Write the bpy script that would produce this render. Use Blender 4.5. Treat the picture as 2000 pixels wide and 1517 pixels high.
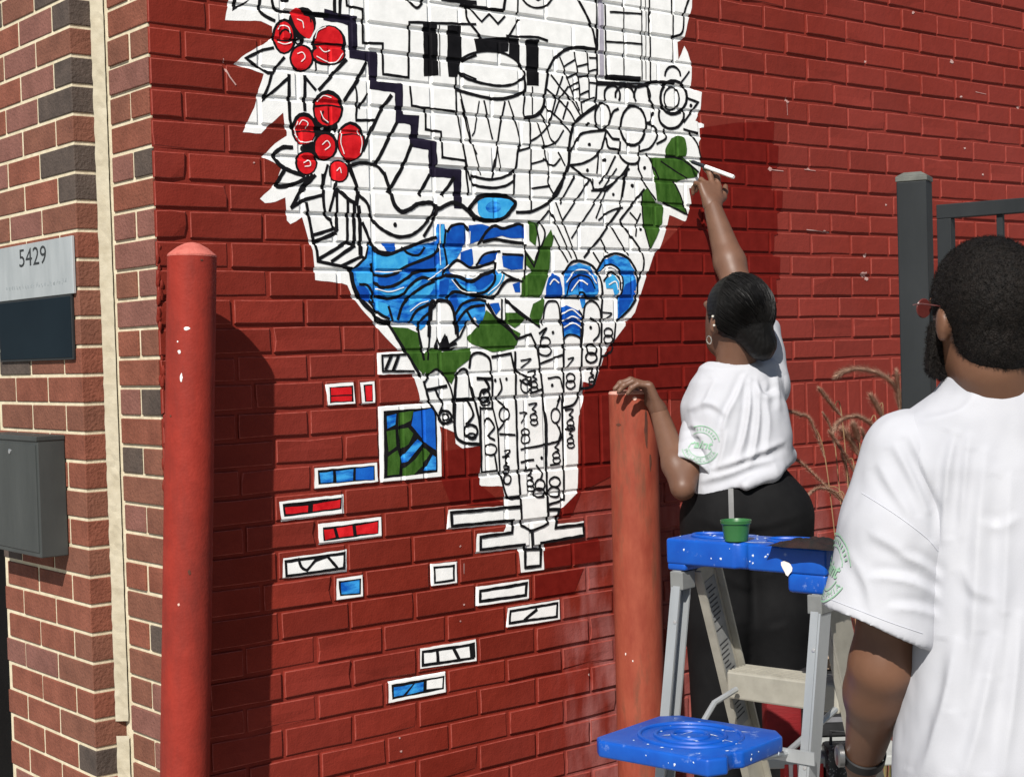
import bpy, bmesh, math, random
import numpy as np
from mathutils import Vector, Matrix, noise
from mathutils.geometry import tessellate_polygon
from mathutils.bvhtree import BVHTree

for o in list(bpy.data.objects):
    bpy.data.objects.remove(o)
scene = bpy.context.scene
COL = scene.collection
R = math.radians

# ------------------------------------------------------------------ camera, sky, sun, exposure
# world: X runs along the painted wall (Y = 0 is its face), +Y goes into the building, Z up, pavement at 0
CAM = np.array((-1.5865, -3.2077, 1.55))
ROT = np.array(((0.7762346, 0.0385012, -0.6292675), (-0.6297421, 0.0002595, -0.7768042), (-0.0297446, 0.9992585, 0.0244473)))
FPX = 3040.0
cd = bpy.data.cameras.new('camera')
cd.sensor_width = 36.0
cd.lens = 36.0 * FPX / 2000.0
cd.clip_start = 0.05
cd.clip_end = 500
cam = bpy.data.objects.new('camera', cd)
COL.objects.link(cam)
cam.matrix_world = Matrix.Translation(CAM.tolist()) @ Matrix(ROT.tolist()).to_4x4()
scene.camera = cam

LIGHT = Vector((1.0, 0.70, -1.17)).normalized()
world = bpy.data.worlds.new('World')
scene.world = world
world.use_nodes = True
wn = world.node_tree.nodes
wl = world.node_tree.links
sky = wn.new('ShaderNodeTexSky')
sky.sky_type = 'NISHITA'
sky.sun_disc = False
sky.sun_elevation = math.asin(-LIGHT.z)
sky.sun_rotation = math.atan2(-LIGHT.x, -LIGHT.y)
sky.air_density = 1.0
sky.dust_density = 0.6
bg = wn['Background']
bg.inputs[1].default_value = 0.05
wl.new(sky.outputs[0], bg.inputs[0])
sd = bpy.data.lights.new('sun', 'SUN')
sd.energy = 5.0
sd.angle = R(0.53)
sd.color = (1.0, 0.955, 0.89)
sun = bpy.data.objects.new('sun', sd)
COL.objects.link(sun)
sun.rotation_euler = LIGHT.to_track_quat('-Z', 'Y').to_euler()
scene.view_settings.view_transform = 'Standard'
scene.view_settings.look = 'None'
scene.view_settings.exposure = 0.38
scene.view_settings.gamma = 1.0
scene.render.resolution_x = 1024
scene.render.resolution_y = 776
scene.cycles.max_bounces = 6

# ------------------------------------------------------------------ helpers
def at(px, py, depth):
    """world point seen at photo pixel (px, py) at a distance along the optical axis"""
    return Vector((CAM + ROT @ np.array((px - 1000.0, 758.5 - py, -FPX)) * (depth / FPX)).tolist())

def on_plane(px, py, axis, value):
    d = ROT @ np.array((px - 1000.0, 758.5 - py, -FPX))
    return Vector((CAM + d * ((value - CAM[axis]) / d[axis])).tolist())

FWD = Vector((0.629, 0.777, 0)).normalized()     # level viewing direction
RGT = Vector((0.777, -0.629, 0)).normalized()
UP = Vector((0, 0, 1))
MATS = {}

def pmat(name, col, col2=None, rough=0.7, scale=20.0, detail=4.0, bump=0.0, bscale=150.0, spec=0.35, metal=0.0,
         contrast=(0.3, 0.7), stretch=None, coords='Object', rand=True, bdist=0.002, sheen=0.0, coat=0.0):
    """procedural surface: two colours mixed by noise, optional noise bump"""
    if name in MATS:
        return MATS[name]
    m = bpy.data.materials.new(name)
    m.use_nodes = True
    n, l = m.node_tree.nodes, m.node_tree.links
    b = n['Principled BSDF']
    b.inputs['Roughness'].default_value = rough
    b.inputs['Specular IOR Level'].default_value = spec
    b.inputs['Metallic'].default_value = metal
    if sheen:
        b.inputs['Sheen Weight'].default_value = sheen
    if coat:
        b.inputs['Coat Weight'].default_value = coat
        b.inputs['Coat Roughness'].default_value = 0.25
    tc = n.new('ShaderNodeTexCoord')
    vec = tc.outputs[coords]
    if rand:
        oi = n.new('ShaderNodeObjectInfo')
        mu = n.new('ShaderNodeMath'); mu.operation = 'MULTIPLY'; mu.inputs[1].default_value = 53.0
        l.new(oi.outputs['Random'], mu.inputs[0])
        ad = n.new('ShaderNodeVectorMath'); ad.operation = 'ADD'
        l.new(vec, ad.inputs[0]); l.new(mu.outputs[0], ad.inputs[1])
        vec = ad.outputs[0]
    if stretch:
        mp = n.new('ShaderNodeMapping'); mp.inputs['Scale'].default_value = stretch
        l.new(vec, mp.inputs[0]); vec = mp.outputs[0]
    nt = n.new('ShaderNodeTexNoise')
    nt.inputs['Scale'].default_value = scale
    nt.inputs['Detail'].default_value = detail
    nt.inputs['Roughness'].default_value = 0.6
    l.new(vec, nt.inputs['Vector'])
    cr = n.new('ShaderNodeValToRGB')
    if col2 is None:
        col2 = tuple(c * 1.18 for c in col); c1 = tuple(c * 0.85 for c in col)
    else:
        c1 = col
    cr.color_ramp.elements[0].position = contrast[0]; cr.color_ramp.elements[0].color = (*c1, 1)
    cr.color_ramp.elements[1].position = contrast[1]; cr.color_ramp.elements[1].color = (*col2, 1)
    l.new(nt.outputs[0], cr.inputs[0])
    l.new(cr.outputs[0], b.inputs['Base Color'])
    if bump:
        n2 = n.new('ShaderNodeTexNoise')
        n2.inputs['Scale'].default_value = bscale; n2.inputs['Detail'].default_value = 5
        l.new(vec, n2.inputs['Vector'])
        bp = n.new('ShaderNodeBump'); bp.inputs['Strength'].default_value = bump; bp.inputs['Distance'].default_value = bdist
        l.new(n2.outputs[0], bp.inputs['Height']); l.new(bp.outputs[0], b.inputs['Normal'])
    MATS[name] = m
    return m

def tag(o, label=None, cat=None, group=None, kind=None):
    if label: o['label'] = label
    if cat: o['category'] = cat
    if group: o['group'] = group
    if kind: o['kind'] = kind
    return o

def thing(name, label, cat, loc=(0, 0, 0), group=None):
    o = bpy.data.objects.new(name, None)
    o.empty_display_size = 0.1
    COL.objects.link(o)
    o.location = loc
    return tag(o, label, cat, group)

def world_loc(o):
    v = Vector(o.location)
    while o.parent:
        o = o.parent
        v += Vector(o.location)
    return v

def mesh_obj(name, verts, faces, mats, parent=None, smooth=False, fmat=None, loc=None):
    """verts in world coordinates; the object's origin sits on its parent's origin (or at loc)"""
    base = Vector(loc) if loc is not None else (world_loc(parent) if parent else Vector((0, 0, 0)))
    me = bpy.data.meshes.new(name)
    b = (base.x, base.y, base.z)
    me.from_pydata([(v[0] - b[0], v[1] - b[1], v[2] - b[2]) for v in verts], [], faces)
    if not isinstance(mats, (list, tuple)):
        mats = [mats]
    for m in mats:
        me.materials.append(m)
    if fmat is not None:
        me.polygons.foreach_set('material_index', fmat)
    if smooth:
        me.polygons.foreach_set('use_smooth', [True] * len(me.polygons))
    me.update()
    o = bpy.data.objects.new(name, me)
    COL.objects.link(o)
    if parent:
        o.parent = parent
        o.location = base - world_loc(parent)
    else:
        o.location = base
    return o

class MB:
    """collects shapes for one mesh (world coordinates)"""
    def __init__(self):
        self.v, self.f, self.m = [], [], []
    def add(self, verts, faces, mi=0):
        k = len(self.v)
        self.v += [tuple(p) for p in verts]
        self.f += [tuple(i + k for i in f) for f in faces]
        self.m += [mi] * len(faces)
        return self
    def box(self, c, u, v, w, bev=0.0, mi=0):
        """box about c with half-axis vectors u, v, w and an optional bevel"""
        c, u, v, w = Vector(c), Vector(u), Vector(v), Vector(w)
        bm = bmesh.new()
        bmesh.ops.create_cube(bm, size=2.0)
        lu, lv, lw = u.length, v.length, w.length
        for q in bm.verts:
            q.co = Vector((q.co.x * lu, q.co.y * lv, q.co.z * lw))
        if bev:
            bmesh.ops.bevel(bm, geom=bm.edges[:], offset=bev, segments=2, affect='EDGES', profile=0.5)
        uu, vv, ww = u / lu, v / lv, w / lw
        bm.verts.index_update()
        self.add([c + uu * q.co.x + vv * q.co.y + ww * q.co.z for q in bm.verts], [[q.index for q in f.verts] for f in bm.faces], mi)
        bm.free()
        return self
    def aabox(self, lo, hi, bev=0.0, mi=0):
        lo, hi = Vector(lo), Vector(hi)
        h = (hi - lo) / 2
        return self.box((lo + hi) / 2, (h.x, 0, 0), (0, h.y, 0), (0, 0, h.z), bev, mi)
    def tube(self, pts, rad, n=10, mi=0, cap=True):
        pts = [Vector(p) for p in pts]
        rads = rad if isinstance(rad, (list, tuple)) else [rad] * len(pts)
        k = len(self.v)
        ref = Vector((0, 0, 1))
        for i, p in enumerate(pts):
            t = (pts[min(i + 1, len(pts) - 1)] - pts[max(i - 1, 0)]).normalized()
            if abs(t.dot(ref)) > 0.95:
                ref = Vector((1, 0, 0)) if abs(t.x) < 0.9 else Vector((0, 1, 0))
            a = t.cross(ref).normalized(); b = t.cross(a)
            for j in range(n):
                an = 2 * math.pi * j / n
                self.v.append(tuple(p + (a * math.cos(an) + b * math.sin(an)) * rads[i]))
        for i in range(len(pts) - 1):
            for j in range(n):
                q = (k + i * n + j, k + i * n + (j + 1) % n, k + (i + 1) * n + (j + 1) % n, k + (i + 1) * n + j)
                self.f.append(q); self.m.append(mi)
        if cap:
            self.f.append(tuple(k + j for j in range(n))); self.m.append(mi)
            e = k + (len(pts) - 1) * n
            self.f.append(tuple(e + n - 1 - j for j in range(n))); self.m.append(mi)
        return self
    def lathe(self, base, prof, n=40, mi=0, axis=None):
        """profile of (radius, height) turned about an axis through base"""
        base = Vector(base); ax = Vector(axis).normalized() if axis else Vector((0, 0, 1))
        a = ax.orthogonal().normalized(); b = ax.cross(a)
        k = len(self.v)
        for r, h in prof:
            for j in range(n):
                an = 2 * math.pi * j / n
                self.v.append(tuple(base + ax * h + (a * math.cos(an) + b * math.sin(an)) * r))
        for i in range(len(prof) - 1):
            for j in range(n):
                self.f.append((k + i * n + j, k + i * n + (j + 1) % n, k + (i + 1) * n + (j + 1) % n, k + (i + 1) * n + j)); self.m.append(mi)
        return self
    def poly(self, pts, d, mi=0):
        """flat outline extruded by vector d"""
        pts = [Vector(p) for p in pts]; d = Vector(d); n = len(pts)
        self.add(pts + [p + d for p in pts], [tuple(range(n))[::-1], tuple(range(n, 2 * n))] + [(i, (i + 1) % n, n + (i + 1) % n, n + i) for i in range(n)], mi)
        return self
    def build(self, name, mats, parent=None, smooth=False, fix=False, loc=None):
        o = mesh_obj(name, self.v, self.f, mats, parent, smooth, self.m, loc)
        if fix:
            bm = bmesh.new(); bm.from_mesh(o.data)
            bmesh.ops.recalc_face_normals(bm, faces=bm.faces[:]); bm.to_mesh(o.data); bm.free()
        if smooth:
            autosmooth(o, 40)
        return o

def autosmooth(o, deg):
    me = o.data
    bm = bmesh.new(); bm.from_mesh(me)
    for e in bm.edges:
        e.smooth = not (len(e.link_faces) == 2 and e.calc_face_angle(0) > R(deg))
    for f in bm.faces:
        f.smooth = True
    bm.to_mesh(me); bm.free()

def catmull(P, per=6):
    P = [Vector(p) for p in P]
    if len(P) < 3:
        return P
    Q = [P[0] * 2 - P[1]] + P + [P[-1] * 2 - P[-2]]
    out = []
    for i in range(1, len(Q) - 2):
        a, b, c, d = Q[i - 1], Q[i], Q[i + 1], Q[i + 2]
        for k in range(per):
            t = k / per
            out.append(0.5 * ((2 * b) + (c - a) * t + (2 * a - 5 * b + 4 * c - d) * t * t + (3 * b - a - 3 * c + d) * t ** 3))
    out.append(P[-1])
    return out
# mural drawing in wall millimetres: x along the wall from its corner, z above the pavement
# f/F fill, s straight stroke, c curved stroke: (kind, colour, stroke width, points)
MURAL = [
 ('white_ground', [
  ('f','w',0,[(430,2564),(329,2520),(286,2478),(227,2435),(207,2391),(201,2364),(193,2330),(240,2335),(288,2339),(317,2330),(318,2302),(307,2295),(275,2276),(244,2258),(213,2232),(253,2224),(290,2215),(275,2178),(263,2135),(243,2098),(230,2076),(278,2076),(289,2086),(314,2108),(339,2128),(341,2104),(348,2084),(347,2074),(315,2054),(279,2022),(310,2009),(330,1998),(319,1973),(315,1964),(293,1942),(269,1923),(282,1913),(310,1917),(338,1928),(339,1905),(340,1874),(350,1866),(364,1872),(382,1883),(390,1860),(398,1833),(408,1803),(412,1766),(412,1733),(449,1730),(489,1726),(503,1720),(517,1692),(542,1663),(575,1631),(601,1602),(627,1579),(650,1560),(670,1556),(588,1554),(588,1500),(691,1498),(703,1464),(712,1428),(748,1419),(757,1368),(817,1343),(820,1314),(847,1297),(890,1289),(894,1199),(969,1193),(977,1154),(977,1140),(790,1146),(786,1096),(983,1091),(971,1072),(881,1076),(876,1024),(1018,1022),(1024,958),(1104,956),(1110,1028),(1259,1030),(1258,1074),(1154,1075),(1160,1088),(1198,1114),(1232,1139),(1238,1213),(1239,1304),(1244,1362),(1261,1392),(1288,1418),(1315,1436),(1353,1470),(1376,1517),(1405,1552),(1428,1599),(1430,1620),(1490,1642),(1511,1679),(1526,1734),(1530,1770),(1552,1800),(1578,1837),(1601,1882),(1618,1927),(1654,1917),(1712,1902),(1709,1952),(1700,2008),(1735,2009),(1767,2078),(1752,2092),(1747,2118),(1746,2144),(1765,2168),(1769,2198),(1734,2207),(1757,2239),(1765,2292),(1717,2300),(1723,2326),(1727,2371),(1720,2382),(1710,2403),(1697,2421),(1683,2397),(1672,2378),(1669,2429),(1696,2443),(1714,2497),(1731,2536),(1735,2574),(1713,2631),(1651,2660),(1580,2694),(1334,2702)]),
 ]),
 ('staircase', [
  ('s','n',22.1,[(470,2373),(545,2367),(544,2287),(601,2285),(600,2215),(675,2214),(674,2138),(720,2137),(718,2082),(774,2077),(775,2010),(852,2008),(850,1928)]),
  ('s','k',10.4,[(433,2371),(473,2372)]),
  ('s','k',5.9,[(527,2423),(528,2403),(574,2399),(573,2317),(630,2320),(630,2245),(707,2244)]),
  ('s','k',5.9,[(710,2220),(713,2173),(756,2170),(754,2116),(803,2113),(804,2048),(878,2044),(886,1959)]),
  ('s','k',5.2,[(713,2172),(850,2169)]),
  ('c','k',7.8,[(521,2270),(482,2232),(441,2191)]),
  ('c','k',9.1,[(581,2269),(549,2219),(513,2172)]),
  ('c','k',5.2,[(545,2212),(549,2181),(545,2128)]),
  ('c','k',6.5,[(582,2193),(554,2157)]),
  ('c','k',9.1,[(651,2192),(614,2148),(561,2053)]),
  ('c','k',9.1,[(664,2126),(631,2073),(598,2018)]),
  ('c','k',6.5,[(545,2125),(602,2129)]),
  ('c','k',9.1,[(709,2075),(679,2018),(634,1952)]),
  ('c','k',9.1,[(762,2000),(728,1950)]),
  ('c','k',9.1,[(839,1997),(801,1953)]),
 ]),
 ('leaf_sprig', [
  ('f','k',0,[(212,2354),(215,2383),(225,2384),(223,2366),(249,2381),(261,2387),(245,2373)]),
  ('c','k',7.8,[(288,2397),(284,2367),(297,2352),(323,2344)]),
  ('c','k',6.5,[(318,2398),(324,2375),(341,2368),(366,2369)]),
  ('f','k',0,[(364,2396),(363,2394),(361,2392),(358,2391),(354,2390),(350,2390),(347,2391),(345,2392),(344,2394),(345,2396),(347,2397),(351,2399),(354,2400),(358,2400),(361,2399),(364,2398)]),
  ('s','k',7.8,[(493,2419),(492,2383)]),
  ('s','k',7.8,[(510,2421),(506,2377)]),
  ('s','k',6.5,[(317,2279),(289,2272),(244,2248),(267,2234),(301,2219),(314,2220)]),
  ('c','k',6.5,[(314,2220),(326,2236),(347,2259)]),
  ('s','k',6.5,[(311,2217),(303,2192),(284,2154),(320,2181),(356,2212)]),
  ('c','k',7.8,[(358,2218),(356,2124),(362,2094)]),
  ('s','k',7.8,[(402,2219),(398,2139)]),
  ('s','k',6.5,[(404,2216),(430,2190)]),
  ('s','k',3.9,[(433,2264),(434,2237)]),
  ('c','k',9.1,[(360,2048),(332,2045),(309,2025),(327,2004),(351,1993),(390,1982)]),
  ('c','k',9.1,[(337,1992),(322,1970),(315,1954),(357,1959),(404,1980)]),
  ('c','k',7.8,[(422,1984),(392,1955),(370,1932)]),
  ('c','k',6.5,[(459,2010),(447,1976),(442,1935)]),
  ('s','k',5.2,[(482,1971),(475,1937)]),
  ('c','k',9.1,[(415,1984),(389,1958),(355,1908)]),
  ('s','k',7.8,[(353,1905),(391,1925),(442,1938)]),
  ('c','k',7.8,[(444,1986),(442,1927),(447,1890),(462,1878),(468,1863),(479,1854)]),
  ('s','k',6.5,[(481,1966),(459,1900)]),
  ('s','k',6.5,[(481,1947),(479,1860)]),
  ('c','k',9.1,[(485,1953),(515,1930),(537,1921)]),
  ('c','k',10.4,[(537,1921),(541,1959),(525,1999),(519,2024)]),
 ]),
 ('striped_box', [
  ('s','k',7.8,[(394,1916),(403,1870),(409,1836),(419,1803),(421,1778),(494,1766),(520,1760)]),
  ('s','k',7.8,[(409,1840),(472,1858)]),
  ('s','k',9.1,[(412,1824),(475,1847)]),
  ('s','k',7.8,[(425,1784),(506,1826),(528,1817)]),
  ('s','k',7.8,[(461,1779),(526,1817)]),
  ('s','k',7.8,[(490,1768),(547,1792),(558,1786),(520,1757)]),
  ('s','k',7.8,[(512,1930),(508,1829)]),
  ('s','k',9.1,[(530,1921),(528,1820)]),
  ('s','k',10.4,[(543,1912),(547,1874),(544,1799)]),
  ('s','k',6.5,[(558,1783),(571,1824)]),
 ]),
 ('red_blossom', [
  ('f','k',0,[(383,2313),(380,2296),(372,2282),(360,2271),(348,2267),(335,2269),(325,2277),(318,2290),(316,2306),(319,2323),(327,2337),(338,2347),(351,2352),(364,2350),(374,2342),(381,2329)]),
  ('f','k',0,[(440,2351),(436,2336),(427,2323),(414,2313),(399,2308),(384,2310),(371,2317),(363,2328),(361,2343),(365,2358),(374,2371),(386,2380),(402,2385),(417,2384),(429,2377),(437,2366)]),
  ('f','k',0,[(524,2309),(520,2290),(508,2274),(492,2263),(472,2257),(454,2259),(438,2268),(428,2282),(425,2299),(430,2317),(441,2333),(457,2345),(476,2350),(495,2349),(511,2340),(521,2326)]),
  ('f','k',0,[(521,2282),(517,2272),(505,2262),(488,2255),(469,2251),(449,2251),(433,2255),(422,2263),(419,2272),(423,2283),(434,2292),(451,2300),(471,2304),(490,2304),(507,2299),(518,2292)]),
  ('f','k',0,[(429,2266),(426,2252),(418,2241),(407,2232),(394,2229),(381,2230),(370,2236),(363,2247),(361,2259),(364,2272),(372,2284),(383,2292),(396,2296),(409,2295),(420,2289),(427,2278)]),
  ('F','r',0,[(367,2368),(384,2381),(401,2374),(427,2359),(432,2338),(420,2312),(399,2318),(382,2336)]),
  ('f','r',0,[(375,2311),(373,2296),(367,2284),(358,2275),(348,2271),(338,2273),(330,2280),(325,2291),(323,2305),(326,2320),(332,2332),(341,2341),(351,2345),(360,2343),(369,2336),(374,2325)]),
  ('f','r',0,[(514,2314),(511,2300),(502,2287),(488,2278),(473,2274),(458,2275),(446,2282),(438,2292),(435,2306),(439,2320),(448,2333),(461,2342),(476,2347),(491,2346),(504,2339),(512,2328)]),
  ('f','r',0,[(516,2283),(513,2274),(503,2266),(488,2260),(471,2257),(454,2257),(439,2261),(430,2267),(427,2275),(431,2283),(441,2291),(455,2297),(472,2301),(489,2301),(504,2297),(513,2291)]),
  ('f','r',0,[(423,2265),(421,2254),(414,2244),(405,2237),(394,2234),(384,2235),(375,2241),(369,2249),(367,2260),(370,2271),(376,2280),(386,2287),(396,2291),(407,2290),(416,2284),(421,2276)]),
  ('f','k',0,[(405,2303),(404,2299),(401,2296),(396,2293),(391,2292),(386,2292),(381,2294),(379,2297),(378,2300),(379,2304),(382,2308),(386,2310),(392,2312),(397,2311),(401,2310),(404,2307)]),
  ('f','w',0,[(394,2302),(394,2301),(393,2300),(391,2299),(389,2298),(388,2298),(386,2299),(385,2300),(384,2301),(385,2302),(386,2304),(388,2304),(390,2305),(392,2305),(393,2304),(394,2303)]),
  ('f','w',0,[(414,2301),(414,2299),(413,2296),(411,2295),(410,2294),(408,2295),(406,2296),(405,2298),(405,2300),(406,2302),(407,2304),(408,2306),(410,2307),(412,2306),(413,2305),(414,2303)]),
  ('c','w',2.1,[(332,2324),(343,2335),(361,2333),(365,2319)]),
  ('c','w',2.1,[(331,2294),(348,2291),(370,2298)]),
  ('c','w',2.1,[(386,2354),(400,2350),(403,2335)]),
  ('c','w',2.1,[(445,2293),(459,2284),(477,2289)]),
  ('c','w',2.1,[(383,2272),(397,2276),(404,2265),(393,2254)]),
  ('c','w',2.1,[(435,2314),(443,2333),(465,2345)]),
  ('c','w',2.1,[(437,2271),(462,2261),(491,2262),(512,2284)]),
  ('c','k',3.9,[(339,2313),(353,2327),(369,2316),(363,2300)]),
  ('c','k',3.9,[(408,2369),(422,2364),(425,2353)]),
  ('c','k',3.9,[(430,2298),(471,2304),(511,2306)]),
  ('c','k',3.2,[(331,2300),(352,2300),(374,2304)]),
 ]),
 ('red_blossom', [
  ('f','k',0,[(510,2150),(505,2132),(495,2117),(480,2106),(463,2101),(446,2103),(432,2112),(423,2126),(420,2144),(424,2161),(434,2177),(449,2188),(466,2193),(483,2191),(498,2182),(507,2168)]),
  ('f','k',0,[(430,2097),(427,2081),(418,2068),(407,2058),(393,2054),(380,2057),(369,2064),(362,2077),(360,2092),(363,2107),(371,2121),(383,2130),(396,2134),(410,2132),(421,2124),(428,2112)]),
  ('f','k',0,[(570,2074),(566,2055),(556,2038),(542,2027),(526,2022),(510,2025),(497,2035),(488,2051),(486,2069),(490,2088),(499,2105),(513,2116),(529,2121),(545,2119),(558,2109),(567,2093)]),
  ('f','k',0,[(488,2058),(485,2044),(476,2032),(464,2023),(451,2020),(437,2022),(426,2029),(419,2040),(416,2054),(420,2068),(428,2081),(440,2089),(453,2093),(467,2091),(478,2084),(486,2072)]),
  ('f','k',0,[(431,2015),(428,2003),(421,1993),(410,1986),(398,1983),(385,1985),(375,1991),(369,2000),(367,2012),(370,2023),(377,2033),(388,2040),(400,2043),(412,2042),(422,2036),(429,2026)]),
  ('f','k',0,[(520,1999),(517,1988),(510,1979),(500,1972),(489,1970),(478,1972),(468,1977),(462,1986),(461,1996),(463,2007),(470,2017),(480,2023),(491,2026),(502,2024),(512,2019),(518,2010)]),
  ('f','k',0,[(492,2105),(488,2094),(479,2085),(464,2078),(447,2075),(431,2076),(417,2081),(408,2089),(405,2100),(409,2110),(418,2120),(433,2127),(449,2130),(466,2129),(480,2124),(489,2116)]),
  ('f','k',0,[(435,2049),(433,2042),(428,2036),(419,2031),(409,2029),(400,2030),(392,2034),(387,2039),(385,2046),(387,2053),(393,2060),(401,2064),(411,2066),(420,2065),(428,2062),(434,2056)]),
  ('f','r',0,[(502,2146),(498,2132),(490,2119),(477,2110),(462,2106),(448,2108),(436,2115),(428,2127),(426,2141),(429,2156),(438,2168),(450,2178),(465,2182),(480,2180),(492,2173),(500,2161)]),
  ('f','r',0,[(424,2092),(422,2079),(415,2068),(405,2060),(394,2057),(384,2058),(374,2065),(369,2075),(367,2088),(370,2101),(376,2112),(386,2120),(397,2123),(408,2121),(417,2115),(423,2104)]),
  ('f','r',0,[(563,2072),(560,2055),(551,2040),(539,2030),(524,2026),(511,2029),(499,2038),(492,2051),(490,2067),(493,2084),(502,2098),(514,2108),(528,2113),(542,2110),(553,2102),(561,2088)]),
  ('f','r',0,[(480,2056),(478,2045),(471,2035),(462,2028),(451,2025),(440,2027),(431,2033),(425,2042),(424,2053),(426,2065),(433,2075),(442,2082),(453,2084),(464,2083),(473,2077),(479,2068)]),
  ('f','r',0,[(426,2014),(424,2004),(418,1995),(409,1989),(399,1987),(389,1988),(381,1994),(375,2002),(374,2011),(376,2021),(382,2030),(391,2036),(401,2038),(411,2037),(419,2032),(424,2024)]),
  ('f','r',0,[(515,1999),(513,1990),(507,1982),(499,1976),(489,1974),(480,1975),(472,1980),(467,1988),(465,1997),(467,2006),(473,2014),(481,2020),(491,2022),(500,2021),(508,2016),(514,2008)]),
  ('c','w',2.1,[(442,2139),(449,2124),(463,2114)]),
  ('c','w',2.1,[(380,2104),(391,2114),(405,2109),(401,2096)]),
  ('c','w',2.1,[(368,2079),(389,2062),(414,2066)]),
  ('c','w',2.1,[(443,2059),(458,2069),(465,2057),(450,2047)]),
  ('c','w',2.1,[(391,2013),(405,2020),(409,2008),(394,2004)]),
  ('c','w',2.1,[(483,1999),(492,2006),(495,1994)]),
  ('c','w',2.1,[(501,2097),(496,2068),(505,2041)]),
  ('c','w',2.1,[(436,2163),(451,2177),(473,2175)]),
  ('c','w',2.1,[(548,2100),(558,2075),(552,2046)]),
  ('c','w',2.1,[(377,2110),(369,2091),(372,2073)]),
  ('f','w',0,[(482,2091),(481,2089),(480,2087),(479,2086),(477,2086),(475,2086),(474,2087),(473,2088),(472,2090),(473,2092),(474,2094),(475,2095),(477,2095),(479,2095),(480,2094),(482,2092)]),
  ('f','w',0,[(452,2099),(452,2098),(451,2096),(450,2096),(448,2095),(446,2095),(445,2096),(444,2097),(444,2098),(444,2099),(445,2100),(447,2101),(448,2102),(450,2101),(451,2101),(452,2100)]),
  ('c','k',3.9,[(428,2150),(465,2156),(502,2154)]),
  ('c','k',3.2,[(369,2086),(394,2089),(422,2088)]),
  ('c','k',3.2,[(501,2086),(529,2090),(559,2089)]),
  ('c','k',3.9,[(450,2140),(445,2121),(460,2112)]),
 ]),
 ('piano_keys', [
  ('s','k',5.9,[(707,2244),(713,2382),(926,2400)]),
  ('f','k',0,[(756,2382),(801,2387),(800,2257),(755,2251)]),
  ('f','k',0,[(834,2387),(879,2392),(876,2300),(860,2258),(833,2256),(830,2295)]),
  ('s','k',2.6,[(808,2385),(804,2257)]),
  ('f','k',0,[(918,2363),(1039,2379),(1033,2341),(1016,2336),(968,2337),(926,2327)]),
  ('f','k',0,[(1038,2376),(1074,2379),(1071,2301),(1059,2317),(1036,2332)]),
  ('f','k',0,[(1096,2378),(1142,2383),(1134,2258),(1092,2256)]),
  ('s','k',6.5,[(1030,2380),(1137,2388),(1169,2382)]),
  ('s','k',3.9,[(1112,2253),(1109,2181)]),
  ('s','k',10.4,[(820,2453),(928,2456)]),
  ('s','k',7.8,[(880,2445),(1020,2446),(1028,2482)]),
  ('s','k',5.2,[(1070,2488),(1068,2443)]),
  ('c','k',6.5,[(707,2441),(726,2426),(742,2423),(763,2448)]),
  ('c','k',5.2,[(1087,2484),(1104,2471),(1136,2466),(1168,2475),(1191,2497)]),
  ('f','n',0,[(1116,2493),(1166,2499),(1141,2484)]),
  ('s','k',5.2,[(896,2440),(906,2442),(946,2409),(972,2432),(1001,2410),(1024,2431)]),
  ('c','k',6.5,[(896,2440),(899,2411),(932,2378),(969,2344)]),
  ('s','k',5.2,[(1072,2428),(1035,2379),(1013,2358)]),
  ('c','k',7.8,[(1280,2512),(1307,2477),(1334,2434),(1346,2389),(1350,2376)]),
 ]),
 ('drum', [
  ('s','k',5.2,[(855,2258),(854,2176),(878,2045),(886,1957)]),
  ('c','k',3.9,[(865,2226),(890,2142),(901,2093),(915,2064)]),
  ('c','k',6.5,[(923,2320),(880,2300)]),
  ('c','k',5.2,[(866,2272),(920,2257)]),
  ('c','k',5.2,[(856,2229),(921,2214)]),
  ('c','k',6.5,[(866,2299),(891,2314),(926,2328),(968,2335),(1016,2334),(1059,2320),(1080,2298),(1084,2278),(1043,2254),(999,2247),(948,2248),(898,2255),(865,2269)]),
  ('c','k',7.8,[(1084,2278),(1085,2244),(1060,2228),(998,2212),(946,2213),(896,2219),(859,2224)]),
  ('c','k',5.2,[(870,2200),(892,2112),(904,2086)]),
  ('c','k',3.9,[(929,2201),(914,2130),(904,2110)]),
  ('s','k',5.2,[(946,2203),(970,2107)]),
  ('c','k',5.2,[(1015,2205),(995,2132),(974,2034),(964,2003)]),
  ('s','k',5.2,[(1028,2209),(1056,2140),(1068,2096)]),
  ('s','k',3.9,[(904,2086),(926,2011)]),
  ('s','k',3.9,[(984,2084),(995,2024)]),
  ('c','k',6.5,[(1068,2096),(1054,2078),(1043,2030),(1003,2008),(955,1999),(896,2006)]),
  ('c','k',6.5,[(896,2000),(904,1983),(955,1977),(1007,1984),(1038,1999)]),
  ('s','k',5.2,[(870,2081),(892,1996)]),
  ('s','k',5.2,[(1043,2030),(1036,1963)]),
  ('s','k',5.2,[(1054,2078),(1099,2091)]),
  ('s','k',5.2,[(1102,2167),(1096,1961)]),
  ('c','k',5.2,[(1087,2244),(1080,2172),(1129,2179),(1153,2205)]),
 ]),
 ('woven_basket', [
  ('c','k',7.8,[(1346,2377),(1275,2375),(1227,2360),(1190,2332),(1170,2299),(1159,2257),(1148,2204),(1120,2178),(1084,2169)]),
  ('s','k',6.5,[(1350,2376),(1347,2280),(1340,2222)]),
  ('c','k',9.1,[(1340,2219),(1277,2182),(1257,2160),(1241,2117),(1232,2047),(1204,2000),(1175,1964)]),
  ('c','k',4.9,[(1213,2341),(1226,2315),(1238,2284),(1256,2244),(1277,2204)]),
  ('c','k',4.9,[(1265,2360),(1273,2322),(1280,2281),(1283,2229),(1287,2197)]),
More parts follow.
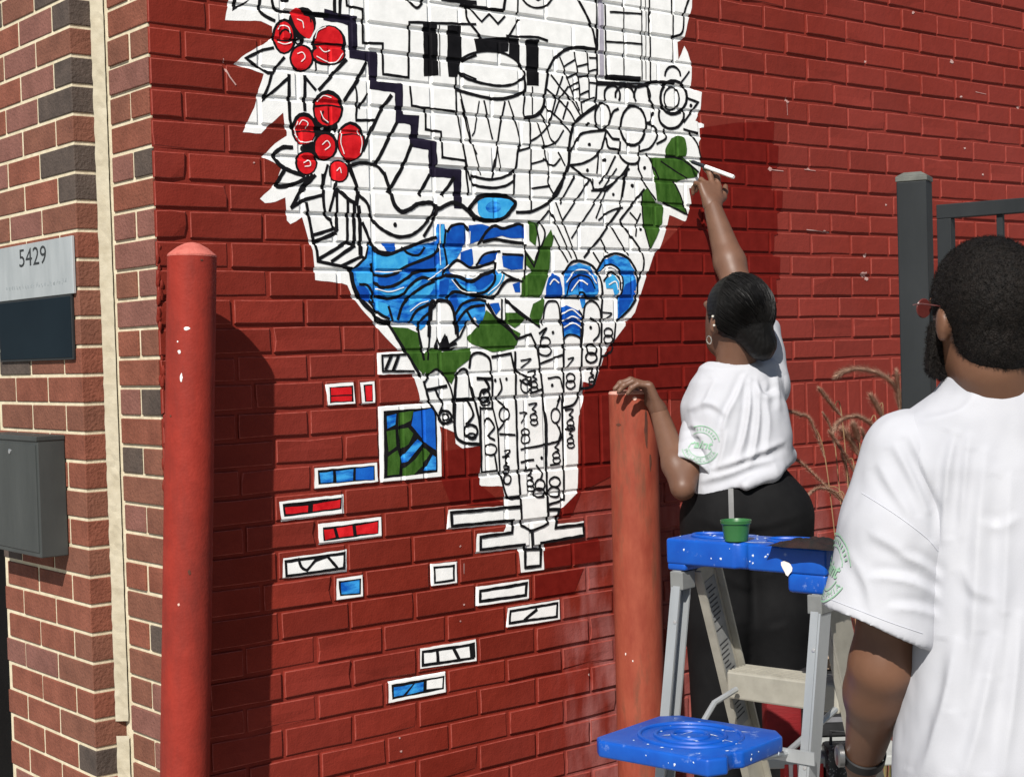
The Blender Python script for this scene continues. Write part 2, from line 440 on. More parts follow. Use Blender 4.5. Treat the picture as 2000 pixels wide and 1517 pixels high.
  ('c','k',4.9,[(1312,2368),(1315,2326),(1318,2284),(1317,2242)]),
  ('c','k',4.9,[(1179,2290),(1214,2258),(1255,2223),(1282,2186)]),
  ('c','k',4.9,[(1164,2250),(1204,2226),(1244,2194),(1262,2167)]),
  ('c','k',4.9,[(1153,2205),(1193,2180),(1233,2152),(1247,2135)]),
  ('c','k',4.9,[(1220,2290),(1195,2236),(1169,2161)]),
  ('c','k',4.9,[(1238,2264),(1204,2222),(1184,2183)]),
  ('c','k',4.9,[(1236,2222),(1216,2175)]),
  ('c','k',4.9,[(1134,2186),(1156,2160),(1172,2120),(1190,2107)]),
  ('c','k',4.9,[(1174,2161),(1132,2124),(1102,2108)]),
  ('c','k',4.9,[(1219,2144),(1190,2110),(1144,2094)]),
  ('c','k',4.9,[(1128,2158),(1149,2101),(1148,2077),(1164,2029)]),
  ('c','k',4.9,[(1164,2026),(1158,1998),(1176,1971)]),
  ('c','k',4.9,[(1143,2063),(1179,2047),(1202,2066)]),
  ('s','k',4.7,[(1226,2318),(1269,2341)]),
  ('s','k',4.7,[(1234,2288),(1272,2303)]),
  ('s','k',4.7,[(1242,2264),(1280,2281)]),
  ('s','k',4.7,[(1251,2251),(1280,2264)]),
  ('s','k',4.7,[(1273,2322),(1316,2334)]),
  ('s','k',4.7,[(1281,2295),(1319,2302)]),
  ('s','k',4.7,[(1284,2246),(1317,2260)]),
  ('s','k',4.7,[(1321,2350),(1350,2353)]),
  ('s','k',4.7,[(1320,2314),(1348,2321)]),
  ('s','k',4.7,[(1321,2283),(1347,2283)]),
  ('s','k',4.7,[(1288,2226),(1336,2243)]),
  ('s','k',4.7,[(1099,2047),(1143,2059)]),
  ('s','k',4.7,[(1198,2083),(1220,2050)]),
  ('s','k',4.7,[(1104,1982),(1163,1991)]),
 ]),
 ('window_drawing', [
  ('s','k',7.8,[(1356,2522),(1350,2376)]),
  ('s','k',5.2,[(1384,2507),(1382,2304)]),
  ('s','k',13,[(1386,2304),(1510,2308)]),
  ('s','k',5.2,[(1403,2486),(1522,2494)]),
  ('s','k',5.2,[(1385,2402),(1524,2409)]),
  ('s','k',3.9,[(1456,2533),(1450,2310)]),
  ('s','k',3.9,[(1526,2542),(1520,2309)]),
  ('s','k',2.6,[(1544,2544),(1535,2310)]),
  ('s','k',5.2,[(1560,2546),(1553,2304)]),
  ('s','k',5.2,[(1347,2287),(1550,2297)]),
  ('s','k',5.2,[(1653,2557),(1646,2371)]),
  ('c','k',6.5,[(1722,2565),(1698,2518),(1688,2461),(1654,2442)]),
  ('f','h',0,[(1365,2522),(1379,2524),(1375,2303),(1358,2302)]),
 ]),
 ('outline_flowers', [
  ('s','k',6.5,[(1613,2328),(1615,2337),(1621,2345),(1629,2352),(1640,2356),(1650,2357),(1661,2354),(1669,2349),(1674,2342),(1676,2333)]),
  ('s','k',9.1,[(1700,2272),(1696,2255),(1685,2240),(1670,2228),(1652,2221),(1633,2219),(1615,2224),(1601,2234),(1592,2247),(1590,2263),(1594,2280),(1604,2295),(1618,2307),(1636,2314),(1656,2316),(1673,2312),(1688,2302),(1697,2288),(1700,2272)]),
  ('s','k',7.8,[(1530,2178),(1526,2159),(1517,2141),(1503,2128),(1486,2120),(1469,2119),(1453,2125),(1440,2137),(1432,2153),(1430,2172),(1434,2191),(1443,2208),(1457,2222),(1473,2230),(1491,2231),(1507,2226),(1520,2214),(1528,2198),(1530,2178)]),
  ('s','k',6.5,[(1377,2239),(1375,2244),(1374,2251),(1375,2257),(1377,2264),(1382,2270),(1387,2275),(1394,2278),(1401,2280),(1409,2281),(1416,2280),(1422,2278),(1428,2274),(1432,2268),(1434,2262),(1434,2256),(1433,2249),(1430,2243)]),
  ('s','k',6.5,[(1416,2251),(1417,2261),(1423,2270),(1432,2278),(1445,2283),(1458,2284),(1471,2281),(1480,2275),(1485,2266),(1485,2256)]),
  ('s','k',6.5,[(1491,2246),(1488,2252),(1487,2260),(1488,2267),(1491,2275),(1495,2281),(1501,2287),(1508,2291),(1516,2294),(1523,2294),(1531,2293),(1538,2290),(1543,2285),(1547,2279),(1549,2272),(1550,2265),(1548,2257),(1545,2250)]),
  ('s','k',6.5,[(1392,2194),(1390,2181),(1384,2170),(1376,2161),(1366,2156),(1356,2155),(1347,2159),(1340,2166),(1335,2177),(1334,2190),(1336,2203),(1342,2214),(1350,2223),(1359,2229),(1369,2229),(1378,2226),(1386,2218),(1391,2207),(1392,2194)]),
  ('s','k',7.8,[(1683,2234),(1686,2226),(1686,2216),(1683,2207),(1677,2198),(1670,2191),(1661,2184),(1650,2180),(1639,2177),(1627,2176),(1616,2177),(1606,2181),(1597,2186),(1590,2192),(1586,2200),(1584,2209),(1584,2218),(1587,2227)]),
  ('s','k',5.2,[(1668,2266),(1665,2254),(1660,2244),(1651,2236),(1640,2231),(1630,2230),(1620,2233),(1612,2240),(1606,2250),(1605,2261),(1607,2272),(1613,2283),(1622,2291),(1632,2296),(1643,2297),(1653,2294),(1661,2287),(1666,2277),(1668,2266)]),
  ('c','k',6.5,[(1540,2300),(1544,2260),(1568,2229)]),
  ('c','k',6.5,[(1562,2217),(1546,2190),(1530,2186)]),
  ('c','k',6.5,[(1530,2186),(1566,2177),(1575,2152),(1548,2118),(1507,2104)]),
  ('c','k',6.5,[(1424,2132),(1399,2134),(1380,2151)]),
  ('c','k',6.5,[(1375,2132),(1384,2108),(1423,2103)]),
  ('c','k',6.5,[(1428,2125),(1427,2085),(1461,2066),(1496,2075),(1503,2118)]),
  ('c','k',6.5,[(1602,2172),(1611,2147),(1574,2130)]),
  ('c','k',6.5,[(1386,2176),(1402,2206),(1422,2218)]),
  ('s','k',6.5,[(1705,2269),(1747,2261),(1686,2200)]),
  ('s','k',5.2,[(1680,2315),(1713,2348)]),
  ('s','k',6.5,[(1685,2178),(1744,2170)]),
  ('c','k',7.8,[(1347,2281),(1430,2287),(1504,2286),(1555,2303),(1596,2308),(1648,2309)]),
  ('f','k',0,[(1317,2111),(1317,2109),(1316,2107),(1314,2106),(1312,2106),(1309,2106),(1308,2107),(1306,2108),(1306,2110),(1306,2112),(1308,2114),(1310,2116),(1312,2116),(1314,2116),(1316,2115),(1317,2113)]),
  ('f','k',0,[(1374,2072),(1373,2070),(1372,2068),(1370,2066),(1368,2066),(1365,2066),(1364,2067),(1362,2069),(1362,2071),(1362,2073),(1364,2075),(1366,2076),(1368,2077),(1370,2076),(1372,2075),(1373,2074)]),
  ('f','k',0,[(1308,2040),(1307,2038),(1306,2036),(1304,2035),(1302,2034),(1300,2035),(1298,2036),(1296,2037),(1296,2039),(1297,2041),(1298,2043),(1300,2044),(1302,2045),(1304,2045),(1306,2044),(1307,2042)]),
  ('f','k',0,[(1527,2058),(1526,2056),(1525,2054),(1523,2053),(1520,2052),(1518,2052),(1516,2054),(1515,2055),(1514,2057),(1515,2060),(1516,2061),(1518,2063),(1521,2063),(1523,2063),(1525,2062),(1526,2060)]),
  ('f','k',0,[(1724,2250),(1723,2247),(1722,2246),(1720,2244),(1717,2244),(1715,2244),(1713,2245),(1711,2246),(1711,2249),(1712,2251),(1713,2253),(1715,2254),(1718,2255),(1720,2254),(1722,2253),(1723,2252)]),
  ('f','k',0,[(1479,2005),(1479,2003),(1477,2001),(1475,2000),(1473,1999),(1471,2000),(1469,2001),(1468,2002),(1467,2004),(1468,2006),(1469,2008),(1471,2010),(1474,2010),(1476,2010),(1478,2009),(1479,2007)]),
  ('f','k',0,[(1315,2168),(1314,2165),(1313,2164),(1311,2162),(1309,2162),(1307,2162),(1305,2163),(1304,2165),(1303,2167),(1304,2169),(1305,2171),(1307,2172),(1309,2172),(1312,2172),(1313,2171),(1314,2170)]),
 ]),
 ('outline_leaves', [
  ('c','k',6.5,[(1376,2154),(1365,2125),(1344,2088),(1291,2060),(1243,2051)]),
  ('c','k',6.5,[(1245,2089),(1265,2118),(1289,2141),(1376,2156)]),
  ('c','k',5.9,[(1239,2050),(1280,2028),(1313,2015)]),
  ('s','k',5.9,[(1313,2015),(1326,1988)]),
  ('c','k',5.9,[(1326,1988),(1365,1993),(1420,2024),(1456,2062)]),
  ('c','k',5.2,[(1344,2081),(1337,2034)]),
  ('c','k',5.2,[(1407,2084),(1371,2032),(1346,2006)]),
  ('c','k',5.2,[(1502,2100),(1496,2060),(1519,2014)]),
  ('c','k',5.2,[(1532,2098),(1566,2049),(1578,2028)]),
  ('c','k',5.2,[(1456,2062),(1432,1974)]),
  ('c','k',5.2,[(1308,2012),(1268,1968)]),
  ('c','k',5.2,[(1256,2023),(1212,1965)]),
  ('s','k',4.7,[(1252,2020),(1198,1945)]),
  ('s','k',4.7,[(1308,2012),(1205,1900)]),
  ('s','k',4.7,[(1096,2013),(1095,1921)]),
  ('s','k',4.7,[(1038,2014),(1037,1970)]),
  ('s','k',4.7,[(1108,1983),(1163,1992)]),
  ('s','k',4.7,[(1160,1930),(1234,1799)]),
  ('s','k',4.7,[(1182,1946),(1255,1792)]),
  ('s','k',4.7,[(1171,1857),(1220,1788)]),
  ('s','k',4.7,[(1411,2050),(1355,1986),(1236,1852)]),
  ('s','k',4.7,[(1460,2052),(1369,1987),(1328,1910)]),
  ('s','k',4.7,[(1316,1985),(1374,1987),(1415,2021)]),
  ('s','k',4.7,[(1322,2017),(1321,1985)]),
  ('s','k',4.7,[(1385,1887),(1446,1809)]),
  ('s','k',4.7,[(1345,1850),(1368,1815)]),
  ('s','k',4.7,[(1460,1929),(1485,1908),(1478,1864)]),
  ('s','k',4.7,[(1500,1927),(1484,1901)]),
  ('s','k',4.7,[(1315,1814),(1338,1786)]),
  ('s','k',4.7,[(1445,2044),(1421,1942)]),
  ('s','k',4.7,[(1495,2054),(1524,2008),(1563,1969)]),
  ('c','k',7.8,[(1227,2044),(1199,1983),(1166,1951),(1101,1921),(1044,1916)]),
  ('s','k',6.5,[(1421,1939),(1340,1854),(1281,1800)]),
  ('s','k',6.5,[(1518,1997),(1420,1906)]),
  ('c','k',5.2,[(1431,1942),(1382,1930),(1337,1904)]),
  ('c','k',5.9,[(1420,1902),(1472,1850),(1501,1814),(1505,1777),(1483,1734)]),
  ('f','k',0,[(1476,2006),(1476,2004),(1475,2002),(1473,2001),(1471,2000),(1469,2001),(1467,2002),(1466,2003),(1465,2005),(1466,2007),(1467,2009),(1469,2010),(1471,2010),(1473,2010),(1475,2009),(1476,2008)]),
  ('f','k',0,[(1404,1977),(1403,1976),(1402,1974),(1400,1973),(1398,1972),(1396,1973),(1394,1974),(1393,1975),(1393,1977),(1393,1979),(1395,1981),(1396,1982),(1398,1982),(1400,1982),(1402,1981),(1403,1979)]),
  ('f','k',0,[(1504,1883),(1504,1881),(1503,1880),(1501,1878),(1499,1878),(1496,1878),(1495,1879),(1494,1881),(1493,1883),(1494,1885),(1495,1886),(1497,1888),(1499,1888),(1501,1888),(1503,1887),(1504,1885)]),
 ]),
 ('blue_waves', [
  ('f','b',0,[(571,1821),(590,1802),(624,1794),(671,1810),(780,1835),(781,1878),(804,1878),(809,1855),(839,1876),(876,1877),(875,1837),(844,1793),(814,1767),(822,1754),(863,1741),(900,1738),(930,1748),(970,1765),(990,1745),(954,1704),(903,1691),(928,1677),(926,1630),(912,1614),(892,1641),(858,1618),(836,1595),(829,1632),(823,1674),(794,1688),(758,1685),(752,1632),(719,1607),(696,1626),(656,1627),(633,1630),(599,1647),(580,1666),(551,1685),(529,1695),(515,1723),(512,1754),(539,1767),(562,1786)]),
  ('f','d',0,[(883,1877),(930,1882),(964,1872),(1029,1881),(1073,1882),(1072,1848),(1023,1847),(993,1853),(958,1846),(915,1838),(885,1827)]),
  ('f','d',0,[(825,1876),(871,1878),(875,1837),(848,1830),(823,1823)]),
  ('f','d',0,[(855,1807),(893,1818),(896,1778),(883,1767),(854,1780)]),
  ('f','d',0,[(904,1778),(931,1798),(978,1812),(973,1792),(943,1775)]),
  ('f','d',0,[(991,1799),(1066,1804),(1062,1766),(1024,1762),(994,1772)]),
  ('f','d',0,[(943,1674),(973,1677),(979,1660),(963,1644)]),
  ('f','d',0,[(1023,1725),(1050,1732),(1049,1704),(1031,1704)]),
  ('f','d',0,[(610,1825),(652,1826),(648,1807),(624,1803)]),
  ('F','l',0,[(578,1794),(674,1799),(682,1769),(626,1757),(586,1764)]),
  ('F','l',0,[(528,1753),(572,1757),(576,1727),(536,1727)]),
  ('F','l',0,[(588,1708),(661,1712),(727,1735),(689,1708),(637,1690)]),
  ('F','l',0,[(822,1740),(885,1709),(860,1705)]),
  ('F','l',0,[(971,1748),(997,1757),(991,1733),(949,1697),(934,1705)]),
  ('F','l',0,[(587,1682),(623,1671),(618,1645),(591,1660)]),
  ('F','l',0,[(683,1671),(744,1693),(764,1724),(726,1716),(688,1686)]),
  ('F','l',0,[(789,1862),(801,1878),(800,1832),(788,1832)]),
  ('F','d',0,[(594,1746),(663,1748),(639,1724),(598,1722)]),
  ('F','d',0,[(672,1765),(729,1781),(777,1801),(776,1770),(695,1750)]),
  ('F','d',0,[(531,1719),(557,1716),(570,1686),(543,1686)]),
  ('F','d',0,[(784,1732),(813,1736),(806,1697),(782,1697)]),
  ('F','d',0,[(811,1686),(840,1697),(829,1654)]),
  ('F','d',0,[(812,1855),(867,1876),(870,1826),(811,1824)]),
  ('F','d',0,[(891,1736),(956,1752),(950,1729),(910,1709)]),
  ('f','w',0,[(816,1766),(844,1783),(892,1767),(955,1777),(962,1770),(911,1756),(894,1745),(842,1753)]),
  ('c','k',11.7,[(513,1760),(522,1716),(543,1682),(573,1656),(590,1634),(626,1626)]),
  ('c','k',6.5,[(565,1682),(586,1656),(622,1637)]),
  ('c','k',7.8,[(579,1820),(596,1802),(628,1797),(660,1808),(712,1824),(750,1837),(778,1843)]),
  ('c','k',5.9,[(670,1816),(688,1801),(720,1798),(740,1817)]),
  ('c','k',7.2,[(573,1772),(588,1746),(640,1748),(682,1769),(729,1785),(777,1805),(788,1832)]),
  ('c','k',7.2,[(585,1727),(602,1716),(639,1720),(681,1739),(709,1754),(775,1762)]),
  ('c','k',7.2,[(586,1694),(624,1688),(665,1697),(689,1720),(727,1741),(765,1736),(804,1747)]),
  ('c','k',7.2,[(649,1637),(664,1671),(688,1693),(726,1716),(765,1732)]),
  ('c','k',6.5,[(623,1667),(633,1633)]),
  ('c','k',7.2,[(686,1629),(705,1655),(744,1674)]),
  ('c','k',6.5,[(708,1610),(723,1636),(752,1655)]),
  ('c','k',6.5,[(540,1723),(562,1720),(575,1701),(574,1679)]),
  ('c','k',9.1,[(808,1747),(842,1744),(886,1732),(921,1748),(962,1760),(970,1780)]),
  ('c','k',7.2,[(832,1736),(856,1713),(890,1701),(929,1705),(960,1729),(967,1756)]),
  ('c','k',7.8,[(806,1689),(831,1705),(884,1697),(934,1691),(964,1693),(1001,1733),(1043,1737)]),
  ('c','k',7.2,[(829,1647),(854,1674),(899,1685),(928,1681)]),
  ('c','k',7.2,[(836,1592),(840,1631),(873,1662),(923,1670)]),
  ('c','k',6.5,[(868,1654),(882,1634),(906,1615)]),
  ('c','k',9.1,[(745,1594),(750,1670),(763,1682)]),
  ('c','k',9.1,[(758,1666),(782,1682),(810,1678),(824,1651),(832,1600)]),
  ('c','k',5.9,[(808,1863),(802,1824),(809,1774),(794,1747)]),
  ('c','k',6.5,[(813,1859),(828,1875),(867,1880),(881,1865)]),
  ('c','k',7.2,[(814,1767),(844,1786),(887,1767),(937,1776),(963,1784)]),
  ('c','k',7.2,[(914,1830),(946,1866),(971,1879),(996,1872),(1048,1885),(1069,1882)]),
  ('c','k',7.8,[(929,1835),(965,1843),(1016,1838),(1067,1834)]),
  ('c','k',5.9,[(905,1775),(933,1803),(984,1812)]),
  ('c','k',5.9,[(994,1804),(1061,1803)]),
  ('c','k',5.9,[(992,1756),(1027,1741),(1058,1733)]),
  ('c','k',5.2,[(1072,1830),(1069,1741)]),
  ('c','k',7.2,[(938,1673),(962,1638),(997,1621),(1032,1581)]),
  ('c','k',6.5,[(1000,1685),(1034,1653),(1072,1632)]),
  ('c','k',5.2,[(984,1685),(982,1633)]),
  ('f','k',0,[(758,1553),(768,1585),(777,1560),(787,1578),(802,1593),(813,1559),(836,1565),(815,1552)]),
  ('c','w',2.3,[(588,1755),(626,1754),(668,1758)]),
  ('c','w',2.3,[(588,1712),(624,1705),(670,1716)]),
  ('c','w',2.3,[(789,1878),(787,1824),(788,1774)]),
  ('c','w',2.3,[(746,1735),(785,1755),(814,1774)]),
  ('c','w',2.3,[(822,1736),(855,1707),(900,1703)]),
  ('c','w',2.3,[(939,1701),(976,1725),(992,1753)]),
  ('c','w',2.3,[(687,1656),(715,1674),(744,1682)]),
  ('c','w',2.3,[(886,1861),(883,1826)]),
  ('c','k',7.8,[(554,1874),(575,1831),(597,1806),(632,1800)]),
  ('c','k',7.8,[(546,1940),(568,1922),(585,1882),(618,1857),(664,1842),(712,1853),(754,1887),(779,1926)]),
  ('c','k',10.4,[(624,1997),(638,1960),(648,1925),(671,1905),(699,1914),(723,1926),(763,1931),(787,1917),(828,1933),(857,1929),(882,1914),(906,1894)]),
  ('c','k',7.8,[(518,2011),(556,2021),(598,2018),(624,1997)]),
  ('c','k',7.8,[(740,1847),(765,1880),(783,1914)]),
  ('f','k',0,[(658,1872),(657,1870),(656,1868),(654,1867),(652,1867),(650,1867),(648,1868),(647,1870),(646,1872),(647,1874),(648,1876),(650,1878),(652,1878),(654,1878),(656,1877),(657,1875)]),
  ('F','l',0,[(915,1940),(954,1954),(1010,1954),(1035,1944),(1022,1922),(990,1900),(952,1895),(918,1906)]),
  ('f','b',0,[(992,1927),(989,1921),(984,1916),(975,1913),(965,1911),(955,1912),(947,1915),(942,1920),(940,1926),(942,1931),(948,1936),(956,1940),(966,1942),(976,1941),(984,1938),(990,1933)]),
  ('c','k',10.4,[(885,1920),(920,1951),(967,1958),(1014,1956),(1040,1942),(1026,1921),(995,1897),(951,1891),(909,1898),(887,1918)]),
 ]),
 ('green_stem', [
  ('f','g',0,[(1087,1896),(1118,1890),(1107,1828),(1085,1842)]),
  ('f','g',0,[(1163,1874),(1171,1850),(1161,1815),(1154,1760),(1120,1690),(1052,1691),(1057,1742),(1095,1759),(1069,1780),(1075,1814),(1101,1787),(1120,1822)]),
  ('f','g',0,[(1092,1673),(1133,1690),(1127,1656),(1112,1611),(1077,1639)]),
  ('f','g',0,[(930,1658),(976,1628),(1047,1594),(1026,1553),(950,1547),(880,1571),(867,1586),(915,1625)]),
  ('f','g',0,[(996,1650),(1054,1650),(1063,1627),(1028,1609),(991,1628)]),
  ('f','g',0,[(625,1618),(680,1614),(715,1599),(714,1570),(730,1534),(728,1491),(669,1550)]),
  ('f','g',0,[(733,1491),(747,1523),(784,1551),(880,1560),(874,1530),(832,1506),(812,1467),(769,1508)]),
  ('f','g',0,[(713,1542),(753,1562),(788,1554),(760,1523),(733,1491)]),
  ('c','k',5.2,[(1109,1887),(1120,1822),(1100,1773)]),
  ('c','k',5.2,[(1127,1891),(1140,1856),(1106,1794)]),
  ('c','k',5.2,[(1070,1814),(1100,1773)]),
  ('c','k',5.2,[(930,1674),(967,1633),(1035,1585)]),
  ('c','k',5.2,[(999,1680),(1055,1646),(1112,1611)]),
  ('c','k',5.2,[(1118,1887),(1156,1923)]),
  ('s','k',7.8,[(621,1625),(670,1557),(715,1492)]),
  ('s','k',5.2,[(739,1534),(758,1685)]),
  ('s','k',6.5,[(762,1566),(772,1587),(780,1569),(795,1594),(807,1565),(830,1572)]),
  ('s','k',5.2,[(807,1568),(844,1590),(869,1629)]),
  ('s','k',6.5,[(711,1610),(726,1534)]),
 ]),
 ('green_leaves', [
  ('F','g',0,[(1632,2148),(1664,2158),(1690,2148),(1688,2099),(1619,2095),(1607,2114)]),
  ('f','g',0,[(1542,2088),(1682,2096),(1740,2061),(1734,2042),(1691,2036),(1653,2024),(1565,2027),(1556,2056)]),
  ('f','g',0,[(1560,2035),(1617,2027),(1638,2024),(1662,1988),(1687,1933),(1645,1942),(1594,1961),(1568,1966)]),
  ('f','g',0,[(1513,1989),(1529,2001),(1563,1961),(1593,1954),(1586,1904),(1559,1859),(1535,1825),(1518,1865),(1506,1934)]),
  ('c','k',5.2,[(1609,2095),(1661,2094),(1708,2075),(1740,2057)]),
  ('s','k',5.2,[(1638,2024),(1662,1988),(1689,1931),(1594,1962)]),
  ('c','k',4.5,[(1508,1989),(1510,1902),(1534,1825)]),
  ('c','k',3.9,[(1588,2080),(1649,2053),(1691,2036)]),
  ('c','k',5.2,[(1706,2172),(1737,2140),(1752,2099)]),
 ]),
 ('blue_swirls', [
  ('f','b',0,[(1204,1746),(1224,1773),(1261,1784),(1304,1775),(1326,1747),(1330,1708),(1319,1687),(1282,1694),(1239,1697),(1206,1690)]),
  ('f','d',0,[(1212,1725),(1242,1754),(1284,1757),(1312,1733),(1315,1704),(1282,1704),(1254,1726),(1225,1701)]),
  ('f','d',0,[(1139,1715),(1149,1742),(1168,1756),(1190,1743),(1198,1715),(1197,1690),(1138,1690)]),
  ('f','b',0,[(1327,1761),(1352,1793),(1397,1808),(1441,1798),(1469,1766),(1478,1726),(1466,1683),(1435,1647),(1400,1625),(1402,1686),(1422,1712),(1419,1751),(1391,1776),(1356,1772),(1332,1751)]),
  ('f','d',0,[(1433,1726),(1473,1741),(1472,1697),(1440,1657),(1405,1636),(1407,1683)]),
  ('f','l',0,[(1355,1740),(1390,1754),(1408,1733),(1407,1704),(1392,1690),(1383,1715),(1359,1715)]),
  ('f','d',0,[(1192,1662),(1210,1669),(1256,1652),(1265,1634),(1263,1581),(1230,1588),(1198,1579)]),
  ('f','b',0,[(1200,1596),(1231,1608),(1261,1599),(1262,1584),(1230,1590),(1200,1580)]),
  ('f','b',0,[(1258,1690),(1279,1694),(1280,1666),(1266,1660)]),
  ('c','k',6.5,[(1202,1753),(1233,1785),(1271,1789),(1313,1775),(1336,1744),(1344,1704),(1337,1644)]),
  ('c','k',6.5,[(1327,1765),(1358,1800),(1402,1813),(1446,1798),(1474,1766),(1481,1726),(1466,1675),(1400,1624)]),
  ('c','k',5.2,[(1332,1754),(1371,1781),(1410,1766),(1423,1733),(1417,1704),(1402,1686)]),
  ('c','k',5.2,[(1350,1736),(1380,1760),(1409,1744),(1413,1712)]),
  ('c','k',5.2,[(1138,1689),(1202,1689),(1329,1687)]),
  ('c','k',5.2,[(1253,1687),(1268,1704),(1291,1690),(1329,1690)]),
  ('c','k',4.5,[(1211,1690),(1227,1732),(1260,1750),(1298,1743),(1316,1715)]),
  ('c','k',5.2,[(1192,1662),(1194,1620),(1199,1551)]),
  ('c','k',5.2,[(1256,1653),(1267,1630),(1264,1549)]),
  ('c','w',3.4,[(1213,1732),(1251,1764),(1294,1761),(1321,1729)]),
  ('c','w',3.4,[(1230,1708),(1260,1736),(1288,1726)]),
  ('c','w',3.4,[(1196,1645),(1228,1657),(1260,1637)]),
  ('c','w',3.4,[(1197,1626),(1232,1638),(1265,1623)]),
  ('c','w',3.4,[(1199,1608),(1232,1620),(1264,1607)]),
  ('c','w',3.4,[(1336,1758),(1371,1776),(1405,1762),(1416,1733)]),
  ('c','w',3.4,[(1369,1726),(1394,1733),(1403,1712)]),
  ('c','w',3.4,[(1153,1725),(1167,1739),(1185,1729)]),
  ('c','w',3.4,[(1304,1772),(1331,1740),(1337,1704)]),
 ]),
 ('outline_hands', [
  ('c','k',6.5,[(723,1477),(739,1426),(764,1389),(781,1367),(809,1373)]),
  ('c','k',7.8,[(827,1488),(820,1430),(817,1350),(834,1320),(898,1307)]),
  ('c','k',6.5,[(827,1488),(846,1505),(864,1498),(876,1454),(888,1409),(898,1361),(898,1309)]),
  ('c','k',6.5,[(871,1509),(879,1538),(903,1547),(935,1533),(943,1499),(942,1403)]),
  ('c','k',5.2,[(725,1474),(746,1498),(769,1507),(795,1482),(813,1438),(813,1380)]),
  ('s','k',5.2,[(902,1405),(900,1235),(952,1235),(946,1276)]),
  ('s','k',5.2,[(902,1401),(944,1399),(958,1346),(961,1227)]),
  ('s','k',6.5,[(947,1534),(1011,1542),(1020,1504),(1038,1489)]),
  ('s','k',6.5,[(1026,1545),(1022,1429),(1022,1279),(1029,1121)]),
  ('s','k',6.5,[(1032,1579),(1081,1592),(1104,1551),(1112,1479),(1127,1348),(1120,1113)]),
  ('s','k',5.2,[(965,1331),(1015,1326)]),
  ('s','k',5.2,[(1075,1434),(1115,1444)]),
  ('s','k',6.5,[(1195,1560),(1190,1422),(1182,1141),(1123,1131)]),
  ('s','k',6.5,[(1263,1574),(1256,1474)]),
  ('s','k',6.5,[(1331,1522),(1340,1667)]),
  ('c','k',6.5,[(961,1227),(976,1177),(987,1160),(1021,1159)]),
  ('c','k',5.2,[(1035,1286),(1120,1294),(1175,1304),(1172,1338)]),
  ('c','k',6.5,[(1189,1389),(1225,1397),(1246,1424),(1258,1474)]),
  ('c','k',6.5,[(1257,1439),(1299,1445),(1316,1480),(1331,1522)]),
  ('c','k',5.2,[(1331,1524),(1372,1541),(1391,1620)]),
  ('c','k',5.2,[(1113,1513),(1153,1523),(1189,1534)]),
  ('c','k',5.2,[(1269,1617),(1276,1664),(1303,1681),(1329,1663),(1336,1632)]),
  ('c','k',5.2,[(1122,1619),(1134,1668),(1154,1680),(1179,1672),(1187,1618)]),
  ('c','k',5.2,[(1196,1576),(1212,1587),(1242,1586),(1262,1575)]),
  ('c','k',7.8,[(731,1456),(794,1464)]),
  ('c','k',6.5,[(758,1458),(766,1440),(783,1421),(769,1396)]),
  ('c','k',9.1,[(829,1426),(884,1426)]),
  ('c','k',6.5,[(861,1425),(878,1387),(858,1363)]),
  ('c','k',7.8,[(895,1480),(942,1477)]),
  ('c','k',7.8,[(919,1478),(932,1455),(913,1441)]),
  ('c','k',5.2,[(914,1360),(929,1374),(947,1350),(927,1329),(946,1317)]),
  ('c','k',5.2,[(970,1476),(974,1450),(959,1424),(987,1401)]),
  ('c','k',5.2,[(985,1363),(961,1342)]),
  ('c','k',3.9,[(1044,1522),(1079,1525),(1044,1503)]),
  ('c','k',5.2,[(1029,1496),(1058,1480),(1077,1476),(1066,1457),(1038,1470)]),
  ('c','k',5.2,[(1111,1593),(1136,1607),(1116,1581)]),
  ('c','k',4.5,[(1136,1472),(1177,1473),(1186,1445)]),
  ('c','k',3.9,[(1209,1522),(1230,1525),(1203,1499)]),
  ('c','k',4.5,[(1169,1408),(1180,1422),(1163,1389)]),
  ('c','k',5.2,[(1162,1350),(1176,1323),(1170,1304)]),
  ('c','k',3.9,[(1034,1383),(1059,1382),(1038,1357)]),
  ('c','k',3.9,[(978,1285),(997,1286),(981,1263)]),
  ('c','k',3.9,[(981,1263),(986,1244)]),
  ('c','k',5.2,[(1034,1252),(1078,1256)]),
  ('c','k',5.2,[(1088,1240),(1107,1220),(1101,1201)]),
  ('c','k',5.2,[(1137,1237),(1168,1239)]),
  ('c','k',5.2,[(1296,1632),(1322,1620),(1326,1589),(1304,1570)]),
  ('c','k',3.9,[(1344,1648),(1376,1644),(1349,1628)]),
  ('s','k',6.6,[(807,1384),(805,1378),(802,1373),(796,1370),(789,1368),(782,1369),(776,1371),(771,1375),(767,1380),(766,1386),(768,1391),(772,1396),(777,1399),(784,1401),(791,1400),(797,1398),(802,1394),(806,1389),(807,1384)]),
  ('s','k',4.4,[(798,1384),(797,1382),(796,1379),(793,1378),(790,1377),(787,1377),(784,1378),(782,1380),(780,1382),(780,1385),(780,1387),(782,1389),(784,1391),(788,1392),(791,1392),(794,1390),(796,1389),(797,1386),(798,1384)]),
  ('s','k',6.6,[(890,1343),(889,1337),(885,1332),(879,1329),(872,1327),(865,1328),(858,1330),(853,1334),(850,1339),(849,1345),(850,1350),(854,1355),(860,1359),(866,1360),(874,1360),(880,1357),(886,1354),(889,1348),(890,1343)]),
  ('s','k',4.4,[(885,1330),(884,1328),(882,1325),(878,1324),(873,1323),(868,1324),(864,1325),(860,1327),(858,1329),(857,1332),(858,1334),(861,1336),(864,1338),(869,1338),(874,1338),(878,1337),(882,1335),(884,1332),(885,1330)]),
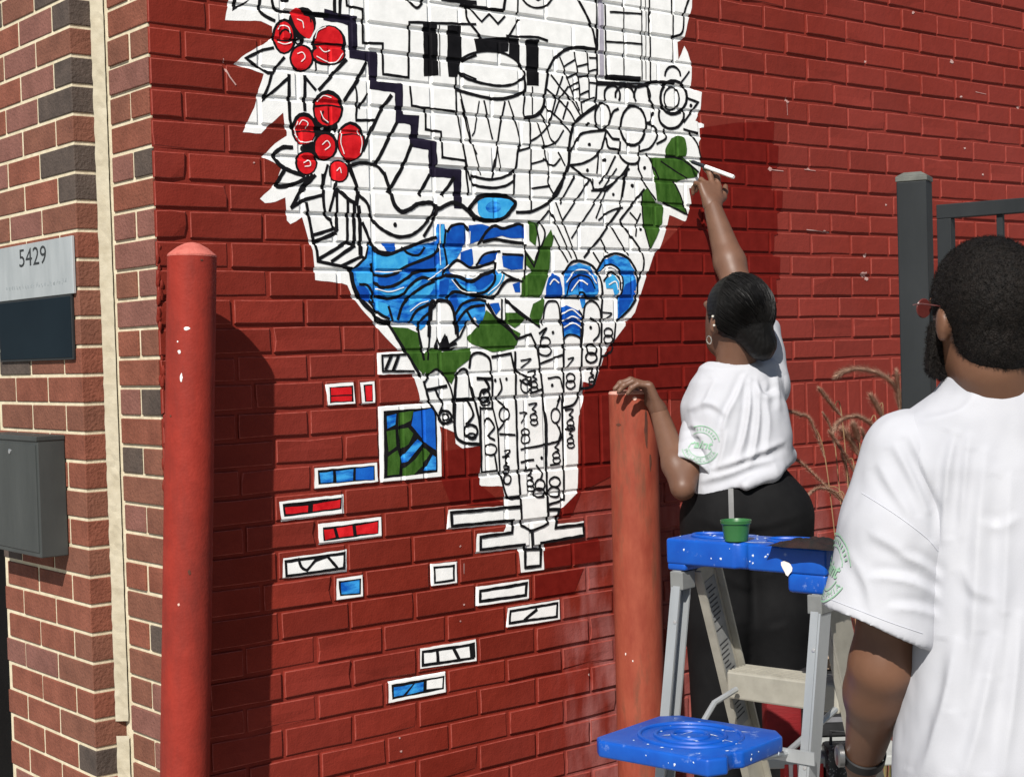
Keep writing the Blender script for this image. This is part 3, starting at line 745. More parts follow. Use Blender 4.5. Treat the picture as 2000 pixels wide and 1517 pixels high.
  ('s','k',6.6,[(933,1433),(932,1427),(929,1422),(925,1419),(919,1417),(914,1417),(908,1419),(904,1423),(901,1428),(901,1434),(902,1440),(905,1445),(909,1448),(915,1450),(920,1450),(926,1448),(930,1444),(933,1438),(933,1433)]),
  ('s','k',4.4,[(934,1418),(933,1414),(930,1411),(926,1409),(921,1408),(916,1408),(911,1409),(907,1412),(904,1415),(904,1419),(905,1423),(908,1426),(912,1428),(916,1430),(922,1429),(927,1428),(930,1425),(933,1422),(934,1418)]),
  ('s','k',4.4,[(952,1291),(950,1286),(947,1282),(942,1279),(935,1277),(929,1278),(923,1280),(918,1283),(915,1288),(914,1293),(915,1298),(919,1302),(924,1305),(930,1307),(936,1306),(943,1304),(948,1301),(951,1296),(952,1291)]),
  ('s','k',4.4,[(998,1381),(997,1375),(994,1370),(989,1366),(983,1364),(978,1364),(972,1367),(968,1371),(965,1377),(965,1383),(966,1389),(969,1395),(974,1399),(979,1401),(985,1400),(990,1398),(994,1394),(997,1388),(998,1381)]),
  ('s','k',4.4,[(1078,1453),(1077,1447),(1074,1441),(1068,1437),(1062,1435),(1055,1436),(1049,1438),(1044,1442),(1040,1448),(1040,1455),(1041,1461),(1044,1467),(1050,1471),(1056,1473),(1063,1472),(1069,1470),(1074,1466),(1078,1460),(1078,1453)]),
  ('s','k',4.4,[(1148,1569),(1146,1564),(1143,1561),(1138,1558),(1133,1556),(1126,1556),(1121,1558),(1116,1561),(1114,1565),(1113,1570),(1114,1574),(1117,1578),(1122,1581),(1128,1583),(1134,1582),(1139,1581),(1144,1578),(1147,1574),(1148,1569)]),
  ('s','k',4.4,[(1152,1546),(1150,1542),(1146,1538),(1140,1535),(1133,1533),(1125,1534),(1118,1535),(1112,1538),(1108,1542),(1107,1547),(1108,1552),(1112,1556),(1118,1558),(1126,1560),(1134,1560),(1141,1558),(1147,1555),(1150,1551),(1152,1546)]),
  ('s','k',4.4,[(1233,1471),(1232,1467),(1229,1463),(1225,1461),(1220,1460),(1214,1460),(1209,1461),(1205,1464),(1203,1468),(1202,1472),(1203,1476),(1206,1479),(1210,1481),(1215,1483),(1220,1482),(1225,1481),(1229,1478),(1232,1475),(1233,1471)]),
  ('s','k',4.4,[(1233,1451),(1232,1447),(1229,1444),(1224,1442),(1219,1440),(1213,1441),(1208,1442),(1204,1445),(1201,1448),(1200,1452),(1201,1456),(1204,1460),(1209,1462),(1214,1463),(1220,1463),(1225,1462),(1230,1459),(1232,1455),(1233,1451)]),
  ('s','k',4.4,[(1176,1369),(1175,1362),(1172,1357),(1168,1353),(1162,1351),(1156,1351),(1151,1354),(1147,1358),(1145,1364),(1144,1370),(1145,1377),(1148,1383),(1153,1387),(1158,1389),(1164,1388),(1169,1386),(1173,1381),(1176,1376),(1176,1369)]),
  ('s','k',3.9,[(1066,1331),(1066,1328),(1063,1325),(1059,1323),(1054,1322),(1049,1322),(1044,1324),(1040,1326),(1038,1329),(1037,1332),(1038,1336),(1041,1338),(1045,1340),(1050,1341),(1055,1341),(1059,1339),(1063,1337),(1066,1334),(1066,1331)]),
  ('s','k',3.9,[(1067,1312),(1066,1307),(1063,1304),(1058,1301),(1053,1300),(1048,1300),(1043,1302),(1039,1305),(1036,1309),(1036,1314),(1037,1318),(1040,1322),(1044,1325),(1049,1326),(1054,1326),(1059,1324),(1063,1321),(1066,1316),(1067,1312)]),
  ('s','k',4.4,[(996,1209),(995,1205),(993,1201),(990,1198),(986,1197),(982,1198),(978,1199),(975,1202),(973,1207),(972,1211),(973,1216),(975,1219),(979,1222),(983,1223),(987,1223),(991,1221),(994,1218),(996,1214),(996,1209)]),
  ('s','k',5,[(1115,1185),(1114,1180),(1111,1176),(1106,1173),(1100,1171),(1094,1172),(1089,1174),(1084,1178),(1082,1182),(1081,1188),(1082,1193),(1085,1197),(1090,1200),(1096,1202),(1102,1201),(1107,1199),(1112,1195),(1114,1190),(1115,1185)]),
  ('s','k',5,[(1116,1164),(1114,1160),(1110,1157),(1105,1154),(1098,1154),(1091,1154),(1084,1156),(1078,1159),(1075,1163),(1074,1167),(1075,1172),(1079,1175),(1085,1177),(1092,1178),(1099,1177),(1106,1176),(1111,1172),(1114,1168),(1116,1164)]),
  ('s','k',5,[(1170,1189),(1168,1184),(1165,1180),(1160,1178),(1154,1177),(1147,1177),(1141,1179),(1136,1183),(1133,1187),(1132,1192),(1133,1196),(1136,1200),(1142,1202),(1148,1204),(1154,1203),(1161,1201),(1166,1198),(1169,1193),(1170,1189)]),
  ('s','k',5,[(1168,1162),(1167,1157),(1163,1154),(1157,1151),(1150,1150),(1143,1151),(1136,1153),(1131,1156),(1127,1160),(1126,1165),(1128,1170),(1131,1173),(1137,1176),(1144,1177),(1151,1176),(1158,1174),(1164,1171),(1167,1166),(1168,1162)]),
  ('s','k',5.5,[(1316,1546),(1315,1542),(1312,1537),(1307,1534),(1301,1533),(1294,1533),(1288,1535),(1284,1538),(1281,1542),(1280,1547),(1281,1552),(1284,1556),(1289,1559),(1295,1560),(1302,1560),(1308,1558),(1312,1555),(1316,1551),(1316,1546)]),
  ('s','k',5.5,[(1316,1523),(1314,1518),(1310,1514),(1304,1511),(1298,1510),(1290,1510),(1284,1512),(1278,1515),(1275,1519),(1274,1524),(1275,1528),(1279,1532),(1284,1535),(1291,1537),(1299,1537),(1305,1535),(1311,1532),(1314,1527),(1316,1523)]),
  ('s','k',4.4,[(1377,1592),(1376,1588),(1373,1585),(1368,1582),(1363,1581),(1357,1581),(1352,1582),(1348,1585),(1346,1589),(1345,1593),(1346,1597),(1349,1600),(1353,1603),(1358,1604),(1364,1604),(1369,1602),(1373,1600),(1376,1596),(1377,1592)]),
  ('s','k',4.4,[(1377,1572),(1376,1568),(1373,1565),(1368,1562),(1362,1561),(1356,1561),(1351,1563),(1346,1565),(1344,1569),(1343,1573),(1344,1577),(1347,1580),(1352,1583),(1357,1584),(1363,1584),(1369,1583),(1373,1580),(1376,1576),(1377,1572)]),
  ('c','k',4.2,[(1070,1491),(1097,1493),(1082,1478)]),
  ('c','k',3.9,[(1083,1478),(1096,1471),(1083,1466)]),
  ('s','k',3.9,[(1098,1456),(1097,1454),(1095,1451),(1092,1449),(1088,1448),(1084,1449),(1080,1450),(1077,1452),(1075,1454),(1074,1457),(1075,1460),(1077,1462),(1080,1464),(1084,1465),(1088,1465),(1092,1464),(1095,1462),(1097,1459),(1098,1456)]),
  ('s','k',3.9,[(1100,1442),(1099,1440),(1097,1438),(1093,1436),(1089,1436),(1084,1436),(1080,1437),(1077,1439),(1075,1441),(1074,1444),(1075,1446),(1077,1448),(1081,1450),(1085,1451),(1090,1450),(1094,1449),(1097,1448),(1099,1445),(1100,1442)]),
  ('c','k',4.2,[(1048,1228),(1075,1228),(1060,1214)]),
  ('c','k',3.9,[(1060,1214),(1073,1207),(1061,1202)]),
  ('s','k',3.9,[(1075,1192),(1075,1189),(1072,1187),(1069,1185),(1065,1184),(1061,1185),(1058,1186),(1054,1188),(1052,1191),(1052,1194),(1053,1197),(1055,1199),(1058,1200),(1062,1201),(1066,1201),(1070,1200),(1073,1198),(1075,1195),(1075,1192)]),
  ('s','k',3.9,[(1077,1178),(1076,1176),(1074,1174),(1071,1172),(1066,1172),(1062,1172),(1058,1173),(1055,1175),(1052,1178),(1052,1180),(1053,1183),(1055,1185),(1058,1186),(1063,1187),(1067,1186),(1071,1185),(1075,1183),(1077,1181),(1077,1178)]),
  ('c','k',4.2,[(1196,1383),(1224,1384),(1208,1369)]),
  ('c','k',3.9,[(1209,1369),(1222,1362),(1210,1357)]),
  ('s','k',3.9,[(1225,1347),(1224,1344),(1222,1342),(1218,1340),(1214,1339),(1210,1340),(1206,1341),(1203,1343),(1201,1346),(1200,1348),(1201,1351),(1203,1354),(1207,1355),(1211,1356),(1215,1356),(1219,1355),(1222,1353),(1224,1350),(1225,1347)]),
  ('s','k',3.9,[(1227,1333),(1226,1330),(1224,1328),(1220,1327),(1216,1326),(1211,1326),(1207,1328),(1203,1329),(1201,1332),(1200,1334),(1201,1337),(1204,1339),(1207,1341),(1212,1342),(1216,1341),(1220,1340),(1224,1338),(1226,1336),(1227,1333)]),
  ('c','k',4.2,[(1142,1298),(1170,1298),(1154,1284)]),
  ('c','k',3.9,[(1155,1284),(1168,1276),(1156,1272)]),
  ('s','k',3.9,[(1171,1262),(1170,1259),(1168,1256),(1164,1255),(1160,1254),(1156,1254),(1152,1256),(1149,1258),(1147,1260),(1146,1263),(1147,1266),(1149,1268),(1153,1270),(1157,1271),(1161,1270),(1165,1269),(1168,1267),(1170,1264),(1171,1262)]),
  ('s','k',3.9,[(1173,1248),(1172,1245),(1169,1243),(1166,1241),(1161,1241),(1157,1241),(1153,1242),(1149,1244),(1147,1247),(1146,1249),(1147,1252),(1150,1254),(1153,1256),(1158,1256),(1162,1256),(1166,1255),(1170,1253),(1172,1250),(1173,1248)]),
  ('c','k',4.2,[(971,1270),(992,1271),(980,1259)]),
  ('c','k',3.9,[(981,1259),(990,1253),(981,1250)]),
  ('s','k',3.9,[(992,1242),(992,1240),(990,1238),(987,1236),(984,1236),(981,1236),(978,1237),(976,1239),(974,1241),(974,1243),(974,1245),(976,1247),(979,1248),(982,1249),(985,1249),(988,1248),(990,1246),(992,1244),(992,1242)]),
  ('s','k',3.9,[(994,1231),(993,1229),(992,1227),(989,1226),(986,1226),(982,1226),(979,1227),(976,1228),(975,1230),(974,1232),(975,1234),(977,1236),(979,1237),(983,1238),(986,1237),(989,1236),(992,1235),(994,1233),(994,1231)]),
  ('c','k',4.2,[(1067,1404),(1094,1406),(1079,1391)]),
  ('c','k',3.9,[(1080,1391),(1092,1384),(1080,1379)]),
  ('s','k',3.9,[(1095,1369),(1094,1366),(1092,1364),(1088,1362),(1084,1361),(1080,1362),(1076,1363),(1074,1365),(1072,1367),(1071,1370),(1072,1373),(1074,1376),(1077,1377),(1081,1378),(1085,1378),(1089,1377),(1092,1375),(1094,1372),(1095,1369)]),
  ('s','k',3.9,[(1096,1355),(1096,1353),(1093,1351),(1090,1349),(1086,1348),(1081,1349),(1077,1350),(1074,1352),(1072,1354),(1071,1357),(1072,1359),(1074,1361),(1078,1363),(1082,1364),(1086,1363),(1090,1362),(1094,1360),(1096,1358),(1096,1355)]),
  ('c','k',4.2,[(1281,1492),(1304,1493),(1291,1480)]),
  ('c','k',3.9,[(1292,1480),(1303,1475),(1293,1471)]),
  ('s','k',3.9,[(1305,1463),(1304,1460),(1302,1458),(1300,1457),(1296,1456),(1293,1456),(1290,1457),(1287,1459),(1285,1461),(1285,1463),(1286,1466),(1287,1468),(1290,1469),(1293,1470),(1297,1470),(1300,1469),(1303,1467),(1304,1465),(1305,1463)]),
  ('s','k',3.9,[(1307,1451),(1306,1449),(1304,1448),(1301,1446),(1298,1446),(1294,1446),(1290,1447),(1288,1448),(1286,1450),(1285,1452),(1286,1454),(1288,1456),(1291,1457),(1294,1458),(1298,1458),(1302,1457),(1304,1456),(1306,1454),(1307,1451)]),
  ('c','k',4.2,[(1196,1331),(1221,1332),(1207,1318)]),
  ('c','k',3.9,[(1208,1318),(1220,1312),(1208,1307)]),
  ('s','k',3.9,[(1222,1298),(1221,1296),(1219,1293),(1216,1292),(1212,1291),(1208,1291),(1205,1292),(1202,1294),(1200,1297),(1200,1299),(1200,1302),(1202,1304),(1206,1306),(1209,1306),(1213,1306),(1216,1305),(1219,1303),(1221,1301),(1222,1298)]),
  ('s','k',3.9,[(1224,1285),(1223,1283),(1221,1281),(1218,1280),(1214,1279),(1210,1280),(1206,1280),(1202,1282),(1200,1284),(1200,1287),(1201,1289),(1203,1291),(1206,1293),(1210,1293),(1214,1293),(1218,1292),(1221,1290),(1223,1288),(1224,1285)]),
  ('f','k',0,[(1164,1596),(1163,1594),(1162,1592),(1160,1591),(1158,1591),(1156,1591),(1155,1592),(1154,1594),(1154,1596),(1154,1598),(1155,1599),(1157,1600),(1159,1600),(1161,1600),(1162,1599),(1163,1597)]),
  ('f','k',0,[(997,1475),(996,1473),(995,1472),(994,1471),(992,1470),(990,1471),(988,1472),(988,1474),(987,1475),(988,1477),(989,1478),(990,1480),(992,1480),(994,1479),(996,1478),(996,1477)]),
  ('f','k',0,[(958,1473),(958,1471),(957,1469),(955,1468),(954,1468),(952,1468),(950,1470),(949,1471),(949,1473),(950,1475),(951,1476),(952,1477),(954,1477),(956,1477),(957,1476),(958,1474)]),
  ('f','k',0,[(1156,1452),(1155,1450),(1154,1449),(1152,1448),(1150,1448),(1148,1448),(1147,1449),(1146,1451),(1146,1453),(1146,1454),(1147,1456),(1149,1457),(1151,1457),(1153,1457),(1154,1456),(1155,1454)]),
  ('f','k',0,[(1300,1607),(1300,1605),(1299,1604),(1297,1603),(1295,1602),(1293,1603),(1291,1604),(1290,1605),(1290,1607),(1290,1609),(1292,1611),(1293,1612),(1295,1612),(1297,1612),(1299,1610),(1300,1609)]),
  ('f','k',0,[(1058,1235),(1057,1233),(1056,1232),(1055,1231),(1053,1231),(1051,1231),(1049,1232),(1048,1234),(1048,1236),(1049,1237),(1050,1239),(1051,1240),(1053,1240),(1055,1240),(1057,1238),(1058,1237)]),
  ('f','k',0,[(1113,1258),(1113,1256),(1112,1254),(1110,1254),(1108,1253),(1106,1254),(1104,1255),(1104,1256),(1103,1258),(1104,1260),(1105,1262),(1106,1263),(1108,1263),(1110,1262),(1112,1261),(1113,1260)]),
  ('s','k',7.8,[(1028,1134),(798,1138),(800,1103),(1001,1100),(997,1067),(892,1066),(890,1033),(1039,1031),(1037,970),(1090,969),(1095,1030),(1250,1035),(1248,1066),(1147,1066),(1161,1115),(1125,1118)]),
  ('s','k',6.5,[(1029,1140),(1029,1084),(1064,1066),(1106,1075),(1121,1081),(1123,1135)]),
  ('s','k',5.2,[(1067,1065),(1068,1019)]),
  ('s','k',6.5,[(1038,1018),(1091,1014)]),
  ('s','k',5.2,[(669,1548),(599,1547),(599,1508),(694,1505)]),
  ('s','k',7.8,[(626,1544),(608,1513)]),
  ('s','k',7.8,[(648,1544),(631,1510)]),
 ]),
 ('landscape_panel', [
  ('f','w',0,[(585,1421),(747,1423),(762,1401),(772,1343),(771,1233),(584,1232)]),
  ('f','k',0,[(599,1409),(750,1411),(761,1386),(758,1246),(594,1241)]),
  ('f','b',0,[(608,1396),(637,1400),(633,1373),(609,1365)]),
  ('f','g',0,[(644,1402),(689,1405),(679,1381),(642,1368)]),
  ('f','B',0,[(688,1402),(750,1409),(755,1387),(755,1302),(728,1318),(681,1368)]),
  ('f','g',0,[(606,1358),(633,1361),(634,1319),(610,1306)]),
  ('f','g',0,[(642,1360),(669,1364),(686,1348),(670,1322),(646,1311)]),
  ('f','b',0,[(648,1291),(698,1333),(713,1322),(666,1280),(651,1276)]),
  ('f','g',0,[(653,1261),(690,1284),(718,1312),(736,1295),(714,1265),(682,1244),(652,1244)]),
  ('f','g',0,[(607,1294),(637,1309),(645,1284),(640,1248),(605,1248)]),
  ('f','b',0,[(745,1290),(754,1284),(753,1252),(716,1252)]),
 ]),
 ('painted_block', [
  ('f','w',0,[(433,1481),(512,1484),(516,1432),(437,1429)]),
  ('f','k',0,[(442,1474),(511,1476),(511,1436),(443,1436)]),
  ('f','r',0,[(446,1472),(506,1472),(507,1454),(446,1454)]),
  ('f','r',0,[(446,1451),(507,1450),(505,1438),(447,1439)]),
 ]),
 ('painted_block', [
  ('f','w',0,[(532,1482),(574,1484),(574,1430),(536,1428)]),
  ('f','k',0,[(541,1477),(568,1477),(567,1434),(544,1434)]),
  ('f','r',0,[(546,1473),(567,1474),(565,1437),(548,1436)]),
 ]),
 ('painted_block', [
  ('f','w',0,[(393,1281),(574,1283),(575,1235),(391,1232)]),
  ('f','k',0,[(402,1276),(566,1276),(566,1240),(402,1241)]),
  ('f','b',0,[(407,1269),(445,1270),(444,1244),(409,1244)]),
  ('f','b',0,[(453,1270),(503,1271),(502,1243),(454,1243)]),
  ('f','B',0,[(511,1272),(563,1273),(562,1241),(510,1244)]),
 ]),
 ('painted_block', [
  ('f','w',0,[(292,1209),(475,1212),(475,1165),(298,1161)]),
  ('f','k',0,[(301,1203),(467,1205),(466,1176),(305,1172)]),
  ('f','r',0,[(308,1194),(371,1194),(370,1178),(310,1178)]),
  ('f','r',0,[(385,1195),(464,1200),(461,1180),(384,1178)]),
 ]),
 ('painted_block', [
  ('f','w',0,[(398,1146),(584,1147),(582,1097),(400,1096)]),
  ('f','k',0,[(411,1136),(574,1139),(572,1106),(412,1103)]),
  ('f','r',0,[(414,1130),(442,1131),(446,1110),(417,1105)]),
  ('f','r',0,[(450,1132),(496,1134),(498,1109),(456,1108)]),
  ('f','r',0,[(506,1131),(571,1136),(570,1108),(508,1110)]),
 ]),
 ('painted_block', [
  ('f','w',0,[(299,1074),(479,1076),(477,1022),(295,1026)]),
  ('s','k',6.5,[(305,1066),(472,1068),(468,1032),(306,1031),(305,1066)]),
  ('c','k',6.5,[(340,1068),(349,1047),(363,1039)]),
  ('s','k',6.5,[(363,1039),(387,1059),(421,1066),(448,1036)]),
 ]),
 ('painted_block', [
  ('f','w',0,[(445,1009),(524,1009),(521,955),(443,956)]),
  ('f','k',0,[(450,1003),(516,1001),(514,962),(453,965)]),
  ('f','b',0,[(457,998),(511,998),(510,966),(458,969)]),
 ]),
 ('painted_block', [
  ('f','w',0,[(729,1013),(815,1010),(813,954),(730,957)]),
  ('s','k',5.2,[(739,1003),(801,1001),(800,964),(740,964),(739,1003)]),
 ]),
 ('painted_block', [
  ('f','w',0,[(873,938),(1050,937),(1048,883),(871,888)]),
  ('s','k',7.8,[(884,926),(1041,927),(1037,896),(883,899),(884,926)]),
 ]),
 ('painted_block', [
  ('f','w',0,[(975,870),(1158,869),(1159,814),(970,819)]),
  ('s','k',6.5,[(983,860),(1148,861),(1144,825),(979,829),(983,860)]),
  ('s','k',7.8,[(1073,852),(1031,831)]),
 ]),
 ('painted_block', [
  ('f','w',0,[(687,803),(865,802),(868,746),(685,752)]),
  ('s','k',6.5,[(694,794),(853,790),(855,755),(693,760),(694,794)]),
  ('s','k',9.1,[(739,792),(741,761)]),
  ('s','k',9.1,[(790,791),(808,760)]),
  ('f','k',0,[(842,794),(862,795),(862,755),(844,755)]),
 ]),
 ('painted_block', [
  ('f','w',0,[(588,735),(766,733),(767,679),(586,682)]),
  ('f','k',0,[(596,726),(761,723),(757,689),(597,689)]),
  ('f','b',0,[(603,718),(662,717),(630,694),(602,695)]),
  ('f','b',0,[(668,718),(694,718),(693,695),(641,693)]),
  ('f','w',0,[(705,719),(755,718),(752,694),(704,698)]),
 ]),
 ('fresh_paint', [
  ('f','x',0,[(1754,2187),(1914,2213),(2079,2227),(2072,2156),(2095,2154),(2090,2087),(2064,2082),(2060,2016),(2109,2017),(2104,1952),(2083,1948),(2083,1882),(2066,1878),(2061,1815),(2092,1813),(2087,1745),(2070,1743),(2072,1674),(2049,1671),(2050,1596),(2027,1593),(2020,1408),(1643,1393),(1459,1401),(1304,1436),(1346,1534),(1468,1647),(1545,1808),(1684,1914),(1754,2067)]),
  ('f','x',0,[(1267,1458),(1366,1433),(1356,1190),(1246,1156),(1206,1089),(1142,1095),(1236,1157)]),
  ('f','x',0,[(1102,1008),(1307,1023),(1309,958),(1104,960)]),
  ('f','x',0,[(1072,942),(1247,944),(1207,878),(1070,881)]),
  ('f','x',0,[(786,1298),(903,1304),(891,1204),(974,1144),(797,1159),(770,1220)]),
 ]),
 ('wall_scuffs', [
  ('f','p',0,[(2508,1762),(2506,1755),(2498,1756),(2491,1751),(2484,1759),(2475,1765),(2486,1770),(2499,1769),(2509,1771)]),
  ('f','p',0,[(2518,1747),(2516,1745),(2510,1741),(2504,1744),(2497,1745),(2498,1750),(2503,1754),(2510,1754),(2515,1752)]),
  ('f','p',0,[(2796,2640),(2790,2637),(2788,2635),(2782,2635),(2780,2636),(2781,2640),(2783,2643),(2788,2645),(2794,2643)]),
  ('f','p',0,[(3010,2497),(3009,2492),(3001,2490),(2993,2492),(2987,2493),(2991,2497),(2993,2503),(3000,2504),(3006,2500)]),
  ('f','p',0,[(3057,2381),(3058,2380),(3052,2378),(3046,2377),(3041,2378),(3044,2382),(3048,2383),(3052,2384),(3055,2384)]),
  ('f','p',0,[(2150,2295),(2145,2290),(2142,2288),(2136,2290),(2134,2292),(2133,2296),(2137,2300),(2143,2300),(2147,2299)]),
  ('f','p',0,[(3067,2203),(3069,2201),(3063,2201),(3059,2199),(3058,2201),(3055,2204),(3058,2206),(3063,2206),(3068,2206)]),
  ('f','p',0,[(3172,2118),(3173,2115),(3168,2114),(3164,2115),(3162,2116),(3162,2119),(3165,2121),(3169,2120),(3173,2121)]),
  ('f','p',0,[(2536,2453),(2536,2451),(2531,2449),(2526,2450),(2525,2451),(2522,2453),(2526,2455),(2531,2457),(2537,2456)]),
  ('f','p',0,[(2242,2091),(2242,2089),(2238,2086),(2235,2088),(2230,2089),(2230,2092),(2235,2094),(2239,2094),(2242,2094)]),
  ('f','p',0,[(2065,2082),(2066,2080),(2058,2075),(2052,2075),(2050,2079),(2047,2083),(2053,2088),(2059,2087),(2063,2085)]),
  ('f','p',0,[(2309,1897),(2309,1895),(2305,1894),(2300,1893),(2296,1895),(2296,1898),(2302,1901),(2305,1900),(2310,1900)]),
  ('f','p',0,[(2514,1824),(2513,1821),(2507,1817),(2501,1818),(2499,1822),(2498,1826),(2503,1830),(2508,1831),(2515,1826)]),
  ('f','p',0,[(827,1049),(824,1048),(823,1046),(821,1047),(819,1049),(821,1050),(822,1051),(824,1053),(825,1051)]),
  ('f','p',0,[(832,897),(831,895),(829,895),(827,895),(826,897),(825,899),(828,899),(829,900),(832,898)]),
  ('f','p',0,[(819,856),(818,855),(816,854),(814,854),(813,856),(813,858),(815,858),(816,859),(818,857)]),
  ('f','p',0,[(1260,649),(1257,648),(1255,646),(1252,647),(1250,650),(1250,652),(1254,653),(1255,652),(1259,651)]),
  ('f','p',0,[(621,555),(622,553),(619,552),(618,552),(615,554),(614,557),(617,557),(620,558),(622,556)]),
  ('f','p',0,[(618,589),(617,588),(616,586),(614,588),(613,589),(612,590),(614,591),(616,591),(617,590)]),
  ('f','p',0,[(258,2006),(257,2005),(255,2004),(253,2004),(252,2005),(252,2006),(254,2008),(255,2008),(256,2008)]),
  ('f','p',0,[(2623,1992),(2622,1990),(2620,1990),(2616,1988),(2614,1991),(2614,1994),(2616,1995),(2620,1994),(2623,1994)]),
  ('f','p',0,[(3407,2370),(3406,2367),(3402,2364),(3397,2365),(3393,2367),(3391,2371),(3397,2374),(3403,2374),(3409,2375)]),
  ('f','p',0,[(1474,1705),(1472,1703),(1471,1702),(1468,1704),(1468,1704),(1468,1706),(1468,1708),(1471,1708),(1473,1707)]),
  ('s','p',2.9,[(189,2218),(199,2201),(214,2184)]),
  ('s','p',2,[(184,2241),(186,2233)]),
  ('s','p',1.6,[(2213,2088),(2266,2086)]),
  ('s','p',2.1,[(2218,1900),(2329,1894)]),
  ('s','p',2,[(2046,2080),(2116,2078)]),
  ('s','p',1.6,[(833,1003),(832,977)]),
  ('s','p',1.6,[(2137,2307),(2139,2252)]),
  ('s','p',1.8,[(3136,2404),(3197,2401)]),
 ]),
]

# ------------------------------------------------------------------ pavement
def build_ground():
    m = pmat('pavement_concrete', (0.25, 0.24, 0.225), (0.34, 0.33, 0.31), rough=0.9, scale=3.0, bump=0.3, bscale=60, rand=False)
    o = mesh_obj('ground', [(-60, -60, 0), (60, -60, 0), (60, 60, 0), (-60, 60, 0)], [(0, 1, 2, 3)], m)
    tag(o, kind='structure')
build_ground()

# ------------------------------------------------------------------ painted brick wall
FACE_Y, MORTAR_Y = 0.0, 0.0050
WALL_X1 = 4.5
L, GAP = 0.195, 0.0088
# brick rows: top joint, bottom joint (mm above pavement), one vertical joint (mm from the corner)
ROWS = [(2930, 2860, 150), (2860, 2790, 91), (2790, 2720, 150), (2720, 2650, 91), (2650, 2580, 150), (2580, 2510, 91), (2510, 2440, 91), (2440, 2369, 150), (2369, 2300, 147), (2300, 2232, 84), (2232, 2163, 186), (2163, 2094, 80), (2094, 2024, 187), (2024, 1956, 83), (1956, 1891, 186), (1891, 1822, 81), (1822, 1757, 184), (1757, 1691, 283), (1691, 1625, 186), (1625, 1557, 289), (1557, 1493, 387), (1493, 1425, 429), (1425, 1359, 383), (1359, 1293, 480), (1293, 1227, 385), (1227, 1160, 474), (1160, 1093, 393), (1093, 1021, 478), (1021, 951, 434), (951, 879, 480), (879, 809, 382), (809, 738, 482), (738, 673, 380), (673, 599, 481), (599, 528, 382), (528, 457, 474), (457, 386, 382), (386, 315, 478), (315, 244, 382), (244, 173, 478), (173, 102, 382), (102, 12, 478)]
K0 = 6      # rows above the photograph's first full course
FIXED = {15: [.429, .523], 22: [.434, .527, .725, .817]}
SEAM_A, SEAM_B = 0.584, 0.776      # edges of a bricked-up opening above a soldier course
SOLDIER = (1.425, 1.227)

def joints(a, b, seed, step=L):
    k = math.floor((a - seed) / step)
    xs, x = [], seed + k * step
    while x < b - 0.03:
        if x > a + 0.03:
            xs.append(x)
        x += step
    return [a] + xs + [b]

def wall_layout():
    rnd = random.Random(4)
    out = []
    for i, (zt, zb, sd_) in enumerate(ROWS, -K0):
        zt, zb, seed = zt / 1000, zb / 1000, sd_ / 1000
        segs = []
        if i <= 15:
            left = [0.0] + FIXED[15] + [SEAM_A] if i == 15 else joints(0, SEAM_A, seed)
            if i == 15:
                left = [0.0, 0.235] + FIXED[15] + [SEAM_A]
            segs = [left, [SEAM_A, SEAM_B], joints(SEAM_B, WALL_X1, SEAM_B + (L / 2 if i % 2 else 0) + (0.03 if i % 5 == 2 else 0))]
        elif i <= 18:
            segs = [joints(0, SEAM_A, seed)]
        elif i == 22:
            f = FIXED[22]
            segs = [joints(0, f[0], f[0])[:-1] + f + joints(f[-1], WALL_X1, f[-1] + L)[1:]]
        else:
            segs = [joints(0, WALL_X1, seed)]
        for s in segs:
            for a, b in zip(s, s[1:]):
                j = rnd.uniform(-0.0012, 0.0012)
                out.append((a + GAP / 2 if a > 0 else 0.0, b - GAP / 2, zb + GAP / 2 + rnd.uniform(-.0012, .0012), zt - GAP / 2 + rnd.uniform(-.0012, .0012), FACE_Y + rnd.uniform(-0.0015, 0.0018)))
    x = SEAM_A
    while x < WALL_X1 - 0.03:
        out.append((x + GAP / 2, x + 0.0672 - GAP / 2, SOLDIER[1] + GAP / 2, SOLDIER[0] - GAP / 2, FACE_Y + rnd.uniform(-0.0015, 0.002)))
        x += 0.0672
    return out

BRICKS = wall_layout()
RING = ((0.0, MORTAR_Y), (0.0010, 0.0012), (0.0026, 0.0))     # inset, depth of the paint-rounded edge

def brick_rings(b):
    x0, x1, z0, z1, fy = b
    rings = []
    for k, (ins, dep) in enumerate(RING):
        y = MORTAR_Y if k == 0 else fy + dep
        rings.append([(x0 + ins, y, z0 + ins), (x1 - ins, y, z0 + ins), (x1 - ins, y, z1 - ins), (x0 + ins, y, z1 - ins)])
    return rings

def brick_faces(k=0):
    f = [(k + 8, k + 9, k + 10, k + 11)]
    for r in (0, 1):
        for j in range(4):
            f.append((k + r * 4 + j, k + r * 4 + (j + 1) % 4, k + r * 4 + 4 + (j + 1) % 4, k + r * 4 + 4 + j))
    return f

def project(p):
    c = ROT.T @ (np.array(p) - CAM)
    return 1000 + FPX * c[0] / -c[2], 758.5 - FPX * c[1] / -c[2], -c[2]

def inside(poly, x, z):
    c = False
    n = len(poly)
    for i in range(n):
        x1, z1 = poly[i]; x2, z2 = poly[i - 1]
        if (z1 > z) != (z2 > z) and x < (x2 - x1) * (z - z1) / (z2 - z1) + x1:
            c = not c
    return c
GROUND_POLY = [(x / 1000, z / 1000) for x, z in MURAL[0][1][0][3]]

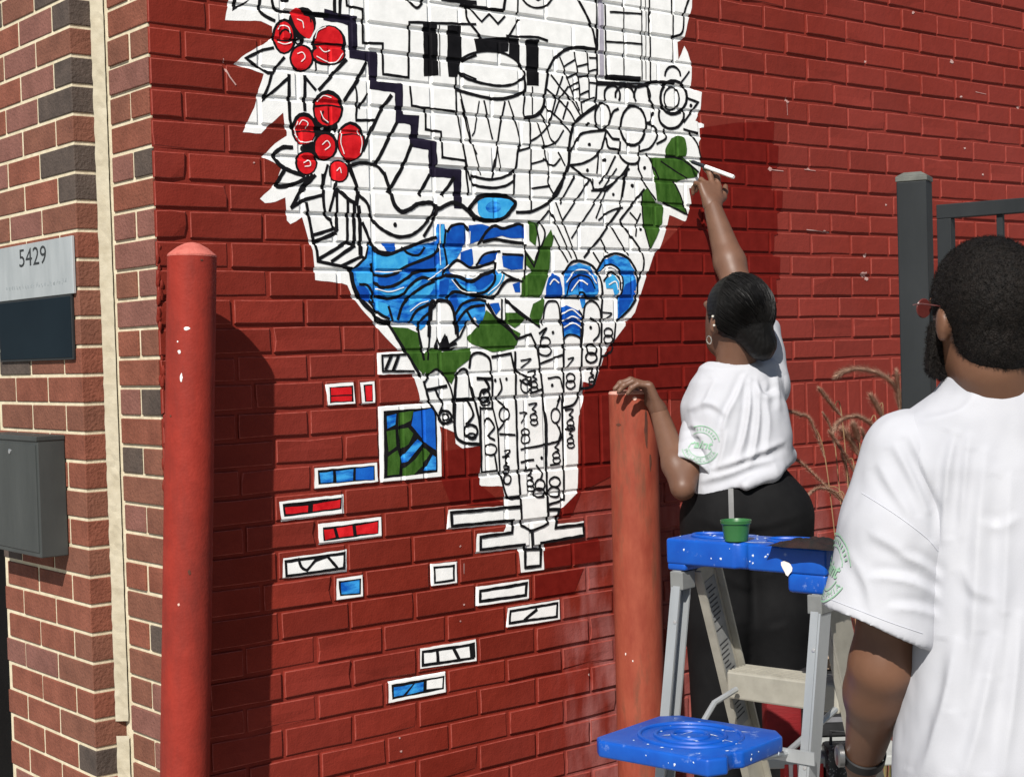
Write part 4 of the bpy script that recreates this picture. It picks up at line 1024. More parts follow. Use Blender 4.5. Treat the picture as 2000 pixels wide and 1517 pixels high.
def red_paint_mat():
    m = pmat('red_masonry_paint', (0.142, 0.0145, 0.0078), (0.196, 0.0235, 0.0135), rough=0.65, scale=9.0, bump=0.55, bscale=230, spec=0.10, bdist=0.0014, contrast=(0.25, 0.75))
    n, l = m.node_tree.nodes, m.node_tree.links
    b = n['Principled BSDF']
    ramp = [q for q in n if q.type == 'VALTORGB'][0]
    # chalky, sun-faded paint in drifting patches over the whole wall
    geo = n.new('ShaderNodeNewGeometry')
    nt = n.new('ShaderNodeTexNoise'); nt.inputs['Scale'].default_value = 1.7; nt.inputs['Detail'].default_value = 6
    l.new(geo.outputs['Position'], nt.inputs['Vector'])
    sep = n.new('ShaderNodeSeparateXYZ'); l.new(geo.outputs['Position'], sep.inputs[0])
    mr = n.new('ShaderNodeMapRange'); mr.inputs[1].default_value = 0.9; mr.inputs[2].default_value = 2.2
    l.new(sep.outputs[0], mr.inputs[0])
    mu = n.new('ShaderNodeMath'); mu.operation = 'MULTIPLY_ADD'; mu.inputs[1].default_value = 0.22
    l.new(mr.outputs[0], mu.inputs[0])
    sub = n.new('ShaderNodeMath'); sub.operation = 'SUBTRACT'; sub.inputs[1].default_value = 0.42
    l.new(nt.outputs[0], sub.inputs[0]); l.new(sub.outputs[0], mu.inputs[2])
    mul = n.new('ShaderNodeMath'); mul.operation = 'MULTIPLY'; mul.inputs[1].default_value = 2.0; mul.use_clamp = True
    l.new(mu.outputs[0], mul.inputs[0])
    mx = n.new('ShaderNodeMix'); mx.data_type = 'RGBA'
    l.new(mul.outputs[0], mx.inputs[0]); l.new(ramp.outputs[0], mx.inputs[6]); mx.inputs[7].default_value = (0.205, 0.033, 0.025, 1)
    # tiny scuffs
    sc = n.new('ShaderNodeTexNoise'); sc.inputs['Scale'].default_value = 42; sc.inputs['Detail'].default_value = 8; sc.inputs['Roughness'].default_value = 0.75
    l.new(geo.outputs['Position'], sc.inputs['Vector'])
    cr = n.new('ShaderNodeValToRGB'); cr.color_ramp.elements[0].position = 0.69; cr.color_ramp.elements[1].position = 0.76
    cr.color_ramp.elements[1].color = (0.5, 0.5, 0.5, 1)
    l.new(sc.outputs[0], cr.inputs[0])
    mx2 = n.new('ShaderNodeMix'); mx2.data_type = 'RGBA'
    l.new(cr.outputs[0], mx2.inputs[0]); l.new(mx.outputs[2], mx2.inputs[6]); mx2.inputs[7].default_value = (0.42, 0.17, 0.14, 1)
    # chalky run-off low on the wall beside the second bollard
    za = n.new('ShaderNodeMapRange'); za.interpolation_type = 'SMOOTHSTEP'; za.inputs[1].default_value = 1.10; za.inputs[2].default_value = 1.24; l.new(sep.outputs[0], za.inputs[0])
    zb_ = n.new('ShaderNodeMapRange'); zb_.interpolation_type = 'SMOOTHSTEP'; zb_.inputs[1].default_value = 1.25; zb_.inputs[2].default_value = 0.85; l.new(sep.outputs[2], zb_.inputs[0])
    zn = n.new('ShaderNodeTexNoise'); zn.inputs['Scale'].default_value = 7; zn.inputs['Detail'].default_value = 7
    mpz = n.new('ShaderNodeMapping'); mpz.inputs['Scale'].default_value = (2.2, 1, 0.6); l.new(geo.outputs['Position'], mpz.inputs[0]); l.new(mpz.outputs[0], zn.inputs['Vector'])
    zc_ = n.new('ShaderNodeMapRange'); zc_.inputs[1].default_value = 0.40; zc_.inputs[2].default_value = 0.75; l.new(zn.outputs[0], zc_.inputs[0])
    m1 = n.new('ShaderNodeMath'); m1.operation = 'MULTIPLY'; l.new(za.outputs[0], m1.inputs[0]); l.new(zb_.outputs[0], m1.inputs[1])
    m2 = n.new('ShaderNodeMath'); m2.operation = 'MULTIPLY'; l.new(m1.outputs[0], m2.inputs[0]); l.new(zc_.outputs[0], m2.inputs[1])
    mx3 = n.new('ShaderNodeMix'); mx3.data_type = 'RGBA'; l.new(m2.outputs[0], mx3.inputs[0]); l.new(mx2.outputs[2], mx3.inputs[6]); mx3.inputs[7].default_value = (0.34, 0.13, 0.12, 1)
    # every brick took the paint a little differently
    oi = n.new('ShaderNodeObjectInfo'); mo = n.new('ShaderNodeMapRange'); mo.inputs[3].default_value = 0.86; mo.inputs[4].default_value = 1.12; l.new(oi.outputs['Random'], mo.inputs[0])
    hs = n.new('ShaderNodeHueSaturation'); l.new(mo.outputs[0], hs.inputs['Value']); l.new(mx3.outputs[2], hs.inputs['Color'])
    l.new(hs.outputs[0], b.inputs['Base Color'])
    # uneven coats: broad lumps under the fine grain
    bp1 = [q for q in n if q.type == 'BUMP'][0]
    wn_ = n.new('ShaderNodeTexNoise'); wn_.inputs['Scale'].default_value = 38; wn_.inputs['Detail'].default_value = 5; l.new(geo.outputs['Position'], wn_.inputs['Vector'])
    bp2 = n.new('ShaderNodeBump'); bp2.inputs['Strength'].default_value = 0.5; bp2.inputs['Distance'].default_value = 0.004; l.new(wn_.outputs[0], bp2.inputs['Height']); l.new(bp2.outputs[0], bp1.inputs['Normal'])
    return m

def film_zones():
    z = []
    for name, items in MURAL:
        if name in ('painted_block', 'landscape_panel', 'fresh_paint', 'wall_scuffs'):
            for k, c, w, pts in items:
                if k in 'fF' or name == 'wall_scuffs':
                    xs = [q[0] / 1000 for q in pts]; zs = [q[1] / 1000 for q in pts]
                    z.append((min(xs) - .004, max(xs) + .004, min(zs) - .004, max(zs) + .004))
    return z

def rough_brick(b, k):
    rnd = random.Random(k * 7 + 1)
    x0, x1, z0, z1, fy = b
    V = []
    tilt = (rnd.uniform(-.0012, .0012), rnd.uniform(-.0008, .0008))
    jit = [(rnd.uniform(-.0013, .0013), rnd.uniform(-.0013, .0013)) for _ in range(8)]
    chip = rnd.randrange(8) if rnd.random() < .35 else -1
    for r, (ins, dep) in enumerate(RING):
        ins = ins * 1.15
        xs = (x0 + ins, (x0 + x1) / 2, x1 - ins); zs = (z0 + ins, (z0 + z1) / 2, z1 - ins)
        P = [(xs[0], zs[0]), (xs[1], zs[0]), (xs[2], zs[0]), (xs[2], zs[1]), (xs[2], zs[2]), (xs[1], zs[2]), (xs[0], zs[2]), (xs[0], zs[1])]
        for j, (x, z) in enumerate(P):
            dx, dz = jit[j] if r else (0, 0)
            if x0 <= 0.001 and x - x0 < .004: dx = 0
            y = MORTAR_Y if r == 0 else fy + dep + tilt[0] * (x - x0) / (x1 - x0) + tilt[1] * (z - z0) / (z1 - z0)
            if j == chip and r:
                y += .0022; dx += (.004 if x < (x0 + x1) / 2 - .01 else -.004 if x > (x0 + x1) / 2 + .01 else 0); dz += (.003 if z < (z0 + z1) / 2 else -.003)
            V.append((x + dx, y, z + dz))
    F = [tuple(range(16, 24))]
    for r in (0, 1):
        for j in range(8):
            F.append((r * 8 + j, r * 8 + (j + 1) % 8, r * 8 + 8 + (j + 1) % 8, r * 8 + 8 + j))
    return V, F

def build_red_wall():
    zones = film_zones()
    def filmed(b):
        if any(b[0] < q[1] and b[1] > q[0] and b[2] < q[3] and b[3] > q[2] for q in zones): return True
        return any(inside(GROUND_POLY, b[0] + (b[1] - b[0]) * i / 8 + e, b[2] + (b[3] - b[2]) * j / 4) for i in range(9) for j in range(5) for e in (-.003, .003))
    wall = thing('painted_brick_wall', 'brick side wall painted dark red, carrying the mural and a soldier course', 'wall', (0, 0, 0))
    paint = red_paint_mat()
    worn_lit = pmat('red_paint_worn_lit_arris', (0.20, 0.030, 0.020), (0.31, 0.075, 0.058), rough=0.7, scale=60, spec=0.1, detail=6)  # rubbed arrises, with the bevels' sunlit edge highlight painted into the paler red
    ms = MB()
    ms.add([(0.004, MORTAR_Y, 0), (WALL_X1, MORTAR_Y, 0), (WALL_X1, MORTAR_Y, 2.935), (0.004, MORTAR_Y, 2.935)], [(0, 1, 2, 3)])
    ms.add([(0.004, 0.19, 0), (WALL_X1, 0.19, 0), (WALL_X1, 0.19, 2.935), (0.004, 0.19, 2.935)], [(3, 2, 1, 0)])
    ms.add([(WALL_X1, MORTAR_Y, 0), (WALL_X1, 0.19, 0), (WALL_X1, 0.19, 2.935), (WALL_X1, MORTAR_Y, 2.935)], [(0, 1, 2, 3)])
    ms.add([(0.004, MORTAR_Y, 2.935), (WALL_X1, MORTAR_Y, 2.935), (WALL_X1, 0.19, 2.935), (0.004, 0.19, 2.935)], [(0, 1, 2, 3)])
    ms.build('mortar', paint, wall)
    score = []
    for i, b in enumerate(BRICKS):
        cx, cz = (b[0] + b[1]) / 2, (b[2] + b[3]) / 2
        px, py, d = project((cx, 0, cz))
        hid = sum(inside(GROUND_POLY, x, z) for x in (b[0], b[1]) for z in (b[2], b[3])) == 4
        vis = -20 < px < 2020 and -20 < py < 1540 and not hid
        if px > 1780 and py > 700 or (1300 < px < 1520 and py > 760) or (px < 420 and px > 320 and py > 520):
            vis = False
        score.append((-(b[1] - b[0]) * (b[3] - b[2]) / d ** 3 if vis else 1.0, i))
    score.sort()
    single = set(i for s, i in score[:300] if s < 0)
    rest = MB()
    for i, b in enumerate(BRICKS):
        if filmed(b):
            v, fc_ = [p for r in brick_rings(b) for p in r], brick_faces()
        else:
            v, fc_ = rough_brick(b, i)
        if i in single:
            mesh_obj('brick', v, fc_, [paint, worn_lit], wall, fmat=[0] * (len(fc_) - (len(fc_) - 1) // 2) + [1] * ((len(fc_) - 1) // 2), loc=((b[0] + b[1]) / 2, 0, (b[2] + b[3]) / 2))
        else:
            rest.add(v, fc_)
            h_ = (len(fc_) - 1) // 2; rest.m[-h_:] = [1] * h_
    o = rest.build('brick_field', [paint, worn_lit], wall)
    tag(o, kind='stuff')
    # slapped-on mortar and chipped arrises at the corner
    rnd = random.Random(8)
    lump = MB()
    for k in range(60):
        z = rnd.uniform(0.75, 1.82); r = rnd.uniform(0.0025, 0.0065)
        c = Vector((rnd.uniform(0.0, 0.010), rnd.uniform(-0.001, 0.005), z))
        bm = bmesh.new(); bmesh.ops.create_icosphere(bm, subdivisions=2, radius=r)
        for q in bm.verts:
            q.co *= 1 + 0.45 * noise.noise(q.co * 120 + Vector((k, 0, 0)))
            q.co.z *= rnd.uniform(1.4, 3.2)
        bm.verts.index_update()
        lump.add([c + q.co for q in bm.verts], [[q.index for q in f.verts] for f in bm.faces]); bm.free()
    lump.build('mortar_smear', paint, wall, smooth=True)
    return wall
build_red_wall()

# ------------------------------------------------------------------ unpainted brick: corner pier and neighbouring front
BTONES = [pmat('brick_red', (0.135, 0.040, 0.022), (0.215, 0.070, 0.042), rough=0.85, scale=14, bump=0.8, bscale=130, bdist=0.004),
          pmat('brick_brown', (0.125, 0.046, 0.028), (0.19, 0.074, 0.046), rough=0.85, scale=14, bump=0.8, bscale=130, bdist=0.004),
          pmat('brick_plum', (0.14, 0.056, 0.042), (0.21, 0.088, 0.068), rough=0.85, scale=14, bump=0.8, bscale=130, bdist=0.004),
          pmat('brick_charcoal', (0.045, 0.033, 0.027), (0.090, 0.066, 0.053), rough=0.8, scale=14, bump=0.8, bscale=130, bdist=0.004)]
CREAM = pmat('cream_mortar', (0.50, 0.43, 0.295), (0.66, 0.59, 0.43), rough=0.95, scale=40, bump=0.6, bscale=200)

def loose_brick(parent, lo, hi, tone):
    m = MB(); m.aabox(lo, hi, 0.0022)
    c = (Vector(lo) + Vector(hi)) / 2
    m.build('brick', BTONES[tone], parent, loc=c)

COURSE = 0.0677
PIER_Y1, INNER_Y, FRONT_X = 0.212, 0.2517, -0.0764
FRONT_Y1 = 0.785

def build_pier():
    t = thing('brick_pier', 'narrow unpainted brick corner pier with cream mortar beside the red wall', 'wall', (0, 0.1, 0))
    m = MB(); m.aabox((0.0035, 0.012, 0), (0.16, 0.26, 2.935)); m.build('mortar', CREAM, t)
    rnd = random.Random(11)
    n0 = 43
    z0 = 1.7609 - 25 * COURSE
    for i in range(0, n0):
        z = z0 + i * COURSE
        if z > 2.9:
            break
        j = rnd.uniform(-.0015, .0015)
        lo_z, hi_z = z + 0.0046, z + COURSE - 0.0046
        if i % 2:
            loose_brick(t, (-0.001 + j, 0.0085, lo_z), (0.09, PIER_Y1, hi_z), rnd.choice((0, 0, 1, 2, 1)))
        else:
            mid = 0.103 + rnd.uniform(-.004, .004)
            loose_brick(t, (-0.001 + j, 0.0085, lo_z), (0.09, mid - 0.006, hi_z), rnd.choice((1, 2, 0, 3)))
            loose_brick(t, (-0.001 - j, mid + 0.006, lo_z), (0.09, PIER_Y1, hi_z), rnd.choice((1, 3, 0, 2, 1)))
build_pier()

def build_front():
    t = thing('brick_front_wall', 'neighbouring brick street front in mixed red and charcoal bricks with cream mortar', 'wall', (0, 0.5, 0))
    m = MB(); m.aabox((FRONT_X + 0.003, INNER_Y + 0.003, 0), (0.12, FRONT_Y1 - 0.003, 2.935)); m.build('mortar', CREAM, t)
    rnd = random.Random(23)
    z0 = 1.7247 - 25 * COURSE
    for i in range(0, 44):
        z = z0 + i * COURSE
        if z > 2.9 or z < 0:
            continue
        lo_z, hi_z = z + 0.0042, z + COURSE - 0.0042
        dark = z > 1.85
        tone = rnd.choice((3, 3, 3, 1) if dark else (0, 0, 1, 3, 1))
        first = (0.102, 0.205)[i % 2]
        # corner brick: its narrow end shows on the return face
        loose_brick(t, (FRONT_X, INNER_Y, lo_z), (FRONT_X + 0.09, INNER_Y + first - 0.005, hi_z), tone if i % 2 == 0 or dark else rnd.choice((0, 1)))
        y = INNER_Y + first
        while y < FRONT_Y1 - 0.03:
            y2 = min(y + 0.205, FRONT_Y1)
            j = rnd.uniform(-.0012, .0012)
            loose_brick(t, (FRONT_X + j, y + 0.005, lo_z), (FRONT_X + 0.09, y2 - (0.005 if y2 < FRONT_Y1 else 0), hi_z), rnd.choice((0, 0, 0, 1, 2, 0, 1, 2, 0, 0, 3)))
            y = y2
    # the front carries on over and beyond the recessed door
    bt_ = pmat('brick_distant', (0.17, 0.055, 0.032), rough=0.9, rand=False)
    n_, l_ = bt_.node_tree.nodes, bt_.node_tree.links
    bk_ = n_.new('ShaderNodeTexBrick'); mp_ = n_.new('ShaderNodeMapping'); mp_.inputs['Rotation'].default_value = (R(90), 0, R(90)); tc_ = n_.new('ShaderNodeTexCoord')
    bk_.inputs['Color1'].default_value = (0.20, 0.055, 0.03, 1); bk_.inputs['Color2'].default_value = (0.12, 0.045, 0.03, 1); bk_.inputs['Mortar'].default_value = (0.52, 0.45, 0.31, 1)
    bk_.inputs['Scale'].default_value = 1.0; bk_.inputs['Mortar Size'].default_value = 0.0045; bk_.inputs['Brick Width'].default_value = 0.205; bk_.inputs['Row Height'].default_value = COURSE
    sp_ = n_.new('ShaderNodeSeparateXYZ'); cb_ = n_.new('ShaderNodeCombineXYZ'); l_.new(tc_.outputs['Object'], sp_.inputs[0]); l_.new(sp_.outputs[1], cb_.inputs[0]); l_.new(sp_.outputs[2], cb_.inputs[1]); l_.new(cb_.outputs[0], bk_.inputs['Vector'])
    l_.new(bk_.outputs['Color'], n_['Principled BSDF'].inputs['Base Color'])
    m = MB(); m.aabox((FRONT_X, 1.875, 0), (0.16, 4.2, 2.935)); m.aabox((FRONT_X, FRONT_Y1 + 0.0005, 2.305), (0.16, 1.8745, 2.935)); m.build('wall_beyond_door', bt_, t)
    # sealant bead in the inner corner, broken off low down
    seal = pmat('tan_sealant', (0.36, 0.32, 0.23), (0.46, 0.42, 0.32), rough=0.8, scale=25, bump=0.4, bscale=90)
    s = MB()
    rnd2 = random.Random(3)
    for z1_, z0_ in ((2.93, 0.70), (0.665, 0.0)):
        n = int((z1_ - z0_) / 0.015); k = len(s.v)
        for i in range(n + 1):
            z = z1_ + (z0_ - z1_) * i / n; j = lambda a: rnd2.uniform(-a, a)
            s.v += [(-0.0235 + j(.0012), 0.2513, z), (-0.0165 + j(.001), 0.2445 + j(.001), z), (-0.0085 + j(.001), 0.2375 + j(.001), z), (-0.0014, 0.2290 + j(.0012), z)]
            if i:
                for q in range(3):
                    s.f.append((k + i * 4 - 4 + q, k + i * 4 - 3 + q, k + i * 4 + 1 + q, k + i * 4 + q)); s.m.append(0)
    s.build('sealant_joint', seal, t, fix=True)
build_front()

# ------------------------------------------------------------------ mural: paint films that follow every brick and joint
def build_cells():
    cells = []
    def cell(pts):
        p = [Vector(q) for q in pts]
        nrm = (p[1] - p[0]).cross(p[2] - p[0])
        # y = a + b x + c z
        b, c = -nrm.x / nrm.y, -nrm.z / nrm.y
        a = p[0].y - b * p[0].x - c * p[0].z
        cells.append(([(q.x, q.z) for q in p], a, b, c))
    for br in BRICKS:
        if br[0] > 3.6:
            continue
        r = brick_rings(br)
        cell(r[2])
        for k in (0, 1):
            for j in range(4):
                cell([r[k][j], r[k][(j + 1) % 4], r[k + 1][(j + 1) % 4], r[k + 1][j]])
    # mortar between the bricks: gaps to the right neighbour and the joint strips
    rows = {}
    for br in BRICKS:
        if br[0] < 3.6:
            rows.setdefault(round((br[2] + br[3]) / 2, 2), []).append(br)
    edges = [z / 1000 for z in sorted({q for a, b, _ in ROWS for q in (a, b)})]
    def flat(x0, x1, z0, z1):
        if x1 - x0 > 1e-4 and z1 - z0 > 1e-4:
            cells.append(([(x0, z0), (x1, z0), (x1, z1), (x0, z1)], MORTAR_Y, 0, 0))
    for zb, zt in zip(edges, edges[1:]):
        mid = (zb + zt) / 2
        band = sorted([b for b in BRICKS if b[0] < 3.6 and b[2] < mid < b[3]])
        x = 0.0
        for b in band:
            flat(x, b[0], zb, zt)
            flat(b[0], b[1], zb, max(zb, min(b[2], zt)))
            flat(b[0], b[1], min(zt, max(b[3], zb)), zt)
            x = b[1]
    return cells
CELLS = build_cells()
CB = np.array([(min(p[0] for p in c[0]), max(p[0] for p in c[0]), min(p[1] for p in c[0]), max(p[1] for p in c[0])) for c in CELLS])

def clip(poly, cell):
    n = len(cell)
    ar = sum(cell[i][0] * cell[(i + 1) % n][1] - cell[(i + 1) % n][0] * cell[i][1] for i in range(n))
    for i in range(n):
        x1, z1 = cell[i]; x2, z2 = cell[(i + 1) % n]
        if ar < 0:
            x1, z1, x2, z2 = x2, z2, x1, z1
        dx, dz = x2 - x1, z2 - z1
        out = []
        m = len(poly)
        ds = [dx * (q[1] - z1) - dz * (q[0] - x1) for q in poly]
        for j in range(m):
            a, b, da, db = poly[j], poly[(j + 1) % m], ds[j], ds[(j + 1) % m]
            if da >= 0:
                out.append(a)
            if (da >= 0) != (db >= 0):
                t = da / (da - db)
                out.append((a[0] + (b[0] - a[0]) * t, a[1] + (b[1] - a[1]) * t))
        poly = out
        if len(poly) < 3:
            return None
    return poly

def film(mb, tri, off, mi):
    xs = [p[0] for p in tri]; zs = [p[1] for p in tri]
    x0, x1, z0, z1 = min(xs), max(xs), min(zs), max(zs)
    for k in np.nonzero((CB[:, 0] < x1) & (CB[:, 1] > x0) & (CB[:, 2] < z1) & (CB[:, 3] > z0))[0]:
        c, a, b, d = CELLS[k]
        q = clip(tri, c)
        if q:
            mb.add([(x, a + b * x + d * z - off, z) for x, z in q], [tuple(range(len(q)))], mi)

def ribbon(P, w, rnd):
    n = len(P); quads = []; side = []
    closed = (P[0] - P[-1]).length < 1e-4
    for i in range(n):
        a = P[i - 1] if i else (P[-2] if closed else None)
        b = P[i + 1] if i < n - 1 else (P[1] if closed else None)
        d1 = (P[i] - a).normalized() if a is not None else None
        d2 = (b - P[i]).normalized() if b is not None else None
        if d1 is None: d1 = d2
        if d2 is None: d2 = d1
        n1 = Vector((-d1.y, d1.x)); n2 = Vector((-d2.y, d2.x))
        m = n1 + n2
        m = n1 if m.length < 0.3 else m.normalized()
        k = min(1.6, 1.0 / max(0.5, m.dot(n1)))
        ww = w / 2 * k * rnd.uniform(0.86, 1.12)
        e = 0.0
        p = P[i]
        if not closed and i == 0: p = p - d2 * w * 0.35
        if not closed and i == n - 1: p = p + d1 * w * 0.35
        side.append((p + m * ww, p - m * ww))
    if closed:
        side[-1] = side[0]
    for (a, b), (c, d) in zip(side, side[1:]):
        quads.append([tuple(a), tuple(b), tuple(d), tuple(c)])
    return quads

def wobble(P, closed, amp):
    """a hand never follows a straight edge: split long edges and let them wander"""
    out = []; n = len(P)
    shut = not closed and (P[0] - P[-1]).length < 1e-4
    for i in range(n if closed else n - 1):
        a, b = P[i], P[(i + 1) % n]
        k = max(1, int((b - a).length / 0.013))
        for j in range(k):
            out.append(a.lerp(b, j / k))
    if not closed: out.append(P[-1])
    res = []
    for q in out:
        nx = noise.noise(Vector((q.x * 55, q.y * 55, 1.7))); ny = noise.noise(Vector((q.x * 55, q.y * 55, 9.3)))
        res.append(q + Vector((nx, ny)) * amp * 1.6)
    return res

def build_mural():
    def paint(n, c, c2=None, rough=0.5, **k):
        return pmat('mural_' + n, c, c2, rough=rough + 0.2, scale=28, spec=0.08, rand=False, bump=0.35, bscale=260, bdist=0.001, **k)
    cols = {'w': paint('white', (0.74, 0.745, 0.73), (0.87, 0.87, 0.855)), 'k': paint('black', (0.0035, 0.0035, 0.0045), (0.010, 0.0095, 0.011), 0.55),
            'n': paint('navy', (0.008, 0.006, 0.015), (0.018, 0.014, 0.030), 0.45), 'r': paint('red', (0.44, 0.006, 0.010), (0.70, 0.018, 0.024), 0.4, detail=9, contrast=(0.36, 0.66)),
            'b': paint('blue', (0.004, 0.085, 0.42), (0.045, 0.34, 0.74), 0.45, detail=9, contrast=(0.40, 0.62), stretch=(0.7, 1, 2.0)), 'd': paint('deep_blue', (0.004, 0.045, 0.30), (0.008, 0.10, 0.46), 0.45),
            'B': paint('royal_blue', (0.006, 0.075, 0.42), (0.012, 0.13, 0.54), 0.45), 'l': paint('sky_blue', (0.02, 0.26, 0.62), (0.07, 0.45, 0.76), 0.45),
            'g': paint('green', (0.022, 0.068, 0.008), (0.054, 0.130, 0.022), 0.5, detail=9, contrast=(0.36, 0.66), stretch=(1.6, 1, 0.7)), 'h': paint('lilac', (0.36, 0.34, 0.40)), 'p': paint('pale_scuff', (0.36, 0.17, 0.15), (0.55, 0.40, 0.37), 0.6), 'x': paint('fresh_red', (0.108, 0.0062, 0.0040), (0.150, 0.0105, 0.0072), 0.4)}
    keys = list(cols); ml = [cols[k] for k in keys]
    t = thing('mural', 'half-painted mural of drum, stairs, flowers, blue waves and hands on the red wall', 'mural', (0.9, -0.001, 1.0))
    names = {'white_ground': 'white painted mural ground with ragged leafy outline', 'red_blossom': 'cluster of round red berries outlined in black', 'blue_waves': 'blue rolling water with dark wave lines', 'green_leaves': 'dark green pointed leaves under the pen tip', 'landscape_panel': 'small blue and green panel framed in white', 'staircase': 'dark navy zigzag staircase band'}
    rnd = random.Random(2)
    idx = 0
    fresh = None
    groups = []
    loose = {'piano_keys': 'piano_key', 'window_drawing': 'window_drawing', 'outline_flowers': 'outline_flower', 'leaf_sprig': 'outline_leaf', 'outline_leaves': 'outline_leaf', 'outline_hands': 'outline_hand'}
    for name, items in MURAL:
        if name not in loose:
            groups.append((name, items)); continue
        # strokes that touch belong to one drawn thing
        bb = [(min(p[0] for p in q[3]) - 3, max(p[0] for p in q[3]) + 3, min(p[1] for p in q[3]) - 3, max(p[1] for p in q[3]) + 3) for q in items]
        par = list(range(len(items)))
        def root(i):
            while par[i] != i: i = par[i]
            return i
        for i in range(len(items)):
            for j in range(i):
                if bb[i][0] < bb[j][1] and bb[j][0] < bb[i][1] and bb[i][2] < bb[j][3] and bb[j][2] < bb[i][3]: par[root(i)] = root(j)
        for rt in sorted(set(root(i) for i in range(len(items)))):
            groups.append((loose[name], [q for i, q in enumerate(items) if root(i) == rt]))
    for gi, (name, items) in enumerate(groups):
        mb = MB()
        for kind, col, w, pts in items:
            idx += 1
            P = [Vector((x / 1000, z / 1000)) for x, z in pts]
            mi = keys.index(col)
            if kind in 'fF':
                if kind == 'F':
                    P = catmull(P + [P[0]], 4)[:-1]
                if name not in ('fresh_paint', 'wall_scuffs'):
                    P = wobble(P, True, 0.0011 if name == 'white_ground' else 0.0009)
                base = 0.00006 if name in ('fresh_paint', 'wall_scuffs') else 0.00022 if name == 'white_ground' else 0.0004 if name in ('painted_block', 'landscape_panel') and col == 'w' and items[0][3] is pts else 0.0006
                off = base + idx * 0.0000025
                for tr in tessellate_polygon([[Vector((p.x, p.y, 0)) for p in P]]):
                    tri = [tuple(P[q]) for q in tr]
                    film(mb, tri, off, mi)
            else:
                if kind == 'c':
                    P = catmull(P, 5)
                if name != 'wall_scuffs': P = wobble(P, False, 0.0007)
                off = 0.00012 + idx * 0.0000025 if name == 'wall_scuffs' else 0.0011 + idx * 0.0000025 if col in 'kn' else 0.0022 + idx * 0.0000025
                if name == 'staircase' and col == 'n': off -= 0.0003
                for q in ribbon(P, w / 1000 * 1.12, rnd):
                    film(mb, q, off, mi)
        used = sorted(set(mb.m)); mp = {m: i for i, m in enumerate(used)}
        mb.m = [mp[m] for m in mb.m]
        o = mb.build(name, [ml[m] for m in used], t)
        bm = bmesh.new(); bm.from_mesh(o.data)
        for f in bm.faces:
            f.normal_update()
            if f.normal.y > 0: f.normal_flip()
        bm.to_mesh(o.data); bm.free()
        if name in names: o['label'] = names[name]
        if name == 'wall_scuffs': tag(o, kind='stuff')
        if not mb.f: bpy.data.objects.remove(o)
build_mural()

# ------------------------------------------------------------------ lettering helper
def text_mesh(body, size, bold=False):
    cu = bpy.data.curves.new('lettering', 'FONT')
    cu.body = body; cu.size = size; cu.align_x = 'CENTER'; cu.align_y = 'CENTER'
    cu.resolution_u = 3
    if bold: cu.offset = size * 0.018
    o = bpy.data.objects.new('lettering', cu); COL.objects.link(o)
    dg = bpy.context.evaluated_depsgraph_get()
    me = bpy.data.meshes.new_from_object(o.evaluated_get(dg))
    v = [tuple(q.co) for q in me.vertices]; f = [tuple(p.vertices) for p in me.polygons]
    bpy.data.objects.remove(o); bpy.data.curves.remove(cu); bpy.data.meshes.remove(me)
    return v, f

# ------------------------------------------------------------------ bollards
def build_bollard(name, label, top, low, rad, mats, cone, drips, seed):
    """steel pipe post; axis from the pavement through low to top"""
    d = (top - low).normalized()
    base = low - d * (low.z / d.z)
    h = (top - base).length
    t = thing(name, label, 'bollard', base, 'painted steel bollards in front of the red wall')
    rnd = random.Random(seed)
    m = MB()
    prof = [(rad, -0.02)] + [(rad * (1 + rnd.uniform(-.004, .004)), h * k / 24) for k in range(25)]
    m.lathe(base, prof, 56, axis=d)
    m.build('post', mats[0], t, smooth=True)
    c = MB()
    if cone:
        pr = [(rad * 1.004, -0.004), (rad * 1.004, 0.0), (rad * 0.93, 0.004), (rad * 0.62, 0.017), (rad * 0.3, 0.026), (rad * 0.1, 0.0285), (0.0001, 0.029)]
    else:
        pr = [(rad * 1.004, -0.004), (rad * 1.004, 0.0), (rad * 0.96, 0.0035), (rad * 0.5, 0.006), (0.0001, 0.007)]
    c.lathe(top, pr, 56, axis=d)
    c.build('cap', mats[1], t, smooth=True)
    for (px, py, r1, r2, mt) in drips:
        # a small scab of paint or rust on the pipe, found by aiming from the pavement side
        e = Vector(CAM.tolist()); dr = (at(px, py, 3) - e).normalized()
        oc = e - base
        a_ = dr - d * dr.dot(d); b_ = oc - d * oc.dot(d)
        A, B, Cq = a_.dot(a_), 2 * a_.dot(b_), b_.dot(b_) - (rad + 0.0004) ** 2
        ds = B * B - 4 * A * Cq
        if ds < 0: continue
        p = e + dr * ((-B - math.sqrt(ds)) / (2 * A))
        nrm = (p - base) - d * (p - base).dot(d); nrm.normalize()
        s = nrm.cross(d).normalized()
        q = MB(); n = 12
        ring = [p + s * math.cos(2 * math.pi * k / n) * r1 * rnd.uniform(.6, 1.2) + d * math.sin(2 * math.pi * k / n) * r2 * rnd.uniform(.6, 1.2) for k in range(n)]
        ring = [base + d * (w - base).dot(d) + ((w - base) - d * (w - base).dot(d)).normalized() * (rad * 1.004 + 0.0004) for w in ring]
        q.add(ring + [p + nrm * 0.0012], [(k, (k + 1) % n, n) for k in range(n)])
        q.build('paint_spot', mt, t, smooth=True, fix=True)
    return t

